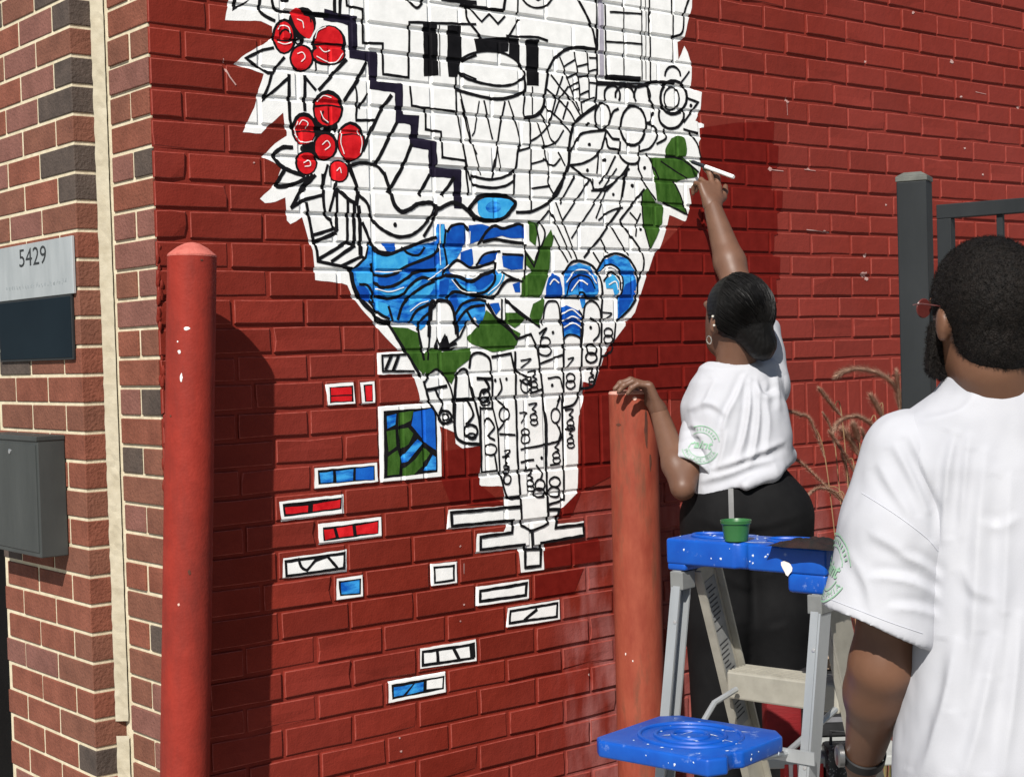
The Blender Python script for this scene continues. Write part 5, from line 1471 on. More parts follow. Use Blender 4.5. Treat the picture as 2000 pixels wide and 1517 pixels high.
RUSTY = None
def bollards():
    red = pmat('bollard_red', (0.215, 0.022, 0.014), (0.275, 0.031, 0.020), rough=0.6, scale=22, bump=0.25, bscale=120, spec=0.14, detail=7, bdist=0.004)
    capm = pmat('bollard_cap_red', (0.38, 0.085, 0.065), (0.50, 0.14, 0.11), rough=0.75, scale=60, bump=0.5, bscale=200)
    for mm in (red,):
        n, l = mm.node_tree.nodes, mm.node_tree.links
        b = n['Principled BSDF']; src = b.inputs['Base Color'].links[0].from_socket
        geo = n.new('ShaderNodeNewGeometry')
        mp = n.new('ShaderNodeMapping'); mp.inputs['Scale'].default_value = (9, 9, 2.4); l.new(geo.outputs['Position'], mp.inputs[0])
        nt = n.new('ShaderNodeTexNoise'); nt.inputs['Scale'].default_value = 1.6; nt.inputs['Detail'].default_value = 10; nt.inputs['Roughness'].default_value = 0.7; l.new(mp.outputs[0], nt.inputs['Vector'])
        cr = n.new('ShaderNodeValToRGB'); cr.color_ramp.elements[0].position = 0.42; cr.color_ramp.elements[1].position = 0.72; l.new(nt.outputs[0], cr.inputs[0])
        mx = n.new('ShaderNodeMix'); mx.data_type = 'RGBA'; l.new(cr.outputs[0], mx.inputs[0]); l.new(src, mx.inputs[6]); mx.inputs[7].default_value = (0.15, 0.022, 0.016, 1); l.new(mx.outputs[2], b.inputs['Base Color'])
    rust = pmat('bollard_orange', (0.200, 0.033, 0.018), (0.285, 0.066, 0.036), rough=0.7, scale=26, bump=0.5, bscale=110, detail=9, spec=0.25, stretch=(1, 1, 0.35))
    n, l = rust.node_tree.nodes, rust.node_tree.links
    b = n['Principled BSDF']
    src = b.inputs['Base Color'].links[0].from_socket
    geo = n.new('ShaderNodeNewGeometry')
    mp = n.new('ShaderNodeMapping'); mp.inputs['Scale'].default_value = (16, 16, 3.2); l.new(geo.outputs['Position'], mp.inputs[0])
    nt = n.new('ShaderNodeTexNoise'); nt.inputs['Scale'].default_value = 1.0; nt.inputs['Detail'].default_value = 9; nt.inputs['Roughness'].default_value = 0.72
    l.new(mp.outputs[0], nt.inputs['Vector'])
    cr = n.new('ShaderNodeValToRGB'); cr.color_ramp.elements[0].position = 0.52; cr.color_ramp.elements[1].position = 0.68
    l.new(nt.outputs[0], cr.inputs[0])
    mx = n.new('ShaderNodeMix'); mx.data_type = 'RGBA'; l.new(cr.outputs[0], mx.inputs[0]); l.new(src, mx.inputs[6]); mx.inputs[7].default_value = (0.13, 0.05, 0.028, 1)
    l.new(mx.outputs[2], b.inputs['Base Color'])
    white = pmat('white_paint_drip', (0.7, 0.66, 0.62), rough=0.5)
    brown = pmat('rust_brown', (0.06, 0.02, 0.014), (0.12, 0.04, 0.02), rough=0.9)
    pale = pmat('pale_pink_scuff', (0.62, 0.40, 0.33), rough=0.8)
    build_bollard('bollard', 'tall red bollard with cone cap and white paint specks near the wall corner', on_plane(375, 499, 1, -0.124), on_plane(361, 1517, 1, -0.124), 0.0533, (red, capm), True,
                  [(365, 641, .008, .0045, white), (350, 687, .004, .005, white), (354, 737, .003, .009, white), (347, 667, .002, .002, white), (394, 508, .004, .003, brown), (333, 812, .003, .003, brown), (370, 1117, .004, .006, brown), (349, 1180, .003, .003, pale)], 1)
    build_bollard('bollard', 'rust-stained orange-red bollard with flat top under the painter\'s hand', on_plane(1236, 766, 1, -0.125), on_plane(1254, 1500, 1, -0.125), 0.0660, (rust, pmat('bollard_top_pale', (0.42, 0.17, 0.12), (0.6, 0.32, 0.26), rough=0.8, scale=40)), False,
                  [(1208, 829, .008, .004, brown), (1240, 778, .006, .005, pale), (1222, 1277, .002, .004, white), (1236, 1290, .002, .003, white), (1262, 840, .006, .05, brown), (1270, 900, .004, .03, brown)], 2)
bollards()

# ------------------------------------------------------------------ address plate, dark panel, letter box, door on the neighbouring front
def front_things():
    X = FRONT_X
    steel = pmat('brushed_steel', (0.34, 0.37, 0.38), (0.48, 0.51, 0.52), rough=0.5, scale=14, metal=0.35, stretch=(1, 1, 0.25), rand=False, detail=7)
    black = pmat('engraved_black', (0.022, 0.025, 0.027), rough=0.7)
    t = thing('address_plate', 'brushed steel address plate numbered 5429 on the brick front', 'plate', (X - 0.004, 0.5, 1.71))
    m = MB(); m.aabox((X - 0.0085, 0.262, 1.7135), (X - 0.0015, 0.80, 1.8480), 0.0012); m.build('plate', steel, t)
    v, f = text_mesh('5429', 0.062)
    c = on_plane(63, 503, 0, X - 0.009)
    w = max(p[0] for p in v)
    s = 0.085 / w
    tl = mesh_obj('number', [(X - 0.0089, c.y - p[0] * s, c.z + p[1] * 1.02) for p in v], f, black, t)
    tl['label'] = 'black number 5429'
    # worn line of small lettering, no longer legible: shallow scratches
    g = MB(); rnd = random.Random(5)
    scr = pmat('worn_engraving', (0.22, 0.245, 0.255), rough=0.6)
    for k in range(22):
        y = 0.30 + k * 0.0175 + rnd.uniform(-.003, .003)
        for q in range(2):
            z = 1.744 + rnd.uniform(-.004, .004)
            g.aabox((X - 0.0088, y + q * .005, z - .004), (X - 0.0084, y + q * .005 + rnd.uniform(.0012, .004), z + rnd.uniform(.0, .005)))
    tag(g.build('worn_lettering', scr, t), kind='stuff')
    p = thing('intercom_panel', 'blank dark glass panel fixed below the steel address plate', 'panel', (X - 0.004, 0.5, 1.555))
    m = MB(); m.aabox((X - 0.0075, 0.279, 1.5590), (X - 0.0012, 0.738, 1.7125), 0.001); m.build('frame', pmat('panel_edge', (0.018, 0.02, 0.022), rough=0.5), p)
    m = MB(); m.aabox((X - 0.0090, 0.285, 1.5640), (X - 0.0070, 0.732, 1.7080), 0.0008); m.build('glass', pmat('dark_glass', (0.006, 0.011, 0.016), (0.009, 0.016, 0.022), rough=0.6, spec=0.06, scale=3), p)
    # letter box
    yr = on_plane(131, 965, 0, X).y
    zt, zb = on_plane(131, 849, 0, X).z, on_plane(131, 1083, 0, X).z
    yl = on_plane(30, 1085, 0, X).y
    dep = 0.02
    while project((X - dep, yr, (zt + zb) / 2))[0] > 77 and dep < 0.3:
        dep += 0.001
    gm = pmat('mailbox_grey', (0.030, 0.034, 0.033), (0.050, 0.055, 0.053), rough=0.5, scale=9, stretch=(1, 1, 0.3), spec=0.4, bump=0.1)
    t = thing('mailbox', 'dark grey metal wall mailbox with small keyhole', 'mailbox', (X - dep / 2, (yl + yr) / 2, zb))
    m = MB(); m.aabox((X - dep, yr, zb), (X - 0.001, yl, zt - 0.004), 0.0025); m.build('body', gm, t)
    m = MB(); m.aabox((X - dep - 0.004, yr - 0.002, zt - 0.012), (X - 0.001, yl + 0.002, zt), 0.002); m.build('lid', gm, t)
    m = MB(); m.aabox((X - dep - 0.0025, yr + 0.009, zb + 0.012), (X - dep + 0.001, yl - 0.009, zt - 0.020), 0.001); m.build('door', gm, t)
    k = MB(); c = at(19, 880, 3.75)
    ky = c.y
    pl = on_plane(19, 881, 0, X - dep - 0.003)
    k.lathe((X - dep - 0.0024, pl.y, pl.z), [(0.0062, 0), (0.0062, 0.0022), (0.0048, 0.003), (0.0001, 0.003)], 16, axis=(-1, 0, 0))
    k.build('lock', pmat('bright_steel', (0.55, 0.56, 0.57), rough=0.3, metal=0.8), t, smooth=True)
    # black entrance door in the recess beyond the brick front
    d = thing('entrance_door', 'black entrance door recessed beyond the brick street front', 'door', (0.09, 1.3, 0))
    bm_ = pmat('black_door_paint', (0.002, 0.0022, 0.0024), (0.004, 0.0042, 0.0045), rough=0.6, scale=5, spec=0.08)
    m = MB(); m.aabox((0.07, 0.79, 0), (0.11, 0.86, 2.3), 0.004); m.aabox((0.07, 1.80, 0), (0.11, 1.87, 2.3), 0.004); m.aabox((0.07, 0.8605, 2.2), (0.11, 1.7995, 2.3), 0.004); m.build('frame', bm_, d)
    m = MB(); m.aabox((0.10, 0.861, 0.005), (0.14, 1.799, 2.199), 0.003); m.build('leaf', bm_, d)
    m = MB(); m.tube([(0.098, 0.92, 0.95), (0.06, 0.92, 0.95), (0.06, 0.92, 1.15), (0.098, 0.92, 1.15)], 0.009, 10); m.build('handle', pmat('bright_steel', (0.5, 0.5, 0.5)), d, smooth=True)
front_things()

# ------------------------------------------------------------------ steel gate post, rail and pickets
def build_gate():
    g = (RGT * 0.80 - FWD * 0.60).normalized()            # the gate leaf swings out towards the street
    a = R(25.7)
    u = (RGT * math.cos(a) + FWD * -math.sin(a)).normalized()
    v = (RGT * math.sin(a) + FWD * math.cos(a)).normalized()
    near = at(1815, 600, 3.9)
    half = 0.0375
    ctr = near - u * half + v * half
    ctr.z = 0
    top_z = at(1815, 352, 3.9).z
    paint = pmat('gate_charcoal', (0.014, 0.0165, 0.018), (0.024, 0.027, 0.029), rough=0.55, spec=0.2, scale=7, bump=0.15, bscale=90, stretch=(1, 1, 0.3))
    t = thing('gate', 'charcoal steel gate with square post, top rail and pickets by the red wall', 'gate', ctr)
    m = MB(); m.box(ctr + UP * (top_z / 2), u * half, v * half, UP * (top_z / 2), 0.003); m.build('post', paint, t)
    c = MB()
    cm = pmat('post_cap_grey', (0.085, 0.09, 0.08), (0.13, 0.135, 0.12), rough=0.7, scale=30)
    c.box(ctr + UP * (top_z + 0.0065), u * (half + 0.002), v * (half + 0.002), UP * 0.0065, 0.002)
    k = len(c.v); e = half + 0.001
    q = [ctr + UP * (top_z + 0.0131) + u * x * e + v * y * e for x, y in ((-1, -1), (1, -1), (1, 1), (-1, 1))]
    q2 = [ctr + UP * (top_z + 0.024) + u * x * e * .55 + v * y * e * .55 for x, y in ((-1, -1), (1, -1), (1, 1), (-1, 1))]
    c.add(q + q2, [(0, 1, 5, 4), (1, 2, 6, 5), (2, 3, 7, 6), (3, 0, 4, 7), (4, 5, 6, 7)])
    c.build('post_cap', cm, t)
    p0 = at(1818, 416, 3.86)
    hr = 0.0175
    side = g.cross(UP).normalized()
    zr = p0.z
    st = p0 + g * 0.02
    m = MB(); m.box(Vector((st.x, st.y, zr)) + g * 0.60, g * 0.60, side * 0.016, UP * hr, 0.002); m.build('top_rail', paint, t)
    m = MB(); m.box(Vector((st.x, st.y, 0.12)) + g * 0.60, g * 0.60, side * 0.016, UP * hr, 0.002); m.build('bottom_rail', paint, t)
    z0, z1 = 0.12 + hr, zr - hr
    m = MB(); m.box(Vector((st.x, st.y, (z0 + z1) / 2)) + g * 0.018, g * 0.018, side * 0.015, UP * ((z1 - z0) / 2), 0.002); m.build('stile', paint, t)
    for k in range(1, 9):
        m = MB(); m.box(Vector((st.x, st.y, (z0 + z1) / 2)) + g * (0.018 + 0.136 * k), g * 0.0075, side * 0.0075, UP * ((z1 - z0) / 2), 0.001); m.build('picket', paint, t)
    for z in (0.45, zr - 0.25):
        m = MB(); m.tube([ctr + u * (half + 0.008) - v * 0.01 + UP * (z + q) for q in (-.05, .05)], 0.011, 12); m.build('hinge', paint, t, smooth=True)
build_gate()

# ------------------------------------------------------------------ fountain grass by the wall
def build_grass():
    base = at(1700, 1200, 4.35); base.z = 0
    t = thing('fountain_grass', 'clump of dry fountain grass with arching pinkish plumes against the red wall', 'grass plant', base)
    pl = pmat('plume_tan', (0.30, 0.155, 0.105), (0.56, 0.38, 0.28), rough=0.9, scale=60, spec=0.1)
    st = pmat('stem_tan', (0.20, 0.115, 0.055), (0.30, 0.19, 0.10), rough=0.8, scale=40)
    P = [(4.30, .0085, [(1000, 480), (985, 280), (970, 130)]), (4.32, .0095, [(1010, 470), (960, 260), (820, 140), (640, 95), (520, 110), (440, 150)]), (4.40, .006, [(480, 520), (400, 430), (330, 340), (280, 275)]),
         (4.28, .0065, [(800, 640), (720, 570), (620, 520), (520, 530), (440, 580), (410, 640)]), (4.33, .009, [(850, 540), (800, 440), (745, 340)]), (4.36, .006, [(600, 1040), (530, 900), (440, 760), (370, 660)]),
         (4.42, .014, [(650, 900), (560, 740), (490, 650)]), (4.40, .011, [(640, 760), (610, 680), (585, 600)]), (4.38, .005, [(520, 1320), (420, 1200), (300, 1160), (230, 1180), (150, 1250)]),
         (4.45, .006, [(500, 1300), (320, 1130), (130, 950), (0, 870)]), (4.40, .006, [(330, 900), (200, 560), (100, 500), (0, 470)]), (4.44, .004, [(420, 800), (370, 600), (310, 490)]),
         (4.35, .006, [(760, 900), (700, 760), (660, 640)]), (4.5, .006, [(560, 1250), (520, 1000), (480, 860)])]
    rnd = random.Random(9)
    for dep, rad, pts in P:
        q = [at(1540 + x / 4.596, 700 + y / 4.596, dep) for x, y in pts]
        if q[0].z > q[-1].z + 0.05 and len(q) > 3 and False: q = q[::-1]
        curve = catmull(q, 10)
        d0 = (q[0] - q[1]).normalized()
        # stalk from the clump up to the foot of the plume
        b = base + Vector((rnd.uniform(-.06, .06), rnd.uniform(-.05, .03), 0))
        mid = b.lerp(q[0], 0.6) + Vector((0, 0, 0.05))
        s = MB(); s.tube(catmull([b, mid, q[0], q[1]], 8), 0.0016, 5); s.build('stem', st, t, smooth=True)
        m = MB(); m.tube(curve, 0.0012, 4)
        n = len(curve)
        for i in range(int(1500 * n / 20)):
            k = rnd.uniform(0, n - 1.01); j = int(k)
            p = curve[j].lerp(curve[j + 1], k - j); tdir = (curve[j + 1] - curve[j]).normalized()
            ax = tdir.orthogonal(); ax.rotate(Matrix.Rotation(rnd.uniform(0, 6.283), 3, tdir))
            f = min(1, (k + 2) / 6) * min(1, (n - k) / 6 + .25)
            tip = p + ax.normalized() * rad * 1.7 * f * rnd.uniform(.3, 1.5) + tdir * rad * rnd.uniform(.4, 2.4)
            w = tdir.cross(ax).normalized() * 0.00055
            m.add([p - w, p + w, tip], [(0, 1, 2)])
        m.build('plume', pl, t)
    leaf = MB()
    for k in range(60):
        an = rnd.uniform(0, 6.283); r = rnd.uniform(.15, .45); h = rnd.uniform(.35, .8)
        tip = base + Vector((math.cos(an) * r, math.sin(an) * r * .45 - .05, h * .6)); midp = base + Vector((math.cos(an) * r * .5, math.sin(an) * r * .25 - .02, h))
        c = catmull([base + Vector((rnd.uniform(-.05, .05), rnd.uniform(-.04, .04), 0)), midp, tip], 6)
        w = Vector((-math.sin(an), math.cos(an), 0)) * 0.003
        for i in range(len(c) - 1):
            a = 1 - i / len(c); b2 = 1 - (i + 1) / len(c)
            leaf.add([c[i] - w * a, c[i] + w * a, c[i + 1] + w * b2, c[i + 1] - w * b2], [(0, 1, 2, 3)])
    o = leaf.build('blades', pmat('blade_green', (0.07, 0.09, 0.03), (0.16, 0.13, 0.05), rough=0.7, scale=10), t)
build_grass()

# ------------------------------------------------------------------ stepladder
def build_ladder():
    w = Vector((0.178, -0.984, 0)).normalized()           # across the ladder, coming towards the street
    a = Vector((0.984, 0.178, 0)).normalized()            # the step side
    e0, e1 = at(1312, 1094, 3.13), at(1603, 1134, 2.865)
    zc = (e0.z + e1.z) / 2
    c0 = (e0 + e1) / 2 + a * 0.066; c0.z = zc
    half = (e1 - e0).dot(w) / 2
    base = Vector((c0.x, c0.y, 0))
    alu = pmat('ladder_aluminium', (0.36, 0.38, 0.39), (0.48, 0.50, 0.51), rough=0.42, scale=12, metal=0.55, stretch=(1, 1, 0.2), detail=6)
    dull = pmat('ladder_aluminium_dull', (0.30, 0.285, 0.24), (0.42, 0.40, 0.34), rough=0.6, scale=18, metal=0.3, detail=7)
    blue = pmat('ladder_blue_plastic', (0.002, 0.055, 0.33), (0.004, 0.085, 0.42), rough=0.42, scale=16, spec=0.4, bump=0.15, bscale=60)
    n, l = blue.node_tree.nodes, blue.node_tree.links
    b = n['Principled BSDF']; src = b.inputs['Base Color'].links[0].from_socket
    geo = n.new('ShaderNodeNewGeometry'); nt = n.new('ShaderNodeTexNoise'); nt.inputs['Scale'].default_value = 34; nt.inputs['Detail'].default_value = 7; nt.inputs['Roughness'].default_value = 0.7
    l.new(geo.outputs['Position'], nt.inputs['Vector'])
    cr = n.new('ShaderNodeValToRGB'); cr.color_ramp.elements[0].position = 0.60; cr.color_ramp.elements[1].position = 0.72; cr.color_ramp.elements[1].color = (.55, .55, .55, 1)
    l.new(nt.outputs[0], cr.inputs[0])
    mx = n.new('ShaderNodeMix'); mx.data_type = 'RGBA'; l.new(cr.outputs[0], mx.inputs[0]); l.new(src, mx.inputs[6]); mx.inputs[7].default_value = (0.30, 0.40, 0.62, 1)
    l.new(mx.outputs[2], b.inputs['Base Color'])
    white = pmat('white_paint_drip', (0.7, 0.66, 0.62))
    t = thing('stepladder', 'aluminium stepladder with paint-spattered blue top and blue paint shelf', 'ladder', base)
    # moulded top: outline in (w, a), waisted in the middle, deep apron
    def outline(pts, z0, z1):
        m = MB(); m.poly([c0 + w * x + a * y + UP * (z0 - zc) for x, y in pts], UP * (z1 - z0)); return m
    H = half
    top = MB()
    def slab(pts, z0, z1, bev):
        bm = bmesh.new()
        vs = [bm.verts.new(c0 + w * x + a * y + UP * (z0 - zc)) for x, y in pts]
        f = bm.faces.new(vs)
        r = bmesh.ops.extrude_face_region(bm, geom=[f])
        bmesh.ops.translate(bm, vec=UP * (z1 - z0), verts=[q for q in r['geom'] if isinstance(q, bmesh.types.BMVert)])
        bmesh.ops.recalc_face_normals(bm, faces=bm.faces[:])
        bmesh.ops.bevel(bm, geom=bm.edges[:], offset=bev, segments=3, affect='EDGES', profile=0.5)
        bm.verts.index_update()
        return [q.co.copy() for q in bm.verts], [[q.index for q in f.verts] for f in bm.faces]
    pts = [(-H, -.066), (-.02, -.066), (-.012, -.058), (.004, -.058), (.012, -.066), (H, -.066), (H, .066), (.05, .066), (.03, .056), (-.03, .056), (-.05, .066), (-H, .066)]
    v, f = slab(pts, zc + 0.0, zc + 0.052, 0.006); top.add(v, f)
    v, f = slab([(H - .085, -.064), (H - .001, -.064), (H - .001, .064), (H - .085, .064)], zc - 0.036, zc + 0.004, 0.008); top.add(v, f)
    v, f = slab([(-H + .001, -.064), (-H + .045, -.064), (-H + .045, .064), (-H + .001, .064)], zc - 0.012, zc + 0.004, 0.005); top.add(v, f)
    # tool trays: raised rims on the top
    for (cx, rx, ry) in ((-H * .55, .055, .035), (H * .45, .06, .035)):
        ring = [c0 + w * (cx + rx * math.cos(q * math.pi / 14)) + a * (ry * math.sin(q * math.pi / 14)) + UP * 0.0535 for q in range(29)]
        top.tube(ring, 0.004, 8)
    top.build('top_cap', blue, t, smooth=True)
    hole = MB(); hole.poly([c0 + w * (H - .10 + x) - a * 0.0672 + UP * z for x, z in ((0.006, .022), (.012, .024), (.020, .023), (.026, .019), (.030, .012), (.029, .006), (.024, .001), (.020, -.004), (.016, -.002), (.013, .004), (.009, .010), (.006, .016))], a * -0.0008)
    hole.build('paint_smear', white, t)
    # rails
    def rail(name, s_w, s_a, slope, hw, ha, mat, ztop, foot):
        d = (a * (slope * (1 if s_a > 0 else -1)) - UP).normalized()
        p0 = c0 + w * s_w + a * s_a; p0.z = ztop
        p1 = p0 + d * (ztop / -d.z)
        ax = d.cross(w).normalized()
        m = MB()
        ln = (p1 - p0)
        # channel: web and two flanges
        web = 0.0022
        cen = (p0 + p1) / 2
        m.box(cen - w * (hw - web) * (1 if s_w > 0 else -1) * -1, ln / 2 * 0.995, w * web, ax * (ha - 0.0005), 0.0)
        for q in (-1, 1):
            m.box(cen + ax * q * (ha - web), ln / 2 * 0.995, w * (hw - web * 2.2), ax * web, 0.0)
        r = m.build(name, mat, t)
        fm = MB(); fm.box(p1 + UP * 0.02, w * (hw + 0.004), a * (ha + 0.004), UP * 0.02, 0.004); fm.build('foot', pmat('rubber_black', (0.02, 0.02, 0.02), rough=0.9), t)
        return p0, d, ax
    zt = zc - 0.002
    rail('rear_rail', -H + 0.024, -0.040, 0.20, 0.013, 0.020, alu, zt - .01, 1)
    pr = rail('rear_rail', H - 0.026, -0.040, 0.20, 0.013, 0.020, alu, zt - .034, 1)
    pf = rail('front_rail', -H + 0.040, 0.020, 0.36, 0.012, 0.038, dull, zt - .002, 1)
    rail('front_rail', H - 0.045, 0.020, 0.36, 0.012, 0.038, dull, zt - .034, 1)
    rv = pmat('rivet', (0.5, 0.5, 0.5), rough=0.4, metal=0.6)
    for sw, zz in ((-H + .024, zt - .01), (H - .026, zt - .034)):
        for k in (0.10, 0.31, 0.335, 0.50):
            q = c0 + w * (sw + .004) - a * (0.040 + 0.20 * k + 0.0205); q.z = zz - k
            m = MB(); m.lathe(q, [(.0042, 0), (.0036, .0018), (.0001, .0024)], 10, axis=-a); m.build('rivet', rv, t, smooth=True)
    # sleeve where the rear rails enter the top
    for sw, zz in ((-H + .024, zt - .030), (H - .026, zt - .052)):
        m = MB(); m.box(c0 + w * sw - a * 0.044 + UP * (zz - zc), w * 0.0152, a * 0.0225, UP * 0.018, 0.002); m.build('rail_collar', pmat('collar_grey', (0.16, 0.165, 0.16), rough=0.6), t)
    # warning sticker: printed lines inside the far front rail
    p0, d, ax = pf
    m = MB(); cen = p0 + d * 0.19 + w * 0.0138
    web_in = p0 + w * (-0.012 + 0.0046)
    m.box(p0 + d * 0.21 - w * 0.0070, d * 0.17, ax * 0.024, w * 0.0004)
    stick = pmat('sticker_grey', (0.17, 0.175, 0.17), (0.27, 0.27, 0.26), rough=0.6, scale=20); m.build('sticker', stick, t)
    m = MB(); rnd = random.Random(6)
    for k in range(30):
        if rnd.random() < 0.25: continue
        m.box(p0 + d * (0.055 + k * 0.0108) + w * -0.0064 + ax * rnd.uniform(-.004, .004), d * 0.0014, ax * rnd.uniform(.008, .016), w * 0.0003)
    tag(m.build('sticker_print', pmat('print_black', (0.03, 0.03, 0.032), rough=0.7), t), kind='stuff')
    # steps
    for k in range(4):
        z = 0.965 - 0.295 * k + (at(1440, 1306, 3.2).z - 0.965)
        if z < 0.1: break
        off = 0.020 + (zt - z) * 0.36
        c = c0 + a * off; c.z = z - 0.028
        m = MB(); m.box(c, w * (H - 0.052), a * 0.040, UP * 0.028, 0.004)
        for q in range(6):
            m.box(c + UP * 0.0285 + a * (-.032 + .0128 * q), w * (H - 0.053), a * 0.0022, UP * 0.0012)
        m.build('step', dull, t)
    # paint shelf on the rear rails
    Fc = at(1303, 1391, 3.02)
    zs = Fc.z
    sh = MB()
    l1, l2 = 0.275, 0.245
    def S(x, y): return Fc + w * x - a * y
    op = [(0.0, 0.03), (0.03, 0.0), (l1 - .03, 0.0), (l1, .03), (l1, l2 * .66), (l1 - .012, l2 * .72), (l1 - .012, l2 * .80), (l1, l2 * .86), (l1 - .02, l2), (.02, l2), (0.0, l2 - .02)]
    bm = bmesh.new()
    vs = [bm.verts.new(S(x, y) - UP * 0.031) for x, y in op]
    fc = bm.faces.new(vs); r = bmesh.ops.extrude_face_region(bm, geom=[fc])
    bmesh.ops.translate(bm, vec=UP * 0.031, verts=[q for q in r['geom'] if isinstance(q, bmesh.types.BMVert)])
    bmesh.ops.recalc_face_normals(bm, faces=bm.faces[:])
    bmesh.ops.bevel(bm, geom=bm.edges[:], offset=0.005, segments=3, affect='EDGES', profile=0.5)
    bm.verts.index_update(); sh.add([q.co.copy() for q in bm.verts], [[q.index for q in f.verts] for f in bm.faces]); bm.free()
    for rr in (0.030, 0.058, 0.085):
        ring = [S(l1 / 2 + rr * 1.15 * math.cos(q * math.pi / 16), l2 / 2 + rr * math.sin(q * math.pi / 16)) + UP * 0.0005 for q in range(33)]
        sh.tube(ring, 0.0042, 8)
    sh.build('paint_shelf', blue, t, smooth=True)
    rnd = random.Random(12)
    sp = MB()
    def splat(p, nrm, r):
        s1 = nrm.orthogonal().normalized(); s2 = nrm.cross(s1); n = 9
        ring = [p + (s1 * math.cos(2 * math.pi * q / n) + s2 * math.sin(2 * math.pi * q / n)) * r * rnd.uniform(.55, 1.25) for q in range(n)]
        sp.add(ring + [p + nrm * 0.0008], [(q, (q + 1) % n, n) for q in range(n)])
    def smear(p, nrm, dirv, ln, wd):
        sd = nrm.cross(dirv).normalized(); n = 10; up, dn = [], []
        for q in range(n + 1):
            c = p + dirv * (ln * (q / n - .5)) + sd * (wd * .8 * noise.noise(Vector((q * .5, ln * 90, wd * 900)))); hw = wd * (.25 + .75 * math.sin(math.pi * q / n)) * rnd.uniform(.4, 1.1)
            up.append(c + sd * hw); dn.append(c - sd * hw)
        sp.add(up + dn, [(q, q + 1, n + 2 + q, n + 1 + q) for q in range(n)])
    for k in range(7):
        an = rnd.uniform(0, 6.28); smear(S(rnd.uniform(.05, l1 - .05), rnd.uniform(.04, l2 - .04)) + UP * 0.0010, UP, (w * math.cos(an) + a * math.sin(an)), rnd.uniform(.02, .06), rnd.uniform(.001, .003))
    for k in range(9):
        an = rnd.uniform(-.4, .4); smear(c0 + w * rnd.uniform(-H + .04, H - .04) + a * rnd.uniform(-.05, .05) + UP * 0.0528, UP, (w * math.cos(an) + a * math.sin(an)), rnd.uniform(.02, .05), rnd.uniform(.001, .003))
    for k in range(26):
        splat(S(rnd.uniform(.02, l1 - .02), rnd.uniform(.02, l2 - .02)) + UP * 0.0008, UP, rnd.uniform(.0008, .0035))
    for k in range(4):
        splat(S(l1 + .0006, rnd.uniform(.02, l2 * .6)) - UP * rnd.uniform(.008, .03), w, rnd.uniform(.001, .004))
        splat(S(rnd.uniform(.03, l1 - .03), l2 + .0006) - UP * rnd.uniform(.008, .03), -a, rnd.uniform(.001, .003))
    for k in range(24):
        splat(c0 + w * rnd.uniform(-H + .01, H - .01) + a * rnd.uniform(-.055, .055) + UP * 0.0526, UP, rnd.uniform(.0008, .003))
    for k in range(9):
        splat(c0 + w * rnd.uniform(-H + .01, H - .09) - a * 0.0666 + UP * rnd.uniform(.008, .044), -a, rnd.uniform(.0008, .003))
    for k in range(6):
        splat(c0 + w * (H + .0006) + a * rnd.uniform(-.05, .05) + UP * rnd.uniform(-.02, .04), w, rnd.uniform(.001, .004))
    o = sp.build('paint_spatter', pmat('spatter_pale', (0.55, 0.62, 0.72), rough=0.6), t, fix=True); tag(o, kind='stuff')
    # shelf brackets and spreaders
    br = MB(); br.tube([S(.03, .02) - UP * .03, S(.03, -.05) - UP * .05, S(.03, -.12) + UP * .0, S(.03, -.20) + UP * .012], 0.006, 8); br.build('spreader', alu, t, smooth=True)
    br = MB(); br.tube([S(l1 - .03, .05) - UP * .04, S(l1 - .03, -.03) - UP * .05, S(l1 - .02, -.12) - UP * .02, S(l1 - .02, -.20) + UP * .0], 0.006, 8); br.build('spreader', alu, t, smooth=True)
    br = MB(); br.box(S(l1 / 2, -.03) - UP * 0.052, w * (l1 / 2 + .03), a * .002, UP * .012); br.build('cross_brace', alu, t)
    # ---- things standing on the ladder
    cp = at(1438, 1053, 3.03); cp.z = zc + 0.0535
    cup = thing('paint_cup', 'small green plastic cup of paint on the ladder top', 'cup', cp)
    gm = pmat('green_cup', (0.022, 0.10, 0.03), (0.04, 0.16, 0.05), rough=0.35, scale=8)
    m = MB(); m.lathe(cp, [(0.0001, 0.0), (0.0225, 0.0), (0.0275, 0.032), (0.0300, 0.034), (0.0305, 0.040), (0.0295, 0.040), (0.0262, 0.032), (0.0215, 0.003), (0.0001, 0.003)], 28); m.build('cup', gm, cup, smooth=True)
    m = MB(); m.lathe(cp + UP * 0.018, [(0.0245, 0), (0.0001, 0.0008)], 24); m.build('paint', pmat('mural_green', (0.03, 0.1, 0.01)), cup, smooth=True)
    # dark folded cloth
    rc = at(1588, 1052, 2.92); rc.z = zc + 0.0535
    cl = thing('paint_rag', 'dark crumpled paint rag draped on the ladder top', 'rag', rc)
    bm = bmesh.new(); bmesh.ops.create_grid(bm, x_segments=40, y_segments=28, size=1.0)
    for q in bm.verts:
        x, y = q.co.x, q.co.y
        r = math.hypot(x, y)
        h = 0.010 + 0.012 * noise.noise(Vector((x * 2.1, y * 2.1, 3))) + 0.006 * noise.noise(Vector((x * 5, y * 5, 7)))
        h = max(0.0008, h * max(0, 1.1 - r ** 3))
        p = w * (x * 0.075 * (1 + .15 * noise.noise(Vector((y * 2, 1, 1))))) + a * (y * 0.052 * (1 + .2 * noise.noise(Vector((x * 2, 5, 1)))))
        q.co = rc + p + UP * h
    bm.verts.index_update()
    m = MB(); m.add([q.co.copy() for q in bm.verts], [[q.index for q in f.verts] for f in bm.faces]); bm.free()
    o = m.build('paint_rag_cloth', pmat('rag_dark', (0.006, 0.005, 0.005), (0.022, 0.008, 0.007), rough=0.85, scale=16, bump=0.4, bscale=120, contrast=(.45, .65)), cl, smooth=True)
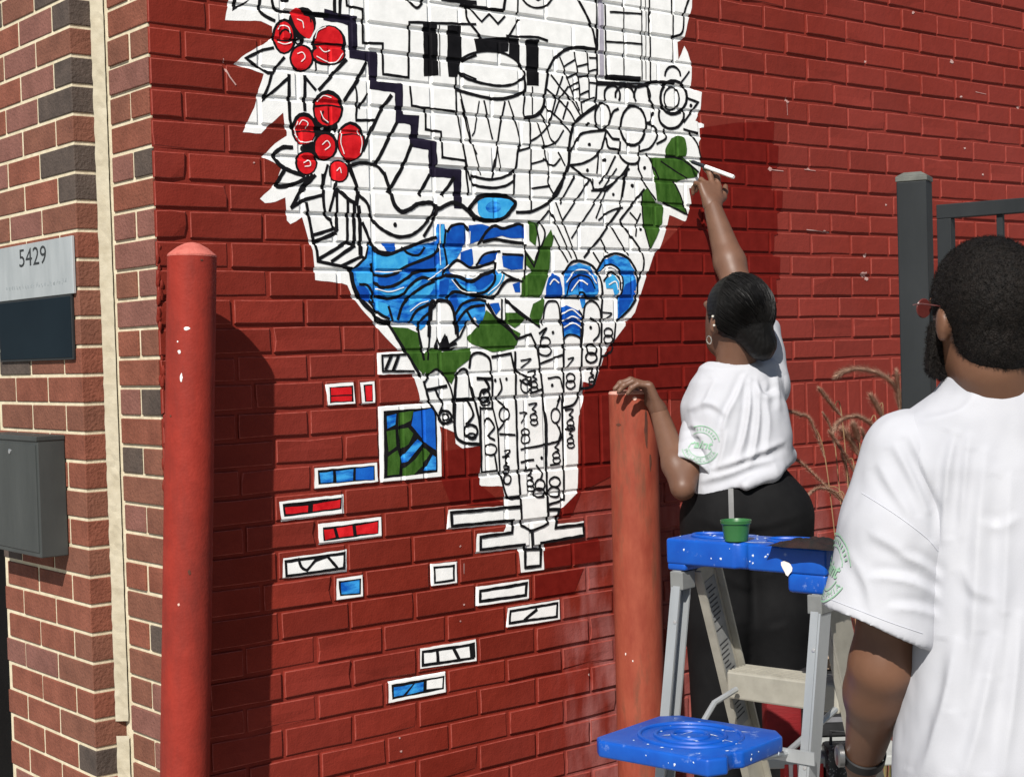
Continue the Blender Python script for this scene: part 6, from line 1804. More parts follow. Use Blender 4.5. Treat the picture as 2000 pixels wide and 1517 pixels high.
build_ladder()

# ------------------------------------------------------------------ work table with bags behind the ladder
def build_table():
    c = at(1605, 1450, 3.72); zt = c.z
    base = Vector((c.x, c.y, 0))
    gm = pmat('table_grey', (0.30, 0.31, 0.30), (0.40, 0.41, 0.39), rough=0.7, scale=10)
    lm = pmat('table_leg', (0.12, 0.12, 0.12), rough=0.5, metal=0.5)
    t = thing('work_table', 'small grey folding work table behind the stepladder', 'table', base)
    m = MB(); m.box(c - UP * 0.012, RGT * 0.17, FWD * 0.13, UP * 0.012, 0.004); m.build('table_top', gm, t)
    m = MB(); m.box(Vector((c.x, c.y, 0.32)), RGT * 0.16, FWD * 0.12, UP * 0.010, 0.004); m.build('shelf', gm, t)
    for x in (-1, 1):
        for y in (-1, 1):
            m = MB(); q = base + RGT * x * .155 + FWD * y * .115; m.tube([q, q + UP * (zt - .024)], 0.011, 10); m.build('leg', lm, t, smooth=True)
    rp = at(1528, 1438, 3.68); rp.z = zt
    tt = thing('red_bag', 'small dark red cloth bag standing on the work table', 'bag', rp)
    rm = pmat('red_bag_cloth', (0.11, 0.002, 0.003), (0.18, 0.004, 0.006), rough=0.75, scale=14, bump=0.5, bscale=60, stretch=(1, 1, 4))
    m = MB(); m.box(rp + UP * 0.062, RGT * 0.043 + UP * 0.0, FWD * 0.035, UP * 0.0615, 0.012)
    o = m.build('body', rm, tt, smooth=True)
    m = MB(); m.tube([rp + RGT * -.025 + UP * .123, rp + RGT * -.02 + UP * .16, rp + RGT * .02 + UP * .16, rp + RGT * .025 + UP * .123], .004, 8); m.build('handle', rm, tt, smooth=True)
    bp = at(1622, 1432, 3.80); bp.z = zt
    tb = thing('black_bag', 'black shoulder bag with grey straps and leopard-print flap on the work table', 'bag', bp)
    bk = pmat('black_nylon', (0.010, 0.010, 0.011), (0.022, 0.022, 0.024), rough=0.6, scale=20, bump=0.4, bscale=80)
    gy = pmat('grey_strap', (0.13, 0.13, 0.14), rough=0.8)
    hb = at(1622, 1305, 3.8).z - zt
    m = MB(); m.box(bp + UP * (hb / 2 + .001), RGT * 0.072, FWD * 0.04, UP * (hb / 2), 0.018); m.build('body', bk, tb, smooth=True)
    for k, q in enumerate((0.28, 0.62)):
        m = MB(); m.box(bp + UP * (hb * q + .001) - FWD * 0.0412, RGT * 0.068, FWD * 0.0015, UP * 0.006, 0.0); m.build('strap', gy, tb)
    lp = pmat('leopard_print', (0.02, 0.012, 0.008), (0.45, 0.33, 0.24), rough=0.8, scale=70, detail=1.0, contrast=(0.47, 0.53))
    hz = at(1640, 1222, 3.8).z - zt
    m = MB(); m.box(bp + RGT * 0.022 + UP * ((hb + hz) / 2 + .002), RGT * 0.036, FWD * 0.03, UP * ((hz - hb) / 2), 0.008); o = m.build('flap', lp, tb, smooth=True); o['label'] = 'leopard-print flap'
    sb = at(1566, 1512, 3.62); sb.z = 0.331
    ts = thing('striped_cloth', 'folded red and white striped cloth on the table\'s lower shelf', 'cloth', sb)
    hh = at(1566, 1484, 3.62).z - 0.331
    m = MB(); rc = pmat('stripe_red', (0.45, 0.03, 0.03), rough=0.8); wc = pmat('stripe_white', (0.65, 0.55, 0.53), rough=0.8)
    for k in range(9):
        m.box(sb + RGT * (-.04 + k * .0101) + UP * (hh / 2), RGT * .0049, FWD * .03, UP * (hh / 2), 0.002, mi=k % 2)
    m.build('cloth', [rc, wc], ts)
    kb = at(1640, 1500, 3.60); kb.z = 0
    tk = thing('sequin_bag', 'black sequinned tote bag standing beside the table legs', 'bag', kb)
    hk = at(1640, 1452, 3.60).z
    sq = pmat('black_sequins', (0.006, 0.006, 0.007), (0.20, 0.20, 0.20), rough=0.3, scale=190, detail=1.0, contrast=(0.60, 0.68), spec=0.6)
    m = MB(); m.box(kb + UP * (hk / 2 + .0005), RGT * 0.035, FWD * 0.04, UP * (hk / 2), 0.01); m.build('body', sq, tk, smooth=True)
    m = MB(); m.tube([kb + RGT * -.02 + UP * (hk - .01), kb + RGT * -.018 + UP * (hk + .03), kb + RGT * .018 + UP * (hk + .03), kb + RGT * .02 + UP * (hk - .01)], .004, 8); m.build('handle', bk, tk, smooth=True)
build_table()

# ------------------------------------------------------------------ people: smooth blended volumes turned into one continuous skin
class Field:
    def __init__(self, lo, hi, h):
        self.lo = np.array(lo, dtype=np.float32); self.h = h
        self.n = [int(math.ceil((b - a) / h)) + 1 for a, b in zip(lo, hi)]
        self.ax = [np.float32(lo[i]) + np.arange(self.n[i], dtype=np.float32) * np.float32(h) for i in range(3)]
        self.F = np.full(self.n, 0.5, dtype=np.float32)
    def window(self, lo, hi):
        s = []
        for i in range(3):
            a = max(0, int((lo[i] - self.lo[i]) / self.h)); b = min(self.n[i], int((hi[i] - self.lo[i]) / self.h) + 2)
            if b <= a: return None
            s.append(slice(a, b))
        return tuple(s)
    def grid(self, s):
        return self.ax[0][s[0]][:, None, None], self.ax[1][s[1]][None, :, None], self.ax[2][s[2]][None, None, :]
    def put(self, d, s, k, op):
        f = self.F[s]
        if op == 'add':
            q = np.maximum(k - np.abs(f - d), 0) / max(k, 1e-6); self.F[s] = np.minimum(f, d) - q * q * k * 0.25
        elif op == 'sub':
            d = -d; q = np.maximum(k - np.abs(f - d), 0) / max(k, 1e-6); self.F[s] = np.maximum(f, d) + q * q * k * 0.25
    def cone(self, a, ra, b, rb, k=0.02, op='add'):
        a, b = Vector(a), Vector(b); m = max(ra, rb) + k + 3 * self.h + 0.01
        s = self.window([min(a[i], b[i]) - m for i in range(3)], [max(a[i], b[i]) + m for i in range(3)])
        if s is None: return
        x, y, z = self.grid(s); d = b - a; L2 = max(d.length_squared, 1e-9)
        t = np.clip(((x - a.x) * d.x + (y - a.y) * d.y + (z - a.z) * d.z) / L2, 0, 1)
        r = np.sqrt((x - a.x - t * d.x) ** 2 + (y - a.y - t * d.y) ** 2 + (z - a.z - t * d.z) ** 2) - (ra + (rb - ra) * t)
        self.put(r, s, k, op)
    def chain(self, pts, rads, k=0.02, op='add'):
        for (a, b), (ra, rb) in zip(zip(pts, pts[1:]), zip(rads, rads[1:])):
            self.cone(a, ra, b, rb, k, op)
    def ell(self, c, r, ax=None, k=0.02, op='add'):
        """ellipsoid; ax = three orthonormal axes"""
        c = Vector(c); ax = ax or (Vector((1, 0, 0)), Vector((0, 1, 0)), Vector((0, 0, 1)))
        m = max(r) + k + 3 * self.h + 0.01
        s = self.window([c[i] - m for i in range(3)], [c[i] + m for i in range(3)])
        if s is None: return
        x, y, z = self.grid(s); x, y, z = x - c.x, y - c.y, z - c.z
        q = [(x * v.x + y * v.y + z * v.z) for v in ax]
        k0 = np.sqrt(sum((q[i] / r[i]) ** 2 for i in range(3))); k1 = np.sqrt(sum((q[i] / r[i] ** 2) ** 2 for i in range(3)))
        self.put(k0 * (k0 - 1) / np.maximum(k1, 1e-6), s, k, op)
    def loft(self, rings, k=0.02, op='add'):
        """upright body of elliptical sections: (z, centre, half width, half depth, right axis, forward axis)"""
        rings = sorted(rings, key=lambda q: q[0]); zs = np.array([q[0] for q in rings])
        m = max(max(q[2], q[3]) for q in rings) + 0.08
        cs = np.array([tuple(q[1])[:2] for q in rings])
        s = self.window([cs[:, 0].min() - m, cs[:, 1].min() - m, zs[0] - .05], [cs[:, 0].max() + m, cs[:, 1].max() + m, zs[-1] + .05])
        if s is None: return
        x, y, z = self.grid(s); zz = z[0, 0, :]
        I = lambda v: np.interp(zz, zs, np.array(v)).astype(np.float32)[None, None, :]
        cx, cy = I(cs[:, 0]), I(cs[:, 1]); a, b = I([q[2] for q in rings]), I([q[3] for q in rings])
        rx, ry = I([q[4].x for q in rings]), I([q[4].y for q in rings])
        u = (x - cx) * rx + (y - cy) * ry; v = (x - cx) * -ry + (y - cy) * rx
        p = 2.5
        g = (np.abs(u / a) ** p + np.abs(v / b) ** p) ** (1 / p)
        d = (g - 1) * np.minimum(a, b)
        d = np.maximum(d, np.maximum(zs[0] - z, z - zs[-1]))
        self.put(d.astype(np.float32), s, k, op)
    def snap(self):
        self.G0 = self.F.copy()
    def hit(self, px, py, d0, d1):
        """first crossing of the garment surface met along the line of sight"""
        n = int((d1 - d0) / 0.002); dd = np.linspace(d0, d1, n)
        P = CAM[None, :] + (ROT @ np.array((px - 1000.0, 758.5 - py, -FPX)))[None, :] * (dd / FPX)[:, None]
        ix = np.round((P - self.lo[None, :]) / self.h).astype(int)
        ok = np.all((ix >= 0) & (ix < np.array(self.n)[None, :]), 1)
        v = np.where(ok, self.G0[tuple(np.clip(ix, 0, np.array(self.n) - 1).T)], 1)
        k = np.nonzero(v < 0)[0]
        return None if len(k) == 0 else Vector(P[k[0]].tolist())
    def fold(self, pts, r, proud=0.45, k=0.016, d=(2.0, 4.6), op='add'):
        """a crease or ridge of cloth drawn over the surface along photo pixels"""
        C = catmull([Vector((a, b, 0)) for a, b in pts], 5); out = []
        for q in C:
            h = self.hit(q.x, q.y, d[0], d[1])
            if h is not None: out.append(h)
        vd = FWD
        n = len(out)
        for i in range(n - 1):
            if (out[i + 1] - out[i]).length > 0.08: continue
            t = min(1.0, 2.2 * (i + 1) / n, 2.2 * (n - i) / n + .2)
            s_ = r * max(.35, t); off = vd * (s_ * (1 - proud))
            self.cone(out[i] + off, s_, out[i + 1] + off, s_, k, op)
    def cut(self, p, nrm):
        """keep the side the normal points away from"""
        p, nrm = Vector(p), Vector(nrm).normalized()
        x, y, z = self.grid((slice(None),) * 3)
        self.F = np.maximum(self.F, (x - p.x) * nrm.x + (y - p.y) * nrm.y + (z - p.z) * nrm.z)
    def warp(self, fn):
        x, y, z = self.grid((slice(None),) * 3)
        self.F = self.F + fn(x, y, z).astype(np.float32)
    def mesh(self):
        F, h = self.F, self.h
        S = F < 0
        c = [S[i:S.shape[0] - 1 + i, j:S.shape[1] - 1 + j, k:S.shape[2] - 1 + k] for i in (0, 1) for j in (0, 1) for k in (0, 1)]
        anyv = c[0].copy(); allv = c[0].copy()
        for q in c[1:]:
            anyv |= q; allv &= q
        mix = anyv & ~allv
        I, J, K = np.nonzero(mix)
        vid = np.full(mix.shape, -1, dtype=np.int64); vid[I, J, K] = np.arange(len(I))
        acc = np.zeros((len(I), 3)); cnt = np.zeros(len(I))
        offs = [(i, j, k) for i in (0, 1) for j in (0, 1) for k in (0, 1)]
        vals = [F[I + o[0], J + o[1], K + o[2]] for o in offs]
        for p in range(8):
            for q in range(p + 1, 8):
                if sum(abs(offs[p][m] - offs[q][m]) for m in range(3)) != 1: continue
                va, vb = vals[p], vals[q]; m = (va < 0) != (vb < 0)
                t = np.where(m, va / np.where(m, va - vb, 1), 0)
                for d in range(3):
                    acc[:, d] += np.where(m, offs[p][d] + t * (offs[q][d] - offs[p][d]), 0)
                cnt += m
        pos = (acc / np.maximum(cnt, 1)[:, None] + np.stack([I, J, K], 1)) * h + self.lo[None, :]
        faces = []
        for d in range(3):
            sl0 = [slice(None)] * 3; sl1 = [slice(None)] * 3
            sl0[d] = slice(0, -1); sl1[d] = slice(1, None)
            A, B = S[tuple(sl0)], S[tuple(sl1)]
            e = np.nonzero(A != B); e = np.stack(e, 1)
            o1, o2 = [(1, 2), (2, 0), (0, 1)][d]
            ok = (e[:, o1] > 0) & (e[:, o2] > 0) & (e[:, o1] < F.shape[o1] - 1) & (e[:, o2] < F.shape[o2] - 1); e = e[ok]
            def V(da, db):
                g = e.copy(); g[:, o1] += da; g[:, o2] += db
                return vid[g[:, 0], g[:, 1], g[:, 2]]
            q = np.stack([V(-1, -1), V(0, -1), V(0, 0), V(-1, 0)], 1)
            flip = ~S[e[:, 0], e[:, 1], e[:, 2]]
            q[flip] = q[flip][:, ::-1]
            faces.append(q)
        return pos, np.concatenate(faces)

def field_obj(name, fields, mat, parent, smooth_it=2, keep=None):
    V, Fc, k = [], [], 0
    for f in fields:
        p, q = f.mesh() if isinstance(f, Field) else f
        # light relaxation of the skin
        for it in range(smooth_it):
            s = np.zeros_like(p); c = np.zeros(len(p))
            for a in range(4):
                b = (a + 1) % 4
                np.add.at(s, q[:, a], p[q[:, b]]); np.add.at(s, q[:, b], p[q[:, a]])
                np.add.at(c, q[:, a], 1); np.add.at(c, q[:, b], 1)
            p = p * 0.45 + 0.55 * s / np.maximum(c, 1)[:, None]
        V.append(p); Fc.append(q + k); k += len(p)
    V = np.concatenate(V); Fc = np.concatenate(Fc)
    base = np.array(world_loc(parent)) if parent else np.zeros(3)
    me = bpy.data.meshes.new(name)
    me.vertices.add(len(V)); me.vertices.foreach_set('co', (V - base).astype(np.float32).ravel())
    me.loops.add(len(Fc) * 4); me.loops.foreach_set('vertex_index', Fc.astype(np.int32).ravel())
    me.polygons.add(len(Fc)); me.polygons.foreach_set('loop_start', np.arange(0, len(Fc) * 4, 4, dtype=np.int32))
    me.polygons.foreach_set('loop_total', np.full(len(Fc), 4, dtype=np.int32))
    me.polygons.foreach_set('use_smooth', np.ones(len(Fc), dtype=bool))
    me.materials.append(mat); me.update(calc_edges=True); me.validate()
    o = bpy.data.objects.new(name, me); COL.objects.link(o)
    if parent: o.parent = parent
    return o

def frame(yaw, tilt=0.0, roll=0.0):
    """axes (right, forward, up) of something facing the viewing direction turned left by yaw degrees"""
    a = R(yaw)
    f = (FWD * math.cos(a) - RGT * math.sin(a)); r = (RGT * math.cos(a) + FWD * math.sin(a)); u = UP.copy()
    if tilt:
        m = Matrix.Rotation(R(tilt), 3, r); f, u = m @ f, m @ u
    if roll:
        m = Matrix.Rotation(R(roll), 3, f); r, u = m @ r, m @ u
    return r, f, u

SKIN_A = pmat('skin_brown', (0.115, 0.052, 0.028), (0.155, 0.074, 0.042), rough=0.48, scale=9, bump=0.18, bscale=260, spec=0.4, bdist=0.0008, rand=False)
SKIN_B = pmat('skin_deep_brown', (0.105, 0.050, 0.030), (0.150, 0.075, 0.046), rough=0.5, scale=9, bump=0.18, bscale=260, spec=0.4, bdist=0.0008, rand=False)
HAIR = pmat('hair_black', (0.0025, 0.002, 0.0017), (0.010, 0.0072, 0.0056), rough=0.65, scale=120, bump=0.9, bscale=330, spec=0.18, bdist=0.003, rand=False)
COTTON = pmat('white_cotton', (0.40, 0.408, 0.44), (0.44, 0.447, 0.475), rough=0.95, scale=6, bump=0.25, bscale=420, spec=0.1, bdist=0.0008, rand=False)
PRINT = pmat('green_print', (0.17, 0.36, 0.22), (0.30, 0.46, 0.33), rough=0.9, scale=300)

def sleeve_field(pts, rads, hem_n, hem_p, hollow, h=0.0045, wall=0.006):
    """one set-in sleeve: tapering tube cut at its hem and hollowed out there"""
    m = max(rads) + .05
    F = Field([min(q[i] for q in pts) - m for i in range(3)], [max(q[i] for q in pts) + m for i in range(3)], h)
    F.chain(pts, rads, .02)
    e = pts[-1]; d = (pts[-1] - pts[-2]).normalized()
    F.cone(e, rads[-1], e + d * .10, rads[-1] * 1.02, .01)
    F.cut(hem_p, hem_n)
    F.cone(hem_p - d * hollow, rads[-1] - wall - .004, hem_p + d * .15, rads[-1] - wall + .002, .004, 'sub')
    return F

def head(F, c, ax, s=1.0):
    """skull, face, jaw and ears blended into the body field; c = middle of the head"""
    r, f, u = ax
    P = lambda x, y, z: c + r * (x * s) + f * (y * s) + u * (z * s)
    F.ell(P(0, -0.012, 0.028), (0.074 * s, 0.096 * s, 0.088 * s), ax, 0.02)
    F.ell(P(0, 0.022, -0.022), (0.062 * s, 0.074 * s, 0.088 * s), ax, 0.02)
    F.ell(P(0, 0.042, -0.082), (0.042 * s, 0.046 * s, 0.034 * s), ax, 0.03)
    F.cone(P(0, 0.092, 0.012), 0.008 * s, P(0, 0.112, -0.022), 0.0135 * s, 0.012)          # nose
    F.ell(P(0, 0.084, -0.056), (0.022 * s, 0.012 * s, 0.011 * s), ax, 0.012)                 # mouth
    for q in (-1, 1):
        F.ell(P(q * .032, .084, .022), (.017 * s, .014 * s, .010 * s), ax, 0.012)             # brow and eye
        e = P(q * 0.073, -0.004, -0.010)
        F.ell(e, (0.009 * s, 0.017 * s, 0.031 * s), ax, 0.006)                                # ear
        F.ell(e + r * (q * .007 * s) - f * (.004 * s), (0.005 * s, 0.014 * s, 0.026 * s), ax, 0.004)

def hand_fields(wrist, palm_dir, palm_n, thumb_side, curl, h=0.0028, s=1.0, spread=1.0, splay=None):
    """palm, four unequal jointed fingers and a thumb from the side of the palm; curl in degrees per joint"""
    d = palm_dir.normalized(); n = (palm_n - d * palm_n.dot(d)).normalized(); t = thumb_side * d.cross(n).normalized()
    lo = [wrist[i] - 0.25 for i in range(3)]; hi = [wrist[i] + 0.25 for i in range(3)]
    pts = [wrist]
    body = []
    kn = [wrist + d * (0.086 * s - 0.006 * abs(k - 1.3) * s) + t * ((1.5 - k) * 0.0205 * s) for k in range(4)]
    ln = [(.040, .025, .020), (.045, .029, .021), (.042, .027, .020), (.033, .020, .018)]
    chains = []
    for k in range(4):
        c = curl[k] if isinstance(curl, (list, tuple)) else curl
        dirv = (d + t * (1.5 - k) * 0.06 * spread).normalized(); p = kn[k]; ch = [p]
        axis = dirv.cross(n).normalized()
        ang = 0
        for j in range(3):
            ang += R(c[j] if isinstance(c, (list, tuple)) else c)
            v = Matrix.Rotation(ang, 3, axis) @ dirv
            p = p + v * ln[k][j] * s; ch.append(p)
        chains.append(ch)
    tb = wrist + d * 0.028 * s + t * 0.026 * s
    tdir = (d * 0.62 + t * 0.62 - n * -0.35).normalized()
    tch = [tb, tb + tdir * 0.040 * s, tb + tdir * 0.040 * s + (tdir * .8 + d * .5).normalized() * 0.032 * s, tb + tdir * 0.040 * s + (tdir * .8 + d * .5).normalized() * 0.032 * s + (tdir * .5 + d * .8).normalized() * 0.025 * s]
    allp = [q for ch in chains for q in ch] + tch + [wrist, wrist - d * .05]
    lo = [min(q[i] for q in allp) - .035 for i in range(3)]; hi = [max(q[i] for q in allp) + .035 for i in range(3)]
    F = Field(lo, hi, h)
    for k in range(4):
        F.cone(wrist + t * ((1.5 - k) * 0.011 * s) + d * .008 * s, 0.0135 * s, kn[k], 0.0112 * s, 0.014)
    F.cone(wrist - d * .045 * s, 0.024 * s, wrist + d * .012 * s, 0.0195 * s, 0.02)
    F.cone(wrist + d * .02 * s + t * .012 * s, 0.015 * s, tch[1] - tdir * .008, 0.0125 * s, 0.014)
    for ch, r0 in zip(chains, (.0090, .0094, .0088, .0078)):
        F.chain(ch, [r0 * 1.08 * s, r0 * s, r0 * .92 * s, r0 * .78 * s], 0.0035)
        for j in (1, 2):
            F.ell(ch[j], (r0 * 1.06 * s,) * 3, None, 0.003)
    F.chain(tch, [.0125 * s, .0108 * s, .0100 * s, .0082 * s], 0.005)
    return F, chains, tch

def crease(o, folds, fine=0.0, seed=0.0):
    """press folds into a garment: each fold is a line over the cloth as seen from the street, with a ridge and a valley beside it"""
    me = o.data; n = len(me.vertices); base = np.array(world_loc(o))
    co = np.empty(n * 3, dtype=np.float32); me.vertices.foreach_get('co', co); co = co.reshape(-1, 3).astype(np.float64)
    nr = np.empty(n * 3, dtype=np.float32); me.vertices.foreach_get('normal', nr); nr = nr.reshape(-1, 3).astype(np.float64)
    W = co + base; v = W - CAM[None, :]; c = v @ ROT
    px = 1000 + FPX * c[:, 0] / -c[:, 2]; py = 758.5 - FPX * c[:, 1] / -c[:, 2]
    vd = v / np.linalg.norm(v, axis=1)[:, None]
    face = np.clip(-(vd * nr).sum(1) * 2.5, 0, 1)
    disp = np.zeros(n)
    for pts, amp, sig in folds:
        C = [(q.x, q.y) for q in catmull([Vector((x, y, 0)) for x, y in pts], 6)]
        best = np.full(n, 1e9); sd = np.zeros(n); tt = np.zeros(n); m = len(C) - 1
        for i in range(m):
            ax, ay = C[i]; dx, dy = C[i + 1][0] - ax, C[i + 1][1] - ay; L2 = dx * dx + dy * dy + 1e-9
            t = np.clip(((px - ax) * dx + (py - ay) * dy) / L2, 0, 1)
            ex, ey = px - ax - t * dx, py - ay - t * dy; d2 = ex * ex + ey * ey
            sg = np.sign(dx * ey - dy * ex)
            k = d2 < best; best[k] = d2[k]; sd[k] = (np.sqrt(d2) * sg)[k]; tt[k] = ((i + t) / m)[k]
        w = np.sin(np.pi * np.clip(tt * .92 + .04, 0, 1)) ** .6
        dist = np.sqrt(best)
        prof = np.exp(-(np.abs(sd) / sig) ** 1.35 / 1.2) - .75 * np.exp(-((sd - 1.9 * sig) / (sig * 1.05)) ** 2 / 2)
        endk = np.where((tt <= 0) | (tt >= 1), np.exp(-(dist / sig) ** 2), 1)
        disp += amp * prof * w * endk * face
    if fine:
        fn = np.array([noise.noise(Vector((p[0] * 17 + seed, p[1] * 17, p[2] * 7))) + .5 * noise.noise(Vector((p[0] * 46 + seed, p[1] * 46, p[2] * 24))) for p in W])
        disp += fine * fn
    co = co + nr * disp[:, None]
    me.vertices.foreach_set('co', co.astype(np.float32).ravel()); me.update()

def decal(o, tri_v, tri_f, place, n_dir, off, name, mat, parent, clip_dist=0.4):
    """flat print laid onto a garment: each vertex is pushed along n_dir until it meets the cloth"""
    bm = bmesh.new(); bm.from_mesh(o.data); base = world_loc(o)
    tree = BVHTree.FromBMesh(bm)
    V = []; bad = set()
    for i, (x, y) in enumerate(tri_v):
        p = place(x, y) - base
        hit, nrm, _, dist = tree.ray_cast(p, n_dir, clip_dist)
        if hit is None:
            bad.add(i); V.append(p + base)
        else:
            V.append(hit + base - n_dir * off)
    bm.free()
    keep = [f for f in tri_f if not any(q in bad for q in f)]
    if not keep: return None
    return mesh_obj(name, V, keep, mat, parent)

def ring_strip(r, w, a0, a1, n=48):
    v, f = [], []
    for i in range(n + 1):
        a = R(a0 + (a1 - a0) * i / n)
        v += [((r - w / 2) * math.cos(a), (r - w / 2) * math.sin(a)), ((r + w / 2) * math.cos(a), (r + w / 2) * math.sin(a))]
        if i < n: f.append((2 * i, 2 * i + 1, 2 * i + 3, 2 * i + 2))
    return v, f

def logo_shapes(R0):
    """round sleeve badge: double ring broken in the middle, script word, town name round the foot"""
    V, Fc = [], []
    def add(v, f):
        k = len(V); V.extend([(p[0], p[1]) for p in v]); Fc.extend([tuple(q + k for q in g) for g in f])
    for r, w in ((R0, .045 * R0), (R0 * .66, .035 * R0)):
        for a0, a1 in ((16, 164), (200, 340)):
            add(*ring_strip(r, w, a0, a1))
    def arc_text(txt, r, centre, step, flip):
        for i, ch in enumerate(txt):
            v, f = text_mesh(ch, R0 * .27)
            off = (i - (len(txt) - 1) / 2) * step
            a = R(centre - off if not flip else centre + off)
            rot = a - math.pi / 2 if not flip else a + math.pi / 2
            add([(r * math.cos(a) + p[0] * math.cos(rot) - p[1] * math.sin(rot), r * math.sin(a) + p[0] * math.sin(rot) + p[1] * math.cos(rot)) for p in v], f)
    arc_text('PHILADELPHIA', R0 * .83, 270, 11.5, True)
    for k in range(12):                                   # upper arc: letters too worn to read, short bars
        a = R(30 + k * 11); rr = R0 * .83
        c, s_ = math.cos(a), math.sin(a)
        q = [(rr * c + du * -s_ + dv * c, rr * s_ + du * c + dv * s_) for du, dv in ((-.03 * R0, -.07 * R0), (.03 * R0, -.07 * R0), (.03 * R0, .07 * R0), (-.03 * R0, .07 * R0))]
        add(q, [(0, 1, 2, 3)])
    v, f = text_mesh('Paint', R0 * .62, True)
    add([(p[0] + p[1] * .3, p[1]) for p in v], f)
    return V, Fc

# ------------------------------------------------------------------ the painter at the wall
def build_painter():
    rb, fb, ub = frame(4)
    hip = at(1458, 990, 4.06)
    foot = Vector((hip.x, hip.y, 0))
    t = thing('person', 'person in white tee and black leggings painting the mural with one arm raised', 'person', foot)
    neck = at(1432, 716, 4.08); chest = at(1436, 800, 4.10); waist = at(1448, 900, 4.08)
    hc = at(1437, 622, 4.06)
    hax = frame(30, 16, -4)
    Ls, Le, Lw = at(1386, 800, 4.11), at(1334, 952, 3.97), at(1288, 806, 4.14)
    Rs, Re, Rw = at(1494, 748, 4.13), at(1440, 560, 4.30), at(1392, 405, 4.42)
    lo = [min(q[i] for q in (foot, Lw, Rw, Le, Rs, hip)) - .33 for i in range(3)]; hi = [max(q[i] for q in (foot, Lw, Rw, Rs, hip)) + .33 for i in range(3)]
    F = Field((lo[0], lo[1], -0.01), (hi[0], hi[1], Rw.z + .06), 0.0062)
    head(F, hc, hax, 0.97)
    F.cone(neck - UP * .02, 0.052, hc - UP * .05 - hax[1] * .02, 0.050, 0.02)
    F.cone(neck - UP * .05 - rb * .05, 0.035, neck - UP * .05 + rb * .05, 0.035, 0.03)
    F.cone(Ls, 0.042, Rs, 0.042, 0.03); F.cone(chest, 0.085, waist, 0.085, 0.04); F.cone(chest - rb * .05, .07, chest + rb * .05, .07, .03)
    F.chain([Ls, Ls.lerp(Le, .45), Le], [0.038, 0.034, 0.030], 0.012); F.chain([Le, Le.lerp(Lw, .3), Lw], [0.031, 0.036, 0.0245], 0.012)
    F.chain([Rs, Rs.lerp(Re, .45), Re], [0.044, 0.047, 0.040], 0.015); F.chain([Re, Re.lerp(Rw, .3), Rw], [0.041, 0.044, 0.0255], 0.015)
    hl, hr = hip - rb * .085, hip + rb * .085
    F.cone(hl * 1.0 + rb * .03, .065, hr - rb * .03, .065, .03); F.cone(waist, .08, hip, .08, .04)
    for s in (-1, 1):
        a = hip + rb * s * .09 - UP * .02; kn = Vector((a.x, a.y, .47)) + rb * s * .01 + fb * .02; an = Vector((a.x, a.y, .08)) + rb * s * .015 - fb * .02
        F.chain([a, kn], [.075, .052], .03); F.chain([kn, kn.lerp(an, .35), an], [.052, .052, .034], .02); F.cone(an - UP * .04 - fb * .03, .032, an - UP * .052 + fb * .15, .024, .02)
    # hands: left one resting over the bollard's top, right one pinching a marker
    bt = at(1233, 757, 4.2)
    pd = (bt + UP * .035 + RGT * 0.0 - Lw)
    FL, _, _ = hand_fields(Lw, (-RGT * .36 + UP * .90 + FWD * .12), (-RGT * .9 - UP * .3 - FWD * .1), -1, [(44, 34, 22), (50, 36, 24), (56, 36, 24), (60, 38, 24)], s=0.98)
    tip, tail = on_plane(1346, 314, 1, -0.004), at(1433, 346, 4.40)
    grip = tip.lerp(tail, .40)
    FR, chR, tR = hand_fields(Rw, (grip - Rw).normalized() * .9 + UP * .1, FWD * .8 - RGT * .3, -1, [(6, 14, 12), (10, 20, 16), (40, 52, 40), (50, 56, 40)], s=0.92)
    field_obj('body', [F, FL, FR], SKIN_B, t)
    # marker
    mk = thing('paint_marker', 'white paint marker with dark grip held against the green leaf', 'marker', tip)
    m = MB(); m.tube([tip, tip.lerp(tail, .06)], [.0012, .0032], 10); m.build('tip', pmat('marker_tip_green', (.05, .14, .02), rough=.6), mk, smooth=True)
    m = MB(); m.tube([tip.lerp(tail, .061), tip.lerp(tail, .09), tip.lerp(tail, .38)], [.0042, .0058, .0058], 14); m.build('grip', pmat('marker_dark', (.02, .022, .03), rough=.4), mk, smooth=True)
    m = MB(); m.tube([tip.lerp(tail, .381), tip.lerp(tail, .98), tail], [.0060, .0060, .0048], 14); m.build('barrel', pmat('marker_white', (.75, .75, .74), rough=.35), mk, smooth=True)
    # shirt
    G = Field((lo[0], lo[1], hip.z - .12), (hi[0], hi[1], Re.z + .03), 0.0052)
    hemL, hemR = at(1336, 985, 3.98), at(1540, 898, 4.08)
    cz = lambda px, py, d=4.07: at(px, py, d)
    G.loft([(cz(1438, 1000).z, cz(1440, 1000), .134, .130, rb, fb), (cz(1440, 930).z, cz(1443, 930), .136, .130, rb, fb), (cz(1436, 850).z, cz(1440, 850), .140, .122, rb, fb), (cz(1436, 790).z, cz(1436, 790), .132, .110, rb, fb), (cz(1436, 745).z, cz(1434, 745), .105, .085, rb, fb), (cz(1436, 722).z, cz(1432, 722), .075, .066, rb, fb)], .03)
    G.cone(Ls + UP * .006, .062, neck - UP * .035 - rb * .03, .058, .05); G.cone(Rs + UP * .01, .064, neck - UP * .035 + rb * .03, .058, .05)
    # left sleeve hangs to the elbow, right sleeve rides up the raised arm
    sl = at(1353, 922, 4.005); sr = Rs.lerp(Re, .52); d1 = (sl - Ls).normalized(); d2 = (Re - Rs).normalized()
    SL = sleeve_field([Ls - d1 * .01, Ls.lerp(sl, .4), sl], [.058, .057, .057], (d1 - RGT * .45 + UP * -.1).normalized(), sl, .03)
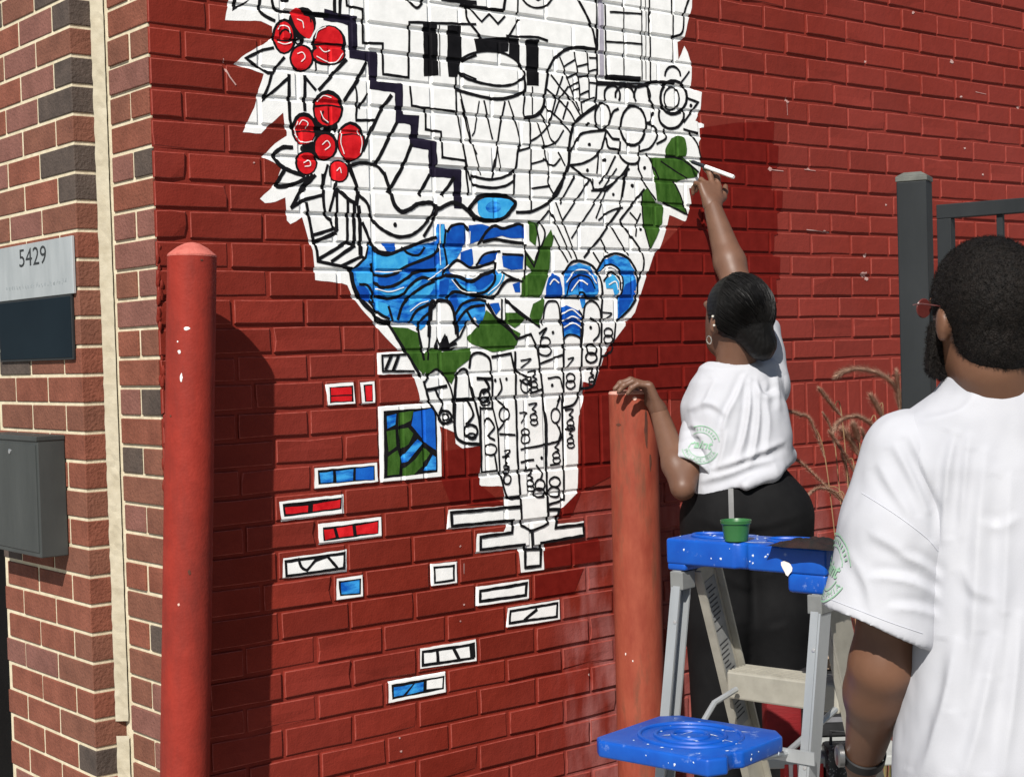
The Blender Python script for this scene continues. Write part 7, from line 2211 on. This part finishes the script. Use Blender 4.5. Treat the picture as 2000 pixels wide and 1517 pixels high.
    SR = sleeve_field([Rs - d2 * .01, Rs.lerp(Re, .3), sr], [.066, .072, .078], d2, sr, .03)
    # slanted hem: pulled up on the raised-arm side and gathered in a loose roll
    hn = (hemR - hemL).normalized(); down = -(hn.cross(fb)).normalized()
    if down.z > 0: down = -down
    G.cut(hemL.lerp(hemR, .5), down)
    G.chain([hemL.lerp(hemR, .50) - fb * .105, hemL.lerp(hemR, .75) - fb * .085, hemR + UP * .012], [.012, .020, .022], .025)
    G.cone(neck + UP * .0, .052, neck + UP * .12, .075, .01, 'sub')
    # folds falling from the shoulder towards the hem
    # loose fold of the neckline at the nape
    sh = field_obj('t_shirt', [G, SL, SR], COTTON, t, 3)
    crease(sh, [([(1456, 732), (1438, 775), (1422, 806), (1410, 848)], .008, 5), ([(1464, 740), (1464, 790), (1454, 850), (1438, 900)], .009, 5), ([(1478, 748), (1482, 800), (1476, 860), (1462, 912)], .009, 5), ([(1494, 770), (1500, 830), (1494, 890)], .007, 5),
                ([(1346, 800), (1372, 788), (1396, 792), (1420, 812)], .006, 5), ([(1352, 822), (1372, 860), (1388, 905)], .006, 6), ([(1392, 915), (1440, 900), (1490, 880), (1530, 862)], .010, 6), ([(1370, 940), (1430, 922), (1475, 905), (1510, 898)], .009, 6), ([(1398, 742), (1384, 770), (1372, 800)], .005, 5),
                ([(1484, 742), (1496, 764), (1514, 756)], -.010, 6), ([(1420, 842), (1412, 880), (1402, 915)], .007, 5), ([(1330, 860), (1350, 850), (1376, 852)], .004, 4), ([(1332, 880), (1356, 874), (1380, 878)], .004, 4), ([(1336, 838), (1352, 832), (1372, 836)], .004, 4), ([(1508, 700), (1516, 740), (1520, 800)], .006, 5)], .0022, 3.0)
    V, Fc = logo_shapes(.048)
    cpt = at(1368, 868, 3.6); view = (cpt - Vector(CAM.tolist())).normalized()
    ur = (RGT - view * RGT.dot(view)).normalized(); uu = ur.cross(view).normalized(); 
    if uu.z < 0: uu = -uu
    rot = Matrix.Rotation(R(8), 3, view); ur, uu = rot @ ur, rot @ uu
    pr = decal(sh, V, Fc, lambda x, y: cpt + ur * x + uu * y, view, 0.0022, 'sleeve_print', PRINT, sh); tag(pr, kind='stuff')
    # leggings
    Lg = Field((lo[0], lo[1], .04), (hi[0], hi[1], hip.z + .17), 0.0075)
    Lg.cone(waist + UP * -.06 + rb * .01, .106, hip, .112, .05); Lg.cone(hip - rb * .056 - fb * .01, .092, hip + rb * .050 - fb * .01, .092, .05)
    Lg.ell(hip - rb * .065 - fb * .07 - UP * .03, (.074, .062, .095), (rb, fb, UP), .05); Lg.ell(hip + rb * .055 - fb * .07 - UP * .03, (.074, .062, .095), (rb, fb, UP), .05)
    for s in (-1, 1):
        a = hip + rb * s * .078 - UP * .03; kn = Vector((a.x, a.y, .47)) + rb * s * .01 + fb * .02; an = Vector((a.x, a.y, .09)) + rb * s * .015 - fb * .02
        Lg.chain([a, a.lerp(kn, .4), kn], [.098, .085, .064], .04); Lg.chain([kn, kn.lerp(an, .35), an], [.065, .065, .043], .02)
    lg = field_obj('leggings', [Lg], pmat('black_knit', (.0045, .0045, .005), (.008, .008, .0085), rough=.8, scale=14, bump=.2, bscale=500, spec=.12), t)
    crease(lg, [([(1360, 1010), (1420, 1030), (1500, 1025), (1575, 1000)], .003, 6), ([(1470, 1040), (1472, 1120), (1476, 1220)], -.010, 9), ([(1400, 1110), (1440, 1140), (1470, 1150)], .003, 6), ([(1560, 1060), (1520, 1110), (1480, 1130)], .003, 6), ([(1400, 1200), (1440, 1190)], .003, 6), ([(1540, 1220), (1500, 1230)], .003, 6)], .0012, 8.0)
    strp = [at(1424 + q * .6, 945 + q * 12, 3.7) for q in range(7)]
    vv = []; ff = []
    for i in range(14):
        y = -.05 + i * .009
        vv += [(-.0065, y), (.0065, y)]
        if i: ff.append((2 * i - 2, 2 * i - 1, 2 * i + 1, 2 * i))
    c2 = at(1428, 985, 3.6); v2 = (c2 - Vector(CAM.tolist())).normalized()
    decal(lg, vv, ff, lambda x, y: c2 + RGT * x + UP * y, v2, .0015, 'side_stripe', pmat('stripe_grey', (.17, .17, .17), rough=.8), lg)
    for s in (-1, 1):
        an = Vector((hip.x, hip.y, 0)) + rb * s * .10 - fb * .02
        m = MB(); m.box(an + fb * .06 + UP * .035, rb * .043, fb * .135, UP * .034, .02); m.build('shoe', pmat('shoe_black', (.02, .02, .02), rough=.7), t, smooth=True)
    # hair pulled back smooth into a low knot
    r, f, u = hax
    Hh = Field([hc[i] - .16 for i in range(3)], [hc[i] + .16 for i in range(3)], 0.0035)
    Hh.ell(hc + u * .028 - f * .016, (.081, .100, .093), hax, .01)
    Hh.cut(hc + f * .052 + u * .04, (f * .86 - u * .5)); Hh.cut(hc - u * .060, -u + f * .55)
    Hh.chain([hc - f * .085 - u * .02, hc - f * .098 - u * .045 + r * .012, hc - f * .09 - u * .068 + r * .03], [.040, .034, .022], .03)
    kx, kz = r, u
    def strands(x, y, z):
        a = np.arctan2((x - hc.x) * r.x + (y - hc.y) * r.y + (z - hc.z) * r.z, (z - hc.z - .01) + 0 * x)
        return 0.0010 * np.sin(a * 46) + 0.0006 * np.sin(a * 83 + 40 * z)
    Hh.warp(strands)
    hm = pmat('hair_sleek', (0.0018, 0.0016, 0.0015), (0.0045, 0.004, 0.0036), rough=0.5, scale=60, bump=0.5, bscale=240, spec=0.22, bdist=0.002, rand=False, stretch=(1, 1, .35))
    hd = field_obj('hair', [Hh], hm, t)
    # strands combed back from the hairline into the knot
    rnd = random.Random(17); st = MB(); knot = Vector((0.12, -0.90, -0.42)).normalized()
    for k in range(420):
        an = rnd.uniform(-2.0, 2.0); s0 = Vector((math.sin(an) * .95, .42 - .45 * abs(math.sin(an)), max(-.5, math.cos(an)))).normalized()
        kn = (knot + Vector((rnd.uniform(-.12, .12), 0, rnd.uniform(-.12, .12)))).normalized()
        om = math.acos(max(-1, min(1, s0.dot(kn)))); line = []
        lift = 1.008 + rnd.uniform(0, .03)
        for i in range(13):
            tq = i / 12; d = (s0 * math.sin((1 - tq) * om) + kn * math.sin(tq * om)) / max(math.sin(om), .05)
            d = d + Vector((noise.noise(Vector((k * .7, tq * 3, 0))), 0, noise.noise(Vector((k * .7, tq * 3, 9))))) * .025
            line.append(hc + u * .028 - f * .016 + r * (d.x * .081 * lift) + f * (d.y * .100 * lift) + u * (d.z * .093 * lift))
        st.tube(line, [.0009] * 12 + [.0004], 3)
    tag(st.build('hair_strands', hm, hd), kind='stuff')
    for (x_, y_, z_) in ((-.0800, -.012, .016), (-.0795, -.020, -.006)):
        bd = hc + r * x_ * 1.03 + f * y_ + u * z_
        m = MB(); m.lathe(bd - r * .002, [(.0001, -.003), (.003, -.002), (.0036, 0), (.003, .002), (.0001, .003)], 10, axis=u); m.build('hair_bead', pmat('bead_white', (.6, .58, .52), rough=.3), hd, smooth=True)
    for s in (-1,):
        e = hc + r * s * .082 - f * .002 - u * .042
        m = MB(); m.tube([e + u * .010 * math.cos(q * math.pi / 10) + f * .010 * math.sin(q * math.pi / 10) - u * .008 for q in range(21)], .0014, 6); m.build('earring', pmat('earring_silver', (.7, .68, .62), rough=.25, metal=.9), t, smooth=True)
build_painter()

# ------------------------------------------------------------------ the onlooker with his back to the camera
def build_onlooker():
    rb, fb, ub = frame(8)
    D = 2.47
    hc = at(1921, 618, 2.45); hax = frame(15, 4)
    neck = at(1957, 768, 2.48); chest = at(1992, 960, 2.50); hip = at(1998, 1500, 2.50)
    foot = Vector((hip.x, hip.y, 0))
    t = thing('person', 'person with short black hair and beard in plain white tee watching, back turned', 'person', foot)
    Ls, Le, Lw = at(1775, 905, 2.49), at(1722, 1300, 2.50), at(1684, 1492, 2.66)
    Rs = chest + (chest - Ls); Rs.z = Ls.z; Re = Rs + rb * .05 - UP * .30; Rw = Re + fb * .16 - UP * .19
    allp = [foot, hc, Ls, Le, Lw, Rs, Re, Rw]
    lo = [min(q[i] for q in allp) - .20 for i in range(3)]; hi = [max(q[i] for q in allp) + .22 for i in range(3)]
    F = Field((lo[0], lo[1], -.01), (hi[0], hi[1], hc.z + .15), .0062)
    head(F, hc, hax, 1.0)
    F.cone(neck - UP * .03, .066, hc - UP * .075 - hax[1] * .02, .060, .02)
    F.cone(neck - UP * .07 - rb * .06, .045, neck - UP * .07 + rb * .06, .045, .03)
    F.cone(Ls, .045, Rs, .045, .03); F.cone(chest - rb * .05, .075, chest + rb * .05, .075, .03); F.cone(chest, .085, hip, .10, .04)
    for s, e, w in ((Ls, Le, Lw), (Rs, Re, Rw)):
        F.chain([s, s.lerp(e, .5), e], [.048, .053, .047], .015); F.chain([e, e.lerp(w, .25), w], [.047, .048, .030], .03)
    for s in (-1, 1):
        a = hip + rb * s * .09 - UP * .02; kn = Vector((a.x, a.y, .45)); an = Vector((a.x, a.y, .08))
        F.chain([a, kn], [.10, .065], .04); F.chain([kn, an], [.062, .04], .02); F.cone(an - UP * .045 - fb * .03, .033, an - UP * .052 + fb * .17, .026, .02)
    FL, _, _ = hand_fields(Lw, (Lw - Le).normalized() + UP * -.3, rb, -1, [(20, 30, 25)] * 4, s=1.03)
    FR2, _, _ = hand_fields(Rw, (Rw - Re).normalized() + UP * -.3, -rb, 1, [(20, 30, 25)] * 4, s=1.03)
    field_obj('body', [F, FL, FR2], SKIN_A, t)
    # tee
    G = Field((lo[0], lo[1], hip.z - .16), (hi[0], hi[1], neck.z + .06), .0046)
    P = lambda px, py, d=2.50: at(px, py, d)
    G.loft([(hip.z - .13, P(2002, 1600), .212, .150, rb, fb), (P(0, 1517).z, P(2002, 1517), .206, .148, rb, fb), (P(0, 1300).z, P(2002, 1300), .190, .138, rb, fb), (P(0, 1100).z, P(1998, 1100), .184, .130, rb, fb), (P(0, 960).z, P(1994, 960), .182, .118, rb, fb), (P(0, 870).z, P(1985, 870), .150, .100, rb, fb), (P(1970, 788).z, P(1970, 788, 2.485), .108, .084, rb, fb), (P(1962, 762).z, P(1962, 762, 2.478), .085, .076, rb, fb), (P(1955, 740).z, P(1955, 740, 2.472), .077, .073, rb, fb)], .03)
    tr = P(1880, 815, 2.49)
    G.cone(Ls + UP * .004, .068, neck - UP * .034 - rb * .030, .060, .06); G.cone(Rs + UP * .004, .068, neck - UP * .034 + rb * .030, .060, .06)
    hemc = at(1716, 1226, 2.485)
    d1 = (hemc - Ls).normalized(); he2 = Rs + (Re - Rs) * .72; d2 = (he2 - Rs).normalized()
    hn = (d1 - RGT * .22).normalized()
    SL = sleeve_field([Ls - d1 * .01, Ls.lerp(hemc, .4), hemc], [.078, .088, .0965], hn, hemc, .05)
    SR = sleeve_field([Rs - d2 * .01, he2], [.078, .096], d2, he2, .05)
    sh = field_obj('t_shirt', [G, SL, SR], COTTON, t, 3)
    crease(sh, [([(1868, 845), (1852, 910), (1846, 1000), (1842, 1060)], .007, 9), ([(1892, 850), (1884, 940), (1876, 1050)], .006, 9), ([(1925, 880), (1912, 1010), (1904, 1180), (1886, 1390)], .006, 12), ([(1972, 930), (1964, 1100), (1955, 1320)], .006, 12), ([(1868, 1250), (1846, 1370), (1800, 1510)], .009, 12), ([(1945, 1240), (1920, 1380), (1885, 1515)], .007, 12), ([(1992, 1200), (1980, 1340), (1958, 1515)], .007, 12),
                ([(1776, 848), (1802, 905), (1836, 985)], .006, 8), ([(1746, 868), (1780, 930), (1812, 1000)], .005, 8), ([(1716, 905), (1744, 955), (1780, 1010)], .004, 8), ([(1832, 1165), (1790, 1140), (1740, 1128), (1700, 1128)], .006, 8), ([(1834, 1205), (1790, 1190), (1735, 1186)], .005, 8), ([(1700, 1040), (1745, 1066), (1800, 1105)], .004, 9), ([(1660, 1080), (1690, 1135), (1702, 1190)], .004, 9), ([(1836, 1130), (1800, 1100), (1760, 1085)], .004, 7),
                ([(1905, 775), (1880, 800), (1850, 812), (1800, 822)], .004, 8), ([(1990, 1010), (1950, 1030), (1915, 1020)], .003, 9), ([(1880, 1110), (1900, 1150), (1945, 1170)], .003, 9)], .0026, 1.0)
    # seam where the sleeve is set in, and the stitched hem
    seam = pmat('cotton_seam', (.46, .47, .52), (.52, .53, .57), rough=.95)
    bm = bmesh.new(); bm.from_mesh(sh.data); tree = BVHTree.FromBMesh(bm); bl = world_loc(sh); cw = Vector(CAM.tolist())
    def drape(pts, w, name, mat):
        C = catmull([Vector((a, b, 0)) for a, b in pts], 10); out = []
        for q in C:
            dr = (at(q.x, q.y, 3) - cw).normalized(); hit = tree.ray_cast(cw - bl, dr, 4)[0]
            if hit is not None: out.append(hit + bl - dr * .0006)
        if len(out) > 3:
            m = MB(); m.tube(out, w, 6); m.build(name, mat, sh, smooth=True)
    drape([(1683, 962), (1720, 985), (1765, 1015), (1810, 1050), (1832, 1075)], .0008, 'seam', seam)
    drape([(1618, 1168), (1680, 1192), (1740, 1215), (1802, 1236)], .0007, 'hem_stitch', seam)
    bm.free()
    V, Fc = logo_shapes(.053)
    cpt = at(1632, 1105, 2.2); view = (cpt - cw).normalized()
    # badge faces outward from the sleeve's side, partly turned away
    out_dir = (view * .30 + RGT * .95).normalized(); out_dir.z = 0.0; out_dir.normalize()
    uu = (UP - out_dir * UP.dot(out_dir)).normalized(); ur = out_dir.cross(uu).normalized()
    if uu.z < 0: uu = -uu
    c3 = at(1638, 1106, 2.485) - out_dir * .25
    rot = Matrix.Rotation(R(8), 3, out_dir); ur, uu = rot @ ur, rot @ uu
    pr = decal(sh, V, Fc, lambda x, y: c3 + ur * x + uu * y, out_dir, .0022, 'sleeve_print', PRINT, sh); tag(pr, kind='stuff')
    # trousers and shoes
    J = Field((lo[0], lo[1], .03), (hi[0], hi[1], hip.z + .05), .0085)
    J.cone(hip - rb * .06, .135, hip + rb * .06, .135, .05)
    for s in (-1, 1):
        a = hip + rb * s * .092 - UP * .03; kn = Vector((a.x, a.y, .45)); an = Vector((a.x, a.y, .07))
        J.chain([a, kn, an], [.108, .080, .062], .03)
        m = MB(); m.box(Vector((a.x, a.y, .037)) + fb * .06, rb * .05, fb * .145, UP * .036, .02); m.build('shoe', pmat('shoe_black', (.02, .02, .02)), t, smooth=True)
    field_obj('trousers', [J], pmat('dark_denim', (.018, .022, .034), (.03, .036, .05), rough=.85, scale=60), t)
    # hair: short and tight, tapering at the nape; beard
    r, f, u = hax
    Hh = Field([hc[i] - .17 for i in range(3)], [hc[i] + .17 for i in range(3)], .0036)
    Hh.ell(hc + u * .030 - f * .014, (.0805, .1025, .0955), hax, .012); Hh.ell(hc - f * .045 - u * .04, (.062, .056, .052), hax, .02)
    Hh.cut(hc + f * .070 + u * .05, f * .9 - u * .25); Hh.cut(hc - u * .074, -u + f * .25)
    rr = .060
    for s in (-1, 1):        # open round the ears
        Hh.ell(hc + r * s * .085 + f * .012 - u * .028, (.034, .034, .046), hax, .006, 'sub')
        Hh.cone(hc + r * s * .085 - f * .012 - u * .06, .026, hc + r * s * .08 - f * .02 - u * .10, .034, .006, 'sub')
    Hh.warp(lambda x, y, z: .0012 * np.sin(310 * x + 90 * z) * np.sin(290 * y - 120 * z) * np.sin(300 * z) + .0011 * np.sin(170 * x + 40 * np.sin(60 * z)) * np.sin(150 * z + 30 * np.sin(70 * y)))
    ho = field_obj('hair', [Hh], HAIR, t, 1)
    def fuzz(src, count, long, seed):
        rnd = random.Random(seed); tuft = MB()
        base = world_loc(src); vs = src.data.vertices
        for k in range(count):
            v = vs[rnd.randrange(len(vs))]; p = base + v.co; n = v.normal
            a = n.orthogonal().normalized(); a.rotate(Matrix.Rotation(rnd.uniform(0, 6.28), 3, n)); b = n.cross(a)
            L_ = long * rnd.uniform(.35, 1.0); w = .00055; q0 = p - n * .001
            pts = []
            turn = rnd.choice((-1, 1)) * rnd.uniform(2.5, 5.5)
            for i in range(5):                       # each tuft is a small coil
                an = turn * i / 4
                pts.append(q0 + n * (L_ * (i / 4) ** .8) + a * (math.sin(an) * .0016) + b * ((1 - math.cos(an)) * .0016))
            for i in range(4):
                w0, w1 = w * (1 - i * .2), w * (1 - (i + 1) * .2)
                tuft.add([pts[i] - b * w0, pts[i] + b * w0, pts[i + 1] + b * w1, pts[i + 1] - b * w1], [(0, 1, 2, 3)])
        return tuft
    o = fuzz(ho, 16000, .0058, 31).build('hair_curls', HAIR, ho); tag(o, kind='stuff')
    B = Field([hc[i] - .17 for i in range(3)], [hc[i] + .17 for i in range(3)], .0036)
    B.ell(hc + f * .050 - u * .080, (.050, .052, .036), hax, .02)
    for s in (-1, 1):
        B.cone(hc + r * s * .066 + f * .030 - u * .02, .013, hc + r * s * .060 + f * .030 - u * .078, .022, .02)
    B.cut(hc + f * .02 - u * .05, -f * .8 - u * .1); B.ell(hc + f * .10 - u * .052, (.026, .03, .012), hax, .004, 'sub')
    B.warp(lambda x, y, z: .0010 * np.sin(330 * x + 90 * z) * np.sin(300 * y) * np.sin(310 * z))
    bo = field_obj('beard', [B], HAIR, t, 1)
    o = fuzz(bo, 7000, .0065, 44).build('beard_curls', HAIR, bo); tag(o, kind='stuff')
    # tinted glasses: one lens edge and the arm hooked over the ear
    gl = pmat('glasses_red', (.07, .012, .011), (.12, .028, .024), rough=.35, spec=.3)
    for s_ in (-1, 1):
        m = MB(); m.tube([hc + r * s_ * .079 - f * .006 + u * .018, hc + r * s_ * .080 + f * .05 + u * .020, hc + r * s_ * .068 + f * .098 + u * .016], .0014, 6); m.build('glasses_arm', gl, t, smooth=True)
        m = MB(); m.lathe(hc + r * s_ * .046 + f * .103 + u * .010, [(.0001, .002), (.015, .0015), (.0162, 0), (.015, -.0015), (.0001, -.002)], 20, axis=f + r * s_ * .25); m.build('lens', gl, t, smooth=True)
    # necklace and watch
    m = MB(); rg = []
    for k in range(49):
        a = 2 * math.pi * k / 48
        rg.append(neck + UP * (.040 - .014 * math.sin(a)) + rb * .0685 * math.cos(a) + fb * (.0685 * math.sin(a)))
    for k in range(48):
        bm2 = bmesh.new(); bmesh.ops.create_icosphere(bm2, subdivisions=1, radius=.0034); bm2.verts.index_update()
        m.add([rg[k] + q.co for q in bm2.verts], [[q.index for q in g.verts] for g in bm2.faces]); bm2.free()
    m.build('necklace', pmat('chain_silver', (.35, .32, .28), rough=.35, metal=.8), t, smooth=True)
    dw = (Lw - Le).normalized(); wc = Le.lerp(Lw, .90)
    m = MB(); m.lathe(wc - dw * .011, [(.034, 0), (.0365, .002), (.0365, .020), (.034, .022)], 32, axis=dw); m.build('watch_strap', pmat('watch_black', (.008, .008, .009), rough=.5), t, smooth=True)
    m = MB(); m.lathe(wc - RGT * .036 - dw * .0, [(.0001, .012), (.016, .011), (.019, .008), (.019, 0)], 24, axis=-RGT); m.build('watch_case', pmat('watch_metal', (.2, .2, .2), rough=.3, metal=.8), t, smooth=True)
build_onlooker()
